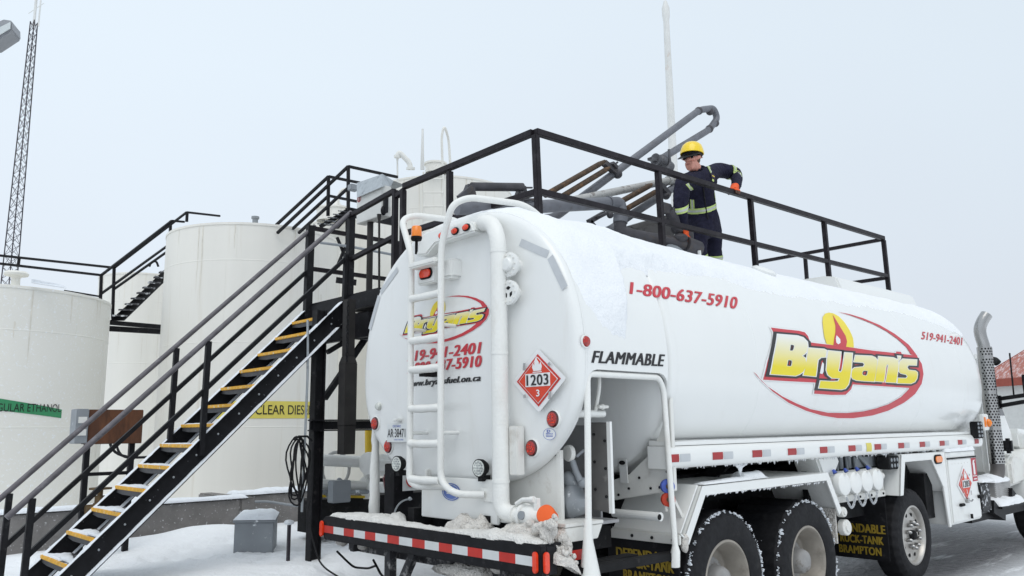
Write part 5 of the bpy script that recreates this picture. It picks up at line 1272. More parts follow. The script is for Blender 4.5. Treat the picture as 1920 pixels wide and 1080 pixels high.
# ---- landing on its column
ld = thing('loading_landing', 'black steel landing at the stair top on a thick black column, with guard rails', 'platform', (5.5, 8.3, .3))
m = MB(); m.box((4.83, 7.35, 3.15), (8.6, 8.95, 3.18)); m.box((4.83, 6.25, 3.13), (5.5, 7.35, 3.16)); m.build('deck', BLACK_FROST, ld, smooth=False)
m = MB()
m.box((4.80, 6.3, 2.99), (4.85, 8.95, 3.146)); m.box((4.80, 7.5, 2.66), (4.86, 8.9, 2.93)); m.beam((4.86, 7.38, 3.03), (8.6, 7.38, 3.03), .05, .2); m.beam((4.86, 8.9, 3.03), (8.6, 8.9, 3.03), .05, .2)
for x in (5.5, 6.3, 7.1, 7.9): m.box((x, 7.41, 2.96), (x + .06, 8.87, 3.13))
m.beam((4.9, 7.9, 2.75), (8.0, 7.9, 2.75), .12, .16); m.beam((4.85, 7.3, 3.05), (4.85, 6.2, 2.98), .06, .1)
m.build('deck_beam', BLACK, ld, smooth=False)
m = MB(); m.box((4.455, NY, .1), (4.47, NY + .11, 2.98)); m.box((4.565, NY, .1), (4.58, NY + .11, 2.98)); m.box((4.472, NY + .045, .1), (4.563, NY + .06, 2.98)); m.box((4.43, NY - .03, .24), (4.61, NY + .14, .28)); m.build('column', BLACK, ld, smooth=False)
m = MB(); m.box((4.42, NY - .02, 1.645), (5.6, NY + .08, 1.66)); m.box((4.42, NY - .02, 1.755), (5.6, NY + .08, 1.77)); m.box((4.42, NY + .02, 1.662), (5.6, NY + .035, 1.753)); m.build('cross_beam', BLACK_FROST, ld, smooth=False)
m = MB(); m.beam((4.60, NY + .05, 2.0), (5.15, NY + .05, 2.75), .06, .06); m.beam((4.65, NY + .1, 2.52), (5.2, NY + .1, 2.85), .05, .05); m.build('brace', BLACK, ld)
def hrail(par, pts, w=.05, name='guard_rail', mm=CAGE):
    for a, b in zip(pts, pts[1:]):
        m = MB(); m.beam(a, b, w, w); m.build(name, mm, par, bevel=.003)
hrail(ld, [(4.84, 8.85, 4.135), (8.6, 8.85, 4.135)]); hrail(ld, [(4.84, 8.85, 3.62), (8.6, 8.85, 3.62)])
for x in (6.1, 7.35, 8.57): hrail(ld, [(x, 8.85, 3.18), (x, 8.85, 4.11)], .05, 'post')
hrail(ld, [(4.85, 7.96, 4.13), (4.82, 7.06, 4.205)]); hrail(ld, [(4.85, 7.95, 3.60), (4.82, 7.06, 3.69)])
for y in (7.03, 6.88): hrail(ld, [(4.81, y, 3.16), (4.81, y, 4.20 if y > 7 else 4.165)], .055, 'post')
hrail(ld, [(4.81, 7.0, 4.13), (4.81, 6.86, 4.165)], .05)

# ---- counterweight
cw = thing('counterweight', 'tall black steel counterweight hanging on a chain beside the landing column', 'counterweight', (4.64, 7.62, 1.4))
def frus(cx, cy, z0, z1, w0, w1):
    m = MB(); a, b = w0 / 2, w1 / 2
    m.add([(cx - a, cy - a, z0), (cx + a, cy - a, z0), (cx + a, cy + a, z0), (cx - a, cy + a, z0), (cx - b, cy - b, z1), (cx + b, cy - b, z1), (cx + b, cy + b, z1), (cx - b, cy + b, z1)], [(0, 3, 2, 1), (4, 5, 6, 7), (0, 1, 5, 4), (1, 2, 6, 5), (2, 3, 7, 6), (3, 0, 4, 7)]); return m
RB = mat('dark_rusty_steel', (.018, .016, .015), .7, var=.4, scale=5, dirt=(.05, .032, .022), dirt_amt=.3, dirt_scale=4, sharp=.3)
frus(4.63, 7.62, 1.70, 2.36, .145, .145).build('weight_body', RB, cw, bevel=.004); frus(4.63, 7.62, 2.36, 2.44, .145, .10).build('weight_shoulder', RB, cw, bevel=.003); frus(4.63, 7.62, 2.44, 3.06, .10, .10).build('weight_neck', RB, cw, bevel=.003); frus(4.63, 7.62, 1.40, 1.697, .135, .14).build('weight_foot', RB, cw, bevel=.003)
m = MB()
for k in range(13):
    z = 2.40 + k * .05; c = Vector((4.555, 7.52, z)); n = Vector((1, 0, 0)) if k % 2 else Vector((0, 1, 0))
    m.tube([c + Vector((0, 0, .032 * math.cos(t))) + n * .014 * math.sin(t) for t in [2 * math.pi * i / 10 for i in range(11)]], .005, 6)
m.build('chain', BLACK_FROST, cw)

# ---- cables looped on the column
cb = MB(); c0 = aY(560, 822, 7.92); rnd = random.Random(3)
for k in range(6):
    w = .05 + .03 * k; zt_, zb_ = c0.z + rnd.uniform(-.02, .02), c0.z - rnd.uniform(.55, .72)
    pts = []
    for i in range(25):
        t = 2 * math.pi * i / 24; pts.append(Vector((c0.x + .02 + w * .6 * math.sin(t) * (1 + .3 * math.sin(3 * t + k)) + .02 * math.sin(2 * t + k), 7.92 + .01 * k, (zt_ + zb_) / 2 + (zt_ - zb_) / 2 * math.cos(t) + .0)))
    cb.tube(pts, .009, 7)
cb.tube([c0 + Vector((-.05, 0, -.02)), c0 + Vector((.0, 0, .02)), c0 + Vector((.1, 0, .02)), c0 + Vector((.16, .0, -.03))], .012, 8)
pth = [c0 + Vector((.16, -.02, -.05)), c0 + Vector((.15, -.05, -.6)), aY(575, 960, 7.85), aY(588, 1020, 7.7), aY(600, 1060, 7.5), aY(640, 1085, 7.3)]
cb.tube(bend(pth, .3), .009, 7)
o = cb.build('electric_cable', RUBBER); tag(o, 'black electric cable looped in a coil on the stair column and trailing to the snow', 'cable')
m = MB(); m.tube(bend([aY(577, 600, 7.97), aY(577, 700, 7.97), aY(566, 960, 7.97)], .1), .014, 8); o = m.build('conduit_pipe', GALV); tag(o, 'thin grey conduit running down beside the black column', 'conduit')
m = MB(); p = [aX(632, 1034, 3.56), aX(650, 1052, 3.7), aX(664, 1064, 3.8), aX(690, 1066, 3.8), aX(706, 1060, 3.7), aX(712, 1075, 3.7), aX(728, 1090, 3.7)]
m.tube(bend(p, .06), .009, 7); m.tube(bend([aX(700, 1050, 3.6), aX(708, 1065, 3.68), aX(716, 1080, 3.7), aX(735, 1092, 3.7)], .05), .009, 7); o = m.build('ground_cable', RUBBER); tag(o, 'black cable hanging under the left end of the striped bumper', 'cable')

# ================================================================ SAFETY CAGE over the truck top
cg = thing('safety_cage', 'black guard rail cage standing over the white tank top around the worker', 'guard rail', (8.4, 5.3, 3.2))
YG = 4.85
hrail(cg, [(4.80, YG, 4.235), (12.05, YG, 4.37)], .058); hrail(cg, [(4.82, YG, 3.69), (12.08, YG, 3.80)], .052, 'mid_rail')
for x in (4.80, 6.57, 8.35, 10.18, 12.05):
    zt_ = 4.235 + (x - 4.8) / 7.25 * .135
    hrail(cg, [(x + .03, YG, 3.27), (x, YG, zt_ - .03)], .056, 'post')
hrail(cg, [(4.80, YG + .03, 4.235), (4.80, 6.85, 4.20)], .058, 'end_rail'); hrail(cg, [(4.82, YG + .03, 3.69), (4.82, 6.85, 3.69)], .052, 'end_rail')
hrail(cg, [(4.80, 6.07, 3.3), (4.80, 6.07, 4.17)], .055, 'post')
hrail(cg, [(12.05, YG + .03, 4.355), (12.05, 6.95, 4.345)], .05, 'end_rail'); hrail(cg, [(12.07, YG + .03, 3.775), (12.07, 6.3, 3.77)], .05, 'end_rail')
hrail(cg, [(12.06, 6.1, 3.75), (12.06, 6.1, 4.32)], .05, 'post')

# ================================================================ LOADING ARMS above the tank
la = thing('loading_boom', 'grey loading pipe lying low across the tank top, with two elbows and an end coupling', 'loading boom', aY(1150, 400, 5.35))
Ya = 5.35
m = MB(); m.tube(bend([aY(856, 390, Ya + .2), aY(1000, 388, Ya + .1), aY(1163, 380, Ya), aY(1164, 402, Ya)], .12), .066, 20); pa = m.build('upper_pipe', PIPE_G, la)
m = MB(); m.cyl(aY(1164, 402, Ya), aY(1163, 418, Ya), .078); m.build('swivel_joint', PIPE_G, la)
m = MB(); m.cyl(aY(1140, 380.5, Ya + .01), aY(1145, 380.5, Ya + .01), .072); m.build('pipe_collar', PIPE_G, la)
m = MB(); m.tube(bend([aY(1163, 416, Ya), aY(1163, 434, Ya), aY(1200, 444, Ya - .1), aY(1283, 458, 5.05)], .14), .066, 20); m.build('lower_pipe', PIPE_GD, la)
m = MB(); e = aY(1283, 458, 5.05); m.cyl(e, e + Vector((.22, -.02, -.03)), .095); m.cyl(e + Vector((.1, 0, .07)), e + Vector((.1, 0, .18)), .05); m.cyl(e + Vector((.06, 0, .18)), e + Vector((.14, 0, .2)), .03); m.build('coupling', PIPE_GD, la)
m = MB(); m.cyl(aY(884, 350, 5.6), aY(980, 351, 5.5), .042, seg=16); m.build('balance_spring', PIPE_GD, la)
m = MB()
for p in ((882, 357), (980, 358)):
    c = aY(*p, 5.55); m.prism([c + Vector((-.09, 0, -.10)), c + Vector((.09, 0, -.10)), c + Vector((.05, 0, .06)), c + Vector((-.02, 0, .06))], (0, .05, 0))
m.beam(aY(874, 351, 5.6), aY(998, 352, 5.5), .015, .015); m.beam(aY(950, 374, 5.4), aY(1010, 374, 5.4), .02, .02); m.beam(aY(978, 362, 5.5), aY(990, 392, 5.4), .06, .05); m.beam(aY(860, 372, 5.5), aY(884, 352, 5.55), .03, .05)
m.beam(aY(1005, 388, 5.4), aY(990, 402, 5.3), .03, .05); m.beam(aY(893, 373, 5.6), aY(930, 376, 5.6), .02, .04); m.build('spring_bracket', PIPE_GD, la)

def arm(label, base, Yp, pipe, springs, extra_pale=None):
    t = thing('loading_boom', label, 'loading boom', aY(*base, Yp), 'loading booms over the tank')
    m = MB(); m.tube(bend([aY(x, y, Yp) for x, y in pipe], .12), .047, 18); m.build('arm_pipe', PIPE_G, t)
    for a, b in springs:
        m = MB(); p, q = aY(*a, Yp - .1), aY(*b, Yp - .1); m.tube([p, p.lerp(q, .9), q], [.032, .032, .018], 14); m.build('balance_spring', SPRING, t)
    return t
t1 = arm('tall grey loading arm raised highest against the sky, ending in a hairpin bend', (1040, 405), 6.0, [(1012, 410), (1040, 408), (1088, 372), (1312, 206), (1338, 203), (1345, 222), (1330, 243), (1231, 303)], [((1022, 366), (1134, 302)), ((1048, 372), (1143, 314))])
for (x, y) in ((1310, 208), (1331, 209), (1341, 231), (1330, 242)): m = MB(); c = aY(x, y, 6.0); m.ball(c, .056, 14, 9, (1.1, 1, 1)); m.build('pipe_elbow', PIPE_GD, t1)
m = MB(); c = aY(1240, 303, 6.0); d = (aY(1225, 295, 6.0) - aY(1255, 315, 6.0)).normalized()
m.cyl(aY(1255, 316, 6.0), aY(1238, 302, 6.0), .085, .095); m.cyl(aY(1238, 302, 6.0), aY(1228, 298, 6.0), .06, .075); m.box(aY(1221, 297, 6.0) - Vector((.04, .04, .03)), aY(1228, 303, 6.0) + Vector((.03, .03, .03))); m.ball(c, .10, 14, 9, (1, 1, .9)); m.tube(bend([aY(1250, 316, 5.9), aY(1257, 308, 5.9), aY(1254, 280, 5.9)], .08), .016, 8); m.build('arm_coupling', mat('cast_alloy', (.11, .11, .12), .5, metal=.4, var=.3, scale=14), t1)
m = MB(); m.beam(aY(1132, 305, 5.95), aY(1160, 328, 5.95), .07, .06); m.beam(aY(1136, 322, 5.95), aY(1158, 304, 5.95), .02, .02); m.ball(aY(1158, 326, 5.95), .06, 10, 7); m.beam(aY(1143, 307, 5.95), aY(1152, 316, 5.95), .12, .04); m.build('arm_clamp', PIPE_GD, t1)
m = MB(); m.tube(bend([aY(1062, 378, 5.8), aY(1160, 358, 5.75), aY(1262, 337, 5.7)], .1), .045, 16); m.cyl(aY(1252, 339, 5.7), aY(1268, 336, 5.7), .058); m.build('pale_drop_pipe', PIPE_L, t1)
t2 = arm('lower grey loading arm sloping up behind the worker under the pale pipe', (1130, 437), 5.7, [(1108, 437), (1140, 434), (1180, 405), (1282, 340)], [((1166, 377), (1222, 346)), ((1176, 391), (1234, 357))])
m = MB(); m.beam(aY(1104, 416, 5.7), aY(1132, 400, 5.7), .06, .05); m.beam(aY(1104, 416, 5.7), aY(1120, 436, 5.7), .06, .06); m.beam(aY(1120, 408, 5.65), aY(1140, 398, 5.65), .10, .03); m.ball(aY(1144, 403, 5.6), .04, 10, 7); m.beam(aY(1236, 346, 5.65), aY(1254, 366, 5.65), .07, .06); m.beam(aY(1240, 356, 5.65), aY(1252, 345, 5.65), .02, .02); m.ball(aY(1249, 367, 5.65), .05, 10, 7); m.build('arm_clamp', PIPE_GD, t2)
vt = thing('manhole_assembly', 'dark hatch box and upright dome valve on the tank top at the worker knees', 'hatch', aY(1240, 450, 5.3))
m = MB(); p = [aY(1180, 424, 5.5), aY(1262, 400, 5.5), aY(1266, 412, 5.5), aY(1210, 432, 5.5), aY(1190, 430, 5.5)]; m.prism(p, (.0, .25, 0)); m.prism([aY(1208, 426, 5.4), aY(1262, 412, 5.4), aY(1268, 470, 5.4), aY(1210, 458, 5.4)], (0, .3, 0)); m.build('hatch_cover', mat('hatch_grey', (.13, .125, .125), .6, metal=.3, var=.15), vt, bevel=.01)
m = MB(); m.cyl(aY(1278, 440, 5.1), aY(1262, 405, 5.1), .05, .085); m.cyl(aY(1262, 405, 5.1), aY(1256, 393, 5.1), .08, .06); m.cyl(aY(1256, 393, 5.1), aY(1253, 388, 5.1), .035, .04); m.box(aY(1243, 394, 5.1) - Vector((.03, .03, .03)), aY(1252, 388, 5.1) + Vector((.02, .03, .03))); m.ball(aY(1272, 428, 5.1), .085, 12, 8); m.ball(aY(1276, 447, 5.05), .08, 12, 8, (1.2, 1, .7)); m.build('dome_valve', PIPE_GD, vt)
m = MB(); m.ball(aY(1262, 468, 5.0), .08, 12, 8, (2.2, .8, .5), lump=.5, lf=10); m.build('frosted_gasket', GREYBOX, vt)
m = MB(); m.tube([aY(1312, 484, 4.95), aY(1311, 470, 4.95)], .02, 8); m.build('white_stub', PAINT, vt)

# ================================================================ WORKER on the tank top
wk = thing('person', 'worker in navy coveralls with lime bands and a yellow hard hat, leaning on the rail', 'person', aY(1326, 535, 5.25))
J = {}
def j(n, x, y, Y, r, r2=None): J[n] = (aY(x, y, Y), r, r2 or r)
j('pelvis', 1322, 424, 5.27, .195, .15); j('waist', 1315, 398, 5.25, .19, .15); j('chest', 1310, 362, 5.20, .20, .15); j('upper', 1313, 337, 5.18, .155, .115); j('neck0', 1308, 322, 5.16, .075); j('neck1', 1303, 313, 5.14, .062)
j('jaw', 1299, 309, 5.12, .082); j('skull', 1297, 291, 5.12, .097)
j('shL', 1346, 318, 5.22, .104); j('elL', 1382, 326, 5.14, .088); j('wrL', 1381, 350, 4.95, .058)
j('shR', 1279, 342, 5.08, .102); j('elR', 1275, 392, 5.02, .088); j('wrR', 1281, 425, 5.06, .062)
j('hipL', 1337, 438, 5.32, .125); j('knL', 1340, 485, 5.28, .098); j('anL', 1341, 533, 5.34, .062); j('toL', 1334, 541, 5.20, .05)
j('hipR', 1307, 438, 5.22, .125); j('knR', 1311, 485, 5.16, .098); j('anR', 1317, 533, 5.22, .062); j('toR', 1308, 541, 5.08, .05)
E_ = [('pelvis', 'waist', 0), ('waist', 'chest', 0), ('chest', 'upper', 0), ('upper', 'neck0', 0), ('neck0', 'neck1', 1), ('neck1', 'jaw', 1), ('jaw', 'skull', 1), ('upper', 'shL', 0), ('shL', 'elL', 0), ('elL', 'wrL', 0), ('upper', 'shR', 0), ('shR', 'elR', 0), ('elR', 'wrR', 0), ('pelvis', 'hipL', 0), ('hipL', 'knL', 0), ('knL', 'anL', 0), ('anL', 'toL', 2), ('pelvis', 'hipR', 0), ('hipR', 'knR', 0), ('knR', 'anR', 0), ('anR', 'toR', 2)]
# face: looking towards the left of the picture
lk = (aY(1270, 306, 5.12) - aY(1299, 300, 5.12)).normalized(); lk = (lk + Vector((-.12, -.15, -.12))).normalized()
up_ = Vector((.06, 0, 1)).normalized(); sd = lk.cross(up_).normalized(); hc = J['skull'][0] + Vector((0, 0, -.035))
def extra(n, p, r): J[n] = (Vector(p), r, r)
extra('nose', hc + lk * .120 + up_ * -.014, .018); extra('nosebase', hc + lk * .075 + up_ * .0, .045)
extra('chin', hc + lk * .078 + up_ * -.105, .040); extra('mouth', hc + lk * .09 + up_ * -.06, .040)
extra('earL', hc + sd * .096 - lk * .005, .019); extra('earR', hc - sd * .096 - lk * .005, .019)
E_ += [('skull', 'nosebase', 1), ('nosebase', 'nose', 1), ('jaw', 'chin', 1), ('jaw', 'mouth', 1), ('skull', 'earL', 1), ('skull', 'earR', 1)]
# gloves: palm, four bent fingers and a thumb
rail_pt = Vector((0, YG, 0))
pL = J['wrL'][0]; gripx = aY(1378, 364, YG).x; zr = 4.235 + (gripx - 4.8) / 7.25 * .135
extra('pmL', (gripx, YG + .045, zr + .045), .040); E_.append(('wrL', 'pmL', 3))
for i in range(4):
    dx = -.035 + .024 * i; l = (1.0, 1.1, 1.05, .85)[i]
    a = ('fL%d' % i)
    extra(a + 'a', (gripx + dx, YG - .005, zr + .048), .0125); extra(a + 'b', (gripx + dx, YG - .042 * l, zr + .022), .0115); extra(a + 'c', (gripx + dx, YG - .040 * l, zr - .02 * l), .010)
    E_ += [('pmL', a + 'a', 3), (a + 'a', a + 'b', 3), (a + 'b', a + 'c', 4)]
extra('tL0', (gripx - .06, YG + .045, zr + .015), .014); extra('tL1', (gripx - .065, YG + .035, zr - .025), .012); E_ += [('pmL', 'tL0', 3), ('tL0', 'tL1', 4)]
hR = aY(1284, 438, 5.04); extra('pmR', hR, .040); E_.append(('wrR', 'pmR', 3))
for i in range(4):
    dx = -.036 + .024 * i; l = (1.0, 1.12, 1.05, .85)[i]; a = ('fR%d' % i)
    extra(a + 'a', hR + Vector((dx, -.03, -.045)), .0125); extra(a + 'b', hR + Vector((dx, -.035, -.045 - .035 * l)), .0115); extra(a + 'c', hR + Vector((dx, .0, -.06 - .04 * l)), .010)
    E_ += [('pmR', a + 'a', 3), (a + 'a', a + 'b', 3), (a + 'b', a + 'c', 4)]
extra('tR0', hR + Vector((.05, .0, -.02)), .014); extra('tR1', hR + Vector((.055, .02, -.055)), .012); E_ += [('pmR', 'tR0', 3), ('tR0', 'tR1', 3)]
names = list(J); idx = {n: i for i, n in enumerate(names)}
me = bpy.data.meshes.new('body'); base = WLOC[wk.name]
me.from_pydata([tuple(J[n][0] - base) for n in names], [(idx[a], idx[b]) for a, b, _ in E_], [])
ob = bpy.data.objects.new('body', me); COL.objects.link(ob)
sk = ob.modifiers.new('skin', 'SKIN'); sk.use_smooth_shade = True
me.skin_vertices or None
for i, n in enumerate(names):
    me.skin_vertices[0].data[i].radius = (J[n][1], J[n][2]); me.skin_vertices[0].data[i].use_root = (n == 'pelvis')
sb = ob.modifiers.new('sub', 'SUBSURF'); sb.levels = 2; sb.render_levels = 2
dg = bpy.context.evaluated_depsgraph_get(); dg.update()
bme = bpy.data.meshes.new_from_object(ob.evaluated_get(dg)); bpy.data.objects.remove(ob)
for mm in (NAVY, SKIN, BLACK, GLOVE, GLOVE_D): bme.materials.append(mm)
def segd(p, a, b):
    t = max(0, min(1, (p - a).dot(b - a) / max(1e-9, (b - a).length_squared))); return (p - a.lerp(b, t)).length
for v in bme.vertices:      # cloth folds on the coverall
    p = v.co + base; dz = J['neck0'][0].z
    if p.z < dz - .05: v.co += v.normal * (.012 * noise.noise(p * 9) + .007 * noise.noise(p * 23))
for f in bme.polygons:
    p = f.center + base; best = min(E_, key=lambda e: segd(p, J[e[0]][0], J[e[1]][0]) / (J[e[0]][1] + J[e[1]][1])); f.material_index = best[2]; f.use_smooth = True
body = link('body', bme, wk, base)
# face details, glasses, hair
m = MB()
for s in (-1, 1): m.box(hc + lk * .100 + sd * (.036 * s - .027) + up_ * .008 - Vector((.004, .004, .004)), hc + lk * .100 + sd * (.036 * s + .027) + up_ * .036 + Vector((.004, .004, .004)))
for s in (-1, 1): m.beam(hc + lk * .085 + sd * .068 * s + up_ * .025, hc + sd * .088 * s + up_ * .02 - lk * .01, .008, .012)
m.build('safety_glasses', GLASS, wk, bevel=.004)
m = MB(); m.beam(hc + lk * .112 + up_ * -.057 - sd * .02, hc + lk * .112 + up_ * -.057 + sd * .02, .008, .007); m.build('mouth', mat('lips', (.30, .09, .075), .5), wk)
m = MB(); m.ball(hc - lk * .045 + up_ * -.03, .078, 14, 10, (1, 1, .9)); m.build('hair', mat('brown_hair', (.10, .055, .03), .8, var=.3), wk)
# hard hat with peak and band
hx = hc + up_ * .045 - lk * .004
m = MB(); prof = [(r_ * 1.0, h_ * 1.02) for r_, h_ in [(.128, -.004), (.134, .0), (.132, .02), (.126, .055), (.108, .10), (.075, .130), (.035, .145), (0, .148)]]
m.lathe(prof, hx, up_, 32); 
for i in range(len(m.v)):
    v = m.v[i] - hx; f = v.dot(lk); m.v[i] = hx + v + lk * (f * .12)
pk = []
for k in range(13):
    t = -1.25 + 2.5 * k / 12; pk.append((lk * math.cos(t) + sd * math.sin(t)))
vs = [hx + d * .126 + lk * .012 + up_ * .012 for d in pk] + [hx + d * (.148 + .062 * max(0, d.dot(lk)) ** 2) + lk * .012 - up_ * .010 for d in pk] + [hx + d * .126 + lk * .012 - up_ * .003 for d in pk]
pk_vs = vs
for a in (-.02, 0, .02): m.tube([hx + up_ * .150 + lk * .10 * c_ - up_ * .09 * c_ * c_ + sd * a for c_ in (-.9, -.6, -.3, 0, .3, .6, .9)], .007, 6)
hat = m.build('hard_hat', HELMET, wk, angle=60)
m = MB(); m.add(pk_vs, [(i, i + 1, 14 + i, 13 + i) for i in range(12)] + [(13 + i, 14 + i, 27 + i, 26 + i) for i in range(12)]); m.build('peak', BLACK, hat)
m = MB(); m.lathe([(.10, -.035), (.114, -.035), (.117, -.002), (.10, -.002)], hx - lk * .005, up_, 26); m.add([hx + d * (.130 + .085 * max(0, d.dot(lk)) ** 2) + lk * .012 - up_ * .016 for d in pk] + [hx + d * .115 - up_ * .006 for d in pk], [(i, i + 1, 14 + i, 13 + i) for i in range(12)]); m.build('hat_band', BLACK, hat)
# reflective bands: each a lime loop with a silver centre around the limb
def band(a, b, t, w, r, k=1.0, flat=1.0, nm='lime_band'):
    p, q = J[a][0], J[b][0]; c = p.lerp(q, t); d = (q - p).normalized()
    def loop(w_, e, mm, par, name):
        mb = MB(); rows = []
        # shrink-wrap the loop to the body
        bv = bvh
        ref = d.orthogonal().normalized(); s2 = d.cross(ref); vs = []; N = 28
        for h in (-w_ / 2, 0, w_ / 2):
            for i in range(N):
                u = ref * math.cos(2 * math.pi * i / N) + s2 * math.sin(2 * math.pi * i / N)
                o = c + d * h; hit = bv.ray_cast(o + u * r * 2.2 - base, -u, r * 2.2)
                pt_ = (hit[0] + base) if hit[0] is not None else o + u * r
                vs.append(pt_ + u * e)
        mb.add(vs, [(r_ * N + i, r_ * N + (i + 1) % N, (r_ + 1) * N + (i + 1) % N, (r_ + 1) * N + i) for r_ in range(2) for i in range(N)])
        return mb.build(name, mm, par, angle=180)
    o = loop(w, .007, HIVIS, wk, nm); loop(w * .36, .010, HIVIS_S, o, 'silver_stripe')
from mathutils.bvhtree import BVHTree
bvh = BVHTree.FromPolygons([v.co for v in bme.vertices], [tuple(p.vertices) for p in bme.polygons])
band('waist', 'chest', .26, .062, .28); band('shL', 'elL', .66, .055, .10); band('elR', 'wrR', .02, .06, .10)
band('knL', 'anL', -.02, .06, .12); band('knR', 'anR', -.02, .06, .12)
def ribbon(px, w, m_=HIVIS, nm='lime_strap'):
    """a strap laid on the chest, given by picture points dropped onto the body"""
    pts = []
    for i in range(len(px) - 1):
        for k in range(6):
            t = k / 6; x = px[i][0] + (px[i + 1][0] - px[i][0]) * t; y = px[i][1] + (px[i + 1][1] - px[i][1]) * t; pts.append((x, y))
    pts.append(px[-1]); vs = []; P3 = []
    for x, y in pts:
        r = ray(x, y).normalized(); h = bvh.ray_cast(EYE - base, r, 50)
        if h[0] is None: continue
        P3.append((h[0] + base, h[1]))
    if len(P3) < 3: return
    for s, ww, mm, e, name in ((0, w, m_, .006, nm), (1, w * .36, HIVIS_S, .009, 'silver_stripe')):
        mb = MB(); vs = []
        for i, (p, n) in enumerate(P3):
            d = (P3[min(i + 1, len(P3) - 1)][0] - P3[max(i - 1, 0)][0]).normalized(); a = d.cross(n).normalized() * ww / 2
            vs += [p - a + n * e, p + a + n * e]
        mb.add(vs, [(2 * i, 2 * i + 1, 2 * i + 3, 2 * i + 2) for i in range(len(P3) - 1)])
        o = mb.build(name, mm, wk if s == 0 else o0_, angle=180)
        if s == 0: o0_ = o
ribbon([(1326, 310), (1333, 324)], .05); ribbon([(1288, 345), (1296, 356)], .05); ribbon([(1278, 326), (1284, 333)], .05); ribbon([(1298, 374), (1299, 392)], .05); ribbon([(1339, 362), (1341, 378)], .045)
def patch(x, y, w, h, mm, nm, e=.008):
    r = ray(x, y).normalized(); hh = bvh.ray_cast(EYE - base, r, 50)
    if hh[0] is None: return
    n = hh[1]; a = Vector((0, 0, 1)).cross(n).normalized(); b = n.cross(a); c = hh[0] + base + n * e
    mb = MB(); mb.add([c - a * w - b * h, c + a * w - b * h, c + a * w + b * h, c - a * w + b * h], [(0, 1, 2, 3)]); return mb.build(nm, mm, wk, smooth=False)
patch(1335, 331, .055, .028, mat('dark_patch', (.035, .02, .045), .8), 'chest_patch', .014); patch(1335, 331, .035, .006, LOGO_Y, 'patch_thread', .018); patch(1335, 338, .026, .013, HIVIS, 'name_tag', .014)
m = MB(); zp = [J['neck0'][0], J['waist'][0]]
pz = []
for (x, y) in ((1318, 352), (1321, 372), (1324, 395), (1327, 412)):
    h = bvh.ray_cast(EYE - base, ray(x, y).normalized(), 50)
    if h[0] is not None: pz.append(h[0] + base + h[1] * .006)
if len(pz) > 1: m.tube(pz, .008, 6); m.build('zip', BLACK, wk)
# collar
m = MB(); m.lathe([(.098, -.03), (.108, -.005), (.100, .018), (.085, .01)], J['neck0'][0] + Vector((.01, .0, .0)), (J['neck1'][0] - J['upper'][0]), 20); m.build('collar', NAVY, wk)

# ================================================================ STORAGE TANKS
def cyl_hit(px, py, c, r):
    d = ray(px, py); ox, oy = -c[0], -c[1]
    A = d.x ** 2 + d.y ** 2; B = 2 * (d.x * ox + d.y * oy); C = ox * ox + oy * oy - r * r
    t = (-B - math.sqrt(max(0, B * B - 4 * A * C))) / (2 * A); p = EYE + d * t
    return math.atan2(p.y - c[1], p.x - c[0]), p.z
def storage_tank(label, cx_px, half_px, depth, ytop, mtl, ybase=None):
    c = aD(cx_px, 700, depth); r = half_px / FPX * depth * .985
    zt = aD(cx_px, ytop, depth - r).z
    t = thing('storage_tank', label, 'tank', (c.x, c.y, .3), 'white bulk storage tanks')
    m = MB(); m.lathe([(r, .25), (r, zt - .02), (r + .012, zt - .02), (r + .012, zt + .02), (r - .03, zt + .03), (r * .5, zt + r * .05), (0, zt + r * .09)], (c.x, c.y, 0), (0, 0, 1), 96); m.build('shell', mtl, t, angle=30)
    m = MB()
    n = max(2, int(zt / 1.55))
    for k in range(1, n + 1):
        z = .3 + (zt - .3) * k / (n + .45); m.lathe([(r, z - .012), (r + .004, z - .004), (r + .004, z + .004), (r, z + .012)], (c.x, c.y, 0), (0, 0, 1), 96)
    rnd = random.Random(int(cx_px))
    for k in range(n + 1):
        z0_, z1_ = .3 + (zt - .3) * k / (n + .45), min(zt, .3 + (zt - .3) * (k + 1) / (n + .45)); a0 = rnd.uniform(0, 6.28)
        for q in range(4):
            a = a0 + q * 1.57; p = Vector((c.x + r * math.cos(a), c.y + r * math.sin(a), z0_)); m.beam(p, p + Vector((0, 0, z1_ - z0_ - .02)), .014, .006, (math.cos(a), math.sin(a), 0))
    m.build('weld_seam', mtl, t, angle=60)
    return t, Vector((c.x, c.y, 0)), r, zt
def tank_label(t, c, r, px, body, mm, tm, txt):
    (x0, yt0, yb0), (x1, yt1, yb1) = px
    a0, z0 = cyl_hit(x0, yt0, c, r); a1, z1 = cyl_hit(x1, yt1, c, r); _, w0 = cyl_hit(x0, yb0, c, r); _, w1 = cyl_hit(x1, yb1, c, r)
    zT, zB = (z0 + z1) / 2, (w0 + w1) / 2; N = 24
    f = lambda u, v, l: (c.x + (r + l) * math.cos(a0 + (a1 - a0) * u), c.y + (r + l) * math.sin(a0 + (a1 - a0) * u), zB + (zT - zB) * v)
    m = MB(); m.add([f(i / N, v, .006) for i in range(N + 1) for v in (0, 1)], [(2 * i, 2 * i + 2, 2 * i + 3, 2 * i + 1) for i in range(N)]); o = m.build('name_band', mm, t, smooth=False)
    u0, u1 = txt
    place(raw_text(body, .006), lambda u, v: f(u0 + (u1 - u0) * u, .22 + .56 * v, .010), 'lettering', tm, o)
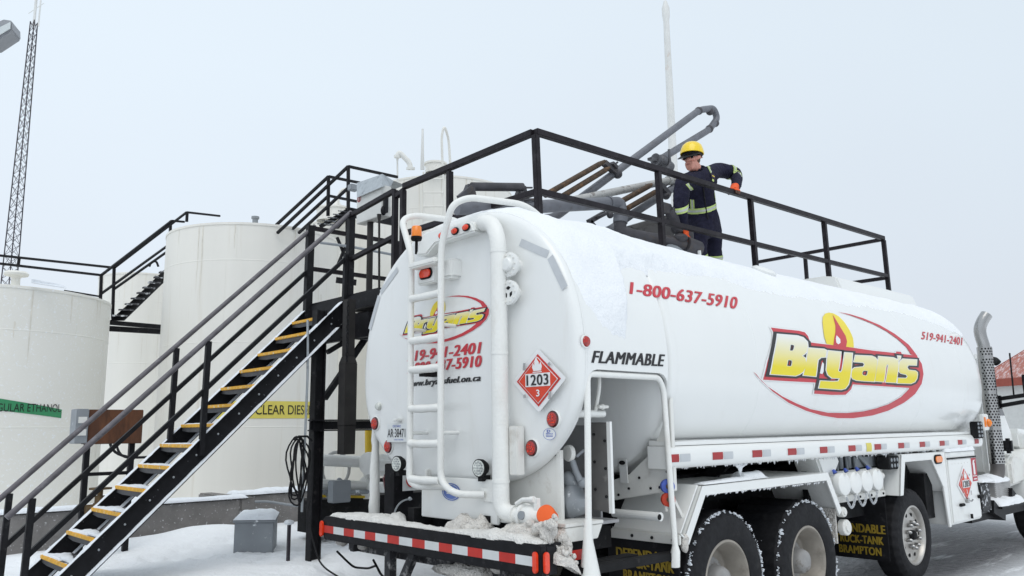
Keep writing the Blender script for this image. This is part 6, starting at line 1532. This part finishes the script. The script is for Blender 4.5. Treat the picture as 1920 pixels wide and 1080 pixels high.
def rust_runs(t, c, r, zt, n, seed):
    rnd = random.Random(seed); m = MB()
    for k in range(n):
        a = math.radians(rnd.uniform(185, 330)); L = rnd.uniform(.25, 1.5); z1 = zt - .03 - (rnd.random() < .4) * rnd.uniform(0, 1.8); w = rnd.uniform(.006, .02) / r
        vs = []
        for i in range(9):
            q = i / 8; aa = a + .01 * noise.noise(Vector((k, q * 3, seed))); ww = w * (1 - q) ** .7 * (.7 + .5 * noise.noise(Vector((k, q * 8, 3)))) + .0004
            vs += [(c.x + (r + .003) * math.cos(aa + d * ww), c.y + (r + .003) * math.sin(aa + d * ww), z1 - L * q) for d in (-1, 1)]
        m.add(vs, [(2 * i, 2 * i + 1, 2 * i + 3, 2 * i + 2) for i in range(8)])
    m.build('rust_run', mat('rust_stain', (.70, .665, .59), .7, var=.12, scale=7), t, kind='stuff')
tk2, c2, r2, zt2 = storage_tank('large cream tank with the yellow diesel band, right behind the black staircase', 470, 162, 15.2, 405, TANKC)
tank_label(tk2, c2, r2, ((404, 753, 785), (586, 753, 785)), 'CLEAR DIESEL', YLABEL, LOGO_K, (.38, .985))
tk1, c1, r1, zt1 = storage_tank('frosted tank with the green ethanol band, cut off by the left edge', -18, 197, 13.4, 523, TANKC2)
aL, _ = cyl_hit(-24, 765, c1, r1); aR, _ = cyl_hit(115, 775, c1, r1); zL = (cyl_hit(0, 748, c1, r1)[1], cyl_hit(0, 770, c1, r1)[1]); zR = (cyl_hit(114, 768, c1, r1)[1], cyl_hit(114, 784, c1, r1)[1]); N = 24
def f1(u, v, l):
    t = (u - .17) / .83; top, bot = zL[0] + (zR[0] - zL[0]) * t, zL[1] + (zR[1] - zL[1]) * t
    a = aL + (aR - aL) * u; return (c1.x + (r1 + l) * math.cos(a), c1.y + (r1 + l) * math.sin(a), bot + (top - bot) * v)
m = MB(); m.add([f1(i / N, v, .006) for i in range(N + 1) for v in (0, 1)], [(2 * i, 2 * i + 2, 2 * i + 3, 2 * i + 1) for i in range(N)]); o = m.build('name_band', GREEN, tk1, smooth=False)
tz0, tz1 = cyl_hit(60, 772, c1, r1)[1], cyl_hit(60, 757, c1, r1)[1]
def f2(u, v):
    a = aL + (aR - aL) * (.0 + .98 * u); return (c1.x + (r1 + .010) * math.cos(a), c1.y + (r1 + .010) * math.sin(a), tz0 + (tz1 - tz0) * v)
place(raw_text('REGULAR ETHANOL', .0), f2, 'lettering', LOGO_K, o)
tk3, c3, r3, zt3 = storage_tank('shorter cream tank seen between the ethanol tank and the diesel tank', 262, 82, 20.5, 505, TANKC)
tk4, c4, r4, zt4 = storage_tank('tallest cream tank with ladder, hatch and vent pipes, behind the truck cage', 828, 137, 17.8, 309, TANKC)
tk5, c5, r5, zt5 = storage_tank('shaded cream tank half hidden behind the hooded panel and the tallest tank', 655, 95, 20.5, 398, TANKC)
rust_runs(tk2, c2, r2, zt2, 10, 2); rust_runs(tk1, c1, r1, zt1, 7, 5); rust_runs(tk4, c4, r4, zt4, 14, 7); rust_runs(tk3, c3, r3, zt3, 8, 9)
# tops: mushroom vent, manholes, pipes
def top_pt(px, py, d): return aD(px, py, d)
m = MB(); p = Vector((aD(30, 520, 12.6).x, aD(30, 520, 12.6).y, zt1 + .02)); m.lathe([(.10, 0), (.10, .03), (.065, .04), (.06, .16), (.10, .19), (.165, .20), (.175, .23), (.15, .26), (0, .275)], p, (0, 0, 1), 26); m.build('mushroom_vent', TANKC2, tk1)
mh = aD(817, 311, 17.0); m = MB(); m.lathe([(.22, -.05), (.22, .13), (.245, .13), (.245, .17), (.1, .20), (0, .20)], (mh.x, mh.y, mh.z - .12), (0, 0, 1), 30); m.build('manhole', TANKC, tk4)
m = MB(); q = aD(770, 318, 16.6); m.tube(bend([q, aD(768, 305, 16.6), aD(749, 286, 16.6), aD(745, 292, 16.6)], .1), .055, 12); m.cyl(aD(745, 291, 16.6), aD(745, 296, 16.6), .07); m.cyl(aD(770, 318, 16.6), aD(770, 314, 16.6), .09); m.tube([aD(745, 294, 16.6), aD(745, 302, 16.6), aD(745.5, 345, 16.6)], [.035, .018, .018], 8); m.build('gooseneck_pipe', PAINT_D, tk4)
m = MB(); m.tube([aD(792, 318, 16.4), aD(792, 290, 16.4), aD(792.5, 242, 16.6)], [.045, .035, .022], 10); m.build('vent_pole', POLEW, tk4)
m = MB()
for (xa, xb) in ((794, 832),):
    for x in (794, 831): m.tube([aD(x, 322, 16.05), aD(x, 420, 16.05)], .018, 8)
    for y in (335, 361, 387, 412): m.tube([aD(794, y, 16.03), aD(831, y, 16.03)], .016, 8)
m.tube(bend([aD(830, 322, 16.1), aD(828, 255, 16.1), aD(833, 235, 16.1), aD(841, 258, 16.3), aD(845, 318, 16.3)], .35), .026, 10); m.build('tank_ladder', TANKC, tk4)
m = MB(); 
for px in ((632, 385), (616, 392)):
    p = aD(px[0], 398, 19.5); m.lathe([(.28, -.2), (.28, .08), (.31, .09), (.31, .13), (.1, .2), (.05, .3), (0, .3)], (p.x, p.y, zt5 + .05), (0, 0, 1), 20)
m.tube(bend([aD(633, 388, 19.3), aD(636, 360, 19.3), aD(648, 352, 19.3), aD(651, 372, 19.3)], .2), .03, 8); m.build('tank_hatch', TANKC, tk5)
m = MB(); p = aD(479, 404, 14.6); m.lathe([(.05, -.1), (.05, .12), (.07, .13), (.07, .17), (0, .18)], (p.x, p.y, zt2 + .08), (0, 0, 1), 12); m.build('vent_cap', GREYBOX, tk2)
m = MB(); m.tube(bend([aD(280, 500, 19), aD(283, 492, 19), aD(293, 489, 19), aD(297, 500, 19)], .15), .025, 8); m.build('hose_loop', RUBBER, tk3)
m = MB(); m.prism([aD(60, 523, 12.4), aD(120, 535, 12.6), aD(125, 540, 12.6), aD(60, 530, 12.4)], (0, .05, 0)); m.build('snow_lump', SNOW, tk1)

# ================================================================ TANK WALKWAY (left) and UPPER STAIR (behind)
def stick(par, pts, w, name, mm=BLACK):
    m = MB()
    for a, b in zip(pts, pts[1:]): m.beam(a, b, w, w)
    return m.build(name, mm, par)
ww = thing('tank_walkway', 'black railed walkway running behind the ethanol tank and climbing to the diesel tank top', 'walkway', aD(240, 610, 16))
D1, D2, D3, D4 = 15.2, 15.6, 17.2, 17.6
stick(ww, [aD(-20, 492, 14.6), aD(190, 516, D1), aD(322, 414, D3), aD(345, 416, D3 + .4)], .042, 'guard_rail'); stick(ww, [aD(-20, 477, 15.2), aD(214, 502, D2), aD(350, 398, D4), aD(412, 405, D4 + 1)], .042, 'guard_rail')
stick(ww, [aD(188, 552, D1), aD(318, 458, D3)], .04, 'mid_rail'); stick(ww, [aD(214, 542, D2), aD(316, 470, D4 - .5)], .04, 'mid_rail'); stick(ww, [aD(120, 545, D1 - .2), aD(188, 556, D1)], .03, 'mid_rail')
for (a, b, d) in (((190, 516), (187, 598), D1), ((214, 502), (211, 598), D2), ((320, 414), (319, 440), D3), ((351, 398), (350, 416), D4), ((36, 483), (34, 500), 15.3)): stick(ww, [aD(*a, d), aD(*b, d)], .05, 'post')
m = MB(); m.prism([aD(206, 601, D1), aD(318, 500, D3 - .3), aD(318, 518, D3 - .3), aD(232, 601, D1 + .2)], (.02, .03, 0)); m.prism([aD(212, 598, D2), aD(318, 496, D4 - .3), aD(318, 510, D4 - .3), aD(232, 596, D2 + .2)], (.02, .03, 0)); m.build('stair_stringer', BLACK, ww)
for k in range(9):
    t = k / 9; p, q = aD(222, 592, D1).lerp(aD(318, 503, D3 - .3), t), aD(230, 592, D2).lerp(aD(320, 500, D4 - .3), t); m = MB(); m.beam(p, q, .22, .03); m.build('tread', GRATE, ww)
m = MB(); m.prism([aD(178, 598, D1 - .1), aD(318, 610, D1 + .1), aD(318, 618, D1 + .1), aD(178, 606, D1 - .1)], (.05, .08, 0)); m.prism([aD(178, 609, D1 + .3), aD(318, 618, D1 + .5), aD(318, 627, D1 + .5), aD(178, 619, D1 + .3)], (.05, .08, 0)); m.build('walkway_beam', BLACK, ww)
us = thing('upper_stair', 'small black railed stair leading up to the tallest tank behind the hooded panel', 'staircase', aD(640, 400, 13.3))
A1, A2, A3, A4 = 14.6, 14.2, 13.9, 13.5
stick(us, [aD(505, 434, A1), aD(616, 331, A3), aD(690, 346, A3 + .8)], .042, 'guard_rail'); stick(us, [aD(520, 437, A2), aD(653, 312, A4), aD(745, 332, A4 + .8)], .042, 'guard_rail')
stick(us, [aD(540, 437, A1 - .1), aD(616, 367, A3), aD(690, 382, A3 + .8)], .04, 'mid_rail'); stick(us, [aD(560, 437, A2 - .1), aD(653, 352, A4), aD(705, 364, A4 + .6)], .04, 'mid_rail')
for a, b, d in (((616, 331), (615, 405), A3), ((653, 312), (653, 392), A4)): stick(us, [aD(*a, d), aD(*b, d)], .045, 'post')
m = MB(); m.prism([aD(618, 428, A2 - .2), aD(655, 390, A4), aD(664, 394, A4), aD(634, 428, A2 - .2)], (.03, .03, 0)); m.prism([aD(598, 422, A1 - .3), aD(650, 391, A3), aD(652, 399, A3), aD(600, 428, A1 - .3)], (.03, .03, 0)); m.build('stair_stringer', BLACK, us)
for k in range(5):
    t = (k + .5) / 5; p, q = aD(622, 424, A2).lerp(aD(656, 394, A4), t), aD(600, 424, A1).lerp(aD(650, 393, A3), t); m = MB(); m.beam(p, q, .2, .02); m.build('tread', GRATE, us)
m = MB(); m.beam(aD(655, 398, A4), aD(745, 416, A4 + .8), .05, .16); m.beam(aD(632, 445, A3), aD(655, 500, A3 + .2), .04, .04); m.beam(aD(655, 445, A3), aD(632, 500, A3 + .2), .04, .04); m.beam(aD(652, 390, A3 + .3), aD(652, 620, A3 + .3), .06, .06); m.beam(aD(630, 525, A3 + .2), aD(668, 530, A3 + .3), .05, .1); m.build('landing_frame', BLACK, us)
# hooded control panel with its drain rod
hp = thing('control_panel', 'white control panel under a sloping galvanised rain hood at the stair top', 'control panel', (5.33, 8.3, 4.2))
m = MB(); X = 5.3; tl, tr, r_, br, bl = (aX(668, 350, X)), aX(723, 328, X), aX(737, 340, X - .3), aX(714, 352, X - .12), aX(668, 374, X - .12)
pA, pB, pC, pD = aX(669, 343, 5.38), aX(717, 326, 5.38), aX(717, 350, 5.26), aX(669, 371, 5.26); pE = aX(738, 339, 5.62); pH = aX(733, 349, 5.55)
pF = Vector((5.8, pA.y, pA.z - .06)); pG = Vector((5.8, pE.y, pE.z - .02))
m.add([pA, pB, pC, pD, pE, pF, pG, pH], [(0, 1, 2, 3), (1, 4, 7, 2), (0, 5, 6, 4, 1)]); m.build('rain_hood', GALV, hp, smooth=False)
qA, qB, qC, qD = aX(669, 366, 5.30), aX(716, 346, 5.30), aX(714, 404, 5.30), aX(669, 421, 5.30)
m = MB(); m.prism([qA, qB, Vector((5.30, qB.y, qC.z)), Vector((5.30, qA.y, qC.z))], (.14, 0, 0)); m.build('panel_box', mat('panel_white', (.66, .66, .63), .5, var=.05, dirt=(.5, .49, .46), dirt_amt=.3), hp, bevel=.006)
m = MB(); m.lathe([(.034, 0), (.046, 0)], (5.297, qA.y - .06, qA.z - .06), (1, 0, 0), 20); m.box((5.295, qA.y - .07, qA.z - .09), (5.298, qA.y - .05, qA.z - .03)); m.build('warning_mark', RED_D, hp)
m = MB(); pk_ = aX(719, 395, 5.32); m.ball(pk_, .05, 10, 8, (.8, .5, 1.2)); m.box(pk_ + Vector((0, -.03, -.02)), pk_ + Vector((.05, .01, .22))); m.build('switch_knob', BLACK, hp)
m = MB(); a = aX(711, 402, 5.25); b = aX(711, 545, 5.25); m.tube([a, a + (b - a) * .1, b], [.03, .014, .014], 10); m.tube([(5.38, 8.4, 4.3), (5.38, 8.4, 3.18)], .04, 10); m.build('support_rod', RB, hp)
m = MB(); c = aD(661, 352, 13); m.box(c - Vector((.06, .06, .05)), c + Vector((.08, .06, .05))); o = m.build('flood_light', GREYBOX, us, bevel=.01)
# thin pipe line crossing behind the stair posts
m = MB(); m.tube([aD(600, 455, 12.8), aD(655, 462, 13.0), aD(760, 482, 13.6)], .022, 8); o = m.build('pipe_line', GREYBOX); tag(o, 'thin grey pipe crossing behind the stair top posts', 'pipe')

# ================================================================ YARD ITEMS on the left
wall = MB(); wy = 11.15; wall.box((-8, wy, 0), (5.10, wy + .25, .735)); wall.box((5.10, wy, 0), (5.32, wy + 1.5, .735)); wall.box((5.32, wy + .7, 0), (12, wy + .95, .72))
o = wall.build('containment_wall', CONC, bevel=.02); tag(o, 'low frosted concrete containment wall in front of the tanks', 'wall')
sw = MB(); snow_ridge(sw, [(-8, wy + .12, .735), (0, wy + .12, .735), (3, wy + .12, .735), (5.2, wy + .12, .735)], .30, .05, seed=31, lf=2.5, lump=.25); snow_ridge(sw, [(5.3, wy + .82, .72), (8, wy + .82, .72), (12, wy + .82, .72)], .3, .07, seed=33, lf=3)
for y in (NY, FY):
    snow_ridge(sw, [(1.9, y, ztop(1.9)), (4.75, y, ztop(4.75))], .07, .012, seed=40 + y, lf=6, lump=.6)
    snow_ridge(sw, [(1.95, y - .03, ztop(1.95) - .255), (4.7, y - .03, ztop(4.7) - .255)], .06, .022, seed=50 + y, lf=4, lump=.4)
for k in range(13):
    x, z = 4.585 - .2066 * k, 2.93 - .2 * k
    h = .006 + .0012 * k; rnd = random.Random(k)
    snow_ridge(sw, [(x + .07 + .02 * rnd.random(), NY + .05, z - .003), (x + .10, NY + .30 + .1 * rnd.random(), z - .003), (x + .13, FY - .10 - .3 * rnd.random() * (1 - k / 13), z - .003)], [.05, .10, .20], h, lump=.5, lf=14, seed=60 + k)
    if k > 5: snow_ridge(sw, [(x + .03, NY + .30, z - .002), (x + .05, FY - .04, z - .002)], [.03, .10], h, lump=.5, lf=14, seed=80 + k)
sw.m = 0
o = sw.build('snow_layer', SNOW, angle=180); tag(o, 'snow lying on the stair treads, stringers and the concrete wall', 'snow', kind='stuff')
jb = thing('junction_box', 'grey metal junction box with snow on its lid, standing in the snow', 'cabinet', aZ(437, 1043, .30))
c = aZ(437, 1043, .25); p0 = Vector((c.x, c.y, .2)); A_ = aZ(511, 1042, .25) - c; W_ = A_.length; A_.normalize(); B_ = aZ(406, 1024, .25) - c; B_ = B_ - A_ * B_.dot(A_) * .6; L_ = B_.length; B_.normalize(); H_ = .42
m = MB(); m.prism([p0, p0 + A_ * W_, p0 + A_ * W_ + B_ * L_, p0 + B_ * L_], (0, 0, H_)); m.build('box_body', GREYBOX, jb, bevel=.008)
m = MB(); q = p0 + Vector((0, 0, H_)) - A_ * .02 - B_ * .02; m.prism([q, q + A_ * (W_ + .04), q + A_ * (W_ + .04) + B_ * (L_ + .04), q + B_ * (L_ + .04)], (0, 0, .025)); lid = m.build('box_lid', GREYBOX, jb, bevel=.004)
m = MB(); q = q + Vector((0, 0, .025)); n_ = 10; vs = []
for i in range(n_ + 1):
    for k in range(n_ + 1):
        e = min(i, n_ - i, k, n_ - k) / 2; e = min(1, e); pp = q + A_ * (W_ + .04) * (i / n_) + B_ * (L_ + .04) * (k / n_); vs.append(pp + Vector((0, 0, .004 + e ** .4 * (.055 + .03 * noise.noise(pp * 9)))))
m.add(vs, [(i * (n_ + 1) + k, (i + 1) * (n_ + 1) + k, (i + 1) * (n_ + 1) + k + 1, i * (n_ + 1) + k + 1) for i in range(n_) for k in range(n_)]); m.build('lid_snow', SNOW, jb, angle=180)
rb = thing('rusty_box', 'rusty brown sheet metal box with a grey meter box, raised on a black frame', 'electrical box', (3.1, 10.25, .3))
m = MB(); m.box((2.80, 10.2, 1.53), (3.40, 10.45, 1.925)); m.build('box_body', RUST, rb, bevel=.006)
m = MB(); m.box((2.66, 10.16, 1.54), (2.79, 10.4, 1.93)); mb_ = m.build('meter_box', GREYBOX, rb, bevel=.008)
m = MB()
for z in (1.66, 1.8): m.box((2.68, 10.150, z - .03), (2.77, 10.158, z + .04))
m.build('meter_door', PAINT_D, mb_)
for x in (2.83, 3.32):
    m = MB(); m.beam((x, 10.3, -.1), (x, 10.3, 1.53), .06, .06, (1, 0, 0)); m.build('leg', BLACK, rb)
for z in (1.19, .45): m = MB(); m.beam((2.86, 10.3, z), (3.29, 10.3, z), .04, .04); m.build('cross_bar', BLACK, rb)
m = MB(); m.tube(arc_pts((3.05, 10.2, 1.53), (3.08, 10.1, 1.30), (3.6, 9.9, 1.40), 12), .016, 8); m.tube(arc_pts((3.12, 10.2, 1.53), (3.12, 10.1, 1.33), (3.3, 10.0, 1.38), 10), .014, 8); m.build('flex_hose', RUBBER, rb)
m = MB(); m.cyl((2.98, 10.2, .62), (2.98, 10.2, .95), .055); m.cyl((2.98, 10.2, .95), (2.98, 10.2, 1.02), .03); m.cyl((2.98, 10.2, 1.02), (2.98, 10.2, 1.04), .12); m.cyl((2.84, 10.2, .8), (3.12, 10.2, .8), .06); m.ball((2.98, 10.2, .80), .095, 12, 8); o = m.build('gate_valve', BRONZE); tag(o, 'bronze gate valve with a handwheel under the rusty box', 'valve')
m = MB(); m.tube([aY(280, 946, 11.55), aY(345, 951, 11.55), aY(372, 953, 11.6)], .05, 12); m.cyl(aY(364, 952, 11.58), aY(374, 953, 11.58), .075); o = m.build('gas_pipe', GASY); tag(o, 'short yellow pipe lying behind the concrete wall', 'pipe')
m = MB(); a = aZ(540, 1052, .28); m.beam(a, a + Vector((0, 0, .38)), .03, .03, (1, 0, 0)); stk_ = m.build('marker_stake', TOWERM); tag(stk_, 'short dark stake with a cap of snow, right of the junction box', 'stake')
m = MB(); m.ball(a + Vector((0, 0, .40)), .055, 12, 8, (1, 1, .5), lump=.3, lf=12); m.build('stake_snow', SNOW, stk_)
m = MB(); q = aZ(465, 955, .75); m.tube(bend([aY(466, 955, 11.7), aY(472, 941, 11.7), aY(500, 940, 11.7), aY(600, 955, 11.3)], .08), .018, 8); o = m.build('vent_tube', GREYBOX); tag(o, 'thin grey bent tube along the top of the concrete wall', 'pipe')

# pipework and safety gear left of the truck tail
pw = thing('pipe_manifold', 'white flanged pipework with a yellow riser behind the truck tail', 'pipework', (5.6, 9.0, .3))
yb = 9.3
m = MB(); m.tube([aY(583, 862, yb), aY(680, 866, yb)], .075, 18); m.tube([aY(700, 870, yb - .3), aY(770, 880, yb - .3)], .075, 18); m.tube([aY(585, 908, yb), aY(720, 914, yb)], .07, 16); m.tube([aY(690, 868, yb), aY(690, 935, yb)], .06, 14); m.build('white_pipe', PIPE_W, pw)
m = MB()
for px, py in ((690, 869), (718, 872)): c = aY(px, py, yb - .2); m.lathe([(0, -.02), (.14, -.02), (.145, 0), (.145, .04), (.10, .05), (.08, .12), (0, .12)], c, (1, .25, 0), 28)
m.lathe([(0, -.02), (.12, -.02), (.12, .03), (0, .03)], aY(684, 912, yb), (1, 0, 0), 24); m.build('flange', PIPE_W, pw)
m = MB(); m.tube([aY(691, 806, yb + .3), aY(691, 905, yb + .3)], .05, 14); m.beam(aY(600, 930, yb), aY(700, 932, yb), .03, .03); m.build('yellow_riser', GASY, pw)
m = MB(); m.box(aY(626, 902, yb - .3), aY(646, 940, yb - .15)); m.tube([aY(610, 930, yb), aY(640, 900, yb)], .05, 10); m.beam(aY(600, 922, yb - .1), aY(690, 922, yb - .1), .08, .05); m.build('valve_box', GREYBOX, pw, bevel=.01)
m = MB(); m.box(aY(588, 938, yb + .2), aY(830, 968, yb + .6)); m.box(aY(700, 898, yb + .1), aY(820, 905, yb + .2)); m.build('pipe_rack', DARK, pw)
m = MB(); 
cc = aY(630, 880, yb + .25)
m.tube([cc + Vector((.20 * math.cos(t), 0, .22 * math.sin(t))) for t in [2 * math.pi * k / 24 for k in range(25)]], .022, 8); m.build('chain_wheel', PIPE_L, pw)
m = MB(); c = aY(732, 925, 8.0); m.prism([aY(719, 893, 8.0), aY(738, 885, 8.0), aY(742, 930, 8.0), aY(742, 965, 8.0), aY(725, 965, 8.0), aY(724, 925, 8.0)], (.10, .18, 0)); o = m.build('hydrant_cover', MAROON, bevel=.02); tag(o, 'maroon plastic cover with snow, left of the black sign post', 'cover')
sp = thing('sign_post', 'thick black post carrying a white no smoking sign behind the truck tail', 'sign post', aY(757, 968, 7.6))
m = MB(); a, b = aY(740, 870, 7.6), aY(776, 872, 7.6); m.box((a.x, 7.6, .1), (b.x, 7.8, a.z)); m.build('post', BLACK, sp, bevel=.008)
m = MB(); a, b = aY(756, 882, 7.55), aY(795, 918, 7.55); m.box((a.x, 7.55, b.z), (b.x, 7.56, a.z)); sg = m.build('no_smoking_sign', WHT, sp, smooth=False)
m = MB(); c = Vector(((a.x + b.x) / 2 - .03, 7.545, (a.z + b.z) / 2)); R0 = .075
m.lathe([(R0 * .78, 0), (R0, 0)], c, (0, -1, 0), 28); m.beam(c + Vector((-.052, 0, .052)), c + Vector((.052, 0, -.052)), .004, .016); m.build('prohibition_ring', RED, sg)
m = MB(); m.beam(c + Vector((-.045, .002, -.005)), c + Vector((.035, .002, -.005)), .002, .014); m.build('cigarette_symbol', LOGO_K, sg)
m = MB(); m.tube(arc_pts(aY(740, 960, 7.5), aY(748, 935, 7.5), aY(772, 936, 7.5)), .010, 7); m.ball(aY(768, 935, 7.5), .022, 8, 6); o = m.build('ground_clamp', GALV); tag(o, 'small grounding clamp and lead hanging on the black sign post', 'clamp')

# ================================================================ TALL THINGS AND FAR BUILDINGS
tw = thing('radio_tower', 'slender dark lattice radio tower rising at the far left', 'tower', (aD(14, 560, 30).x, aD(14, 560, 30).y, .3))
bs = aD(17, 530, 30); bz_ = bs.z
def tower_top(py):
    lo, hi = 3, 80
    for _ in range(50):
        mid = (lo + hi) / 2; d = Vector((bs.x, bs.y, mid)) - EYE; y = 540 + FPX * (Vector((RX.y, RY.y, RZ.y)).dot(d)) / Vector((RX.z, RY.z, RZ.z)).dot(d)
        if y > py: lo = mid
        else: hi = mid
    return lo
zt_ = tower_top(40); w0, w1 = .29, .14
m = MB(); legs = [math.radians(20 + 120 * k) for k in range(3)]
def lp(k, z):
    t = (z - bz_) / (zt_ - bz_); w = w0 + (w1 - w0) * t; return Vector((bs.x + w * math.cos(legs[k]), bs.y + w * math.sin(legs[k]), z))
for k in range(3): m.tube([lp(k, -.2), lp(k, zt_)], .022, 6)
m.build('tower_leg', TOWERM, tw)
m = MB(); n = 26
for i in range(n):
    za, zb = bz_ - 1.2 + (zt_ - bz_ + 1.2) * i / n, bz_ - 1.2 + (zt_ - bz_ + 1.2) * (i + 1) / n
    for k in range(3):
        m.tube([lp(k, za), lp((k + 1) % 3, zb)], .009, 5); m.tube([lp((k + 1) % 3, za), lp(k, zb)], .009, 5)
m.build('lattice_brace', TOWERM, tw)
m = MB(); top = Vector((bs.x, bs.y, zt_)); m.tube([top - Vector((0, 0, .2)), top + Vector((0, 0, 2.2))], .05, 8); m.tube([top + Vector((.14, -.1, -.2)), top + Vector((.14, -.1, .9))], .03, 8); m.tube([top + Vector((-.2, .1, .3)), top + Vector((.25, -.15, .8))], .012, 6); m.build('antenna', POLEW, tw)
pb = aD(1262, 300, 30); m = MB(); m.lathe([(.16, 0), (.155, pb.z), (.115, aD(1241, 20, 30).z + .1), (.15, aD(1241, 10, 30).z + .12), (.15, aD(1241, 4, 30).z + .3), (.06, aD(1241, 4, 30).z + .6), (0, aD(1241, 4, 30).z + .65)], (pb.x, pb.y, 0), (0, 0, 1), 20)
o = m.build('light_mast', POLEW); tag(o, 'tall white mast with rust streaks rising behind the worker', 'mast')
fl = thing('flood_lamp', 'grey box shaped flood lamp on an arm at the top left edge', 'lamp', aD(0, 60, 8))
F = lambda x, y, d=8.0: aD(x, y, d)
m = MB(); m.prism([F(-34, 52), F(6, 35.5), F(22, 38), F(22.5, 56), F(-14, 80), F(-34, 84)], (.12, .2, .0)); hs = m.build('lamp_housing', mat('lamp_grey', (.33, .34, .36), .5, var=.05), fl, bevel=.012)
m = MB(); m.prism([F(-28, 66, 7.985), F(20, 41.5, 7.985), F(19.5, 54, 7.985), F(-18, 77, 7.985)], (-.004, -.006, 0)); m.build('lamp_glass', mat('pale_glass', (.62, .66, .66), .1, var=.05), hs)
m = MB(); p = F(-30, 70, 8.1); m.tube([p, p + Vector((-.5, .1, -.1)), (p.x - .6, p.y + .1, p.z - .5), (p.x - .6, p.y + .1, 0)], .05, 10); m.build('lamp_pole', GALV, fl)
bl = thing('red_roof_building', 'low pale building with a snowy red roof beyond the truck cab', 'building', aD(1900, 800, 46))
e0, e1 = aD(1861, 712, 46), aD(2060, 742, 40); rd = Vector((e1.x - e0.x, e1.y - e0.y, 0)).normalized(); bk = Vector((-rd.y, rd.x, 0)); bk = bk if bk.dot(Vector((1, 1, 0))) > 0 else -bk
ze = e0.z; Lb = 16; e0 = Vector((e0.x, e0.y, 0)) - rd * .9
zf = lambda v, z: Vector((v.x, v.y, z))
m = MB(); m.prism([zf(e0 + rd * .25, -.2), zf(e0 + rd * (Lb - .3), -.2), zf(e0 + rd * (Lb - .3) + bk * 9, -.2), zf(e0 + rd * .25 + bk * 9, -.2)], (0, 0, ze + .1)); m.build('wall', WALLB, bl)
m = MB(); f0 = e0 - bk * .4
m.add([zf(f0, ze), zf(f0 + rd * Lb, ze), zf(f0 + rd * Lb + bk * 5, ze + 2.3), zf(f0 + bk * 5 , ze + 2.3), zf(f0 + rd * Lb + bk * 10, ze), zf(f0 + bk * 10, ze)], [(0, 1, 2, 3), (3, 2, 4, 5)]); m.add([zf(f0, ze), zf(f0 + bk * 5, ze + 2.3), zf(f0 + bk * 10, ze)], [(0, 1, 2)]); m.build('roof', ROOFR, bl, smooth=False)
m = MB(); m.beam(zf(f0, ze - .22), zf(f0 + rd * Lb, ze - .22), .06, .42); m.beam(zf(f0 , ze - .2), zf(f0 + bk * 5, ze + 2.1), .06, .4); m.build('fascia', REDTRIM, bl)
sh = thing('far_shed', 'small far building with a red stripe, glimpsed in the gap beside the ethanol tank', 'building', aD(176, 700, 40))
p = aD(150, 640, 42); m = MB(); m.box((p.x, p.y, -.2), (p.x + 4, p.y + 3, p.z + .4)); m.build('wall', WALLB, sh, smooth=False)
za, zb = aD(178, 668, 42).z, aD(178, 682, 42).z; m = MB(); m.box((p.x - .03, p.y - .03, zb), (p.x + 4.03, p.y + 3, za)); m.build('red_stripe', REDTRIM, sh, smooth=False)
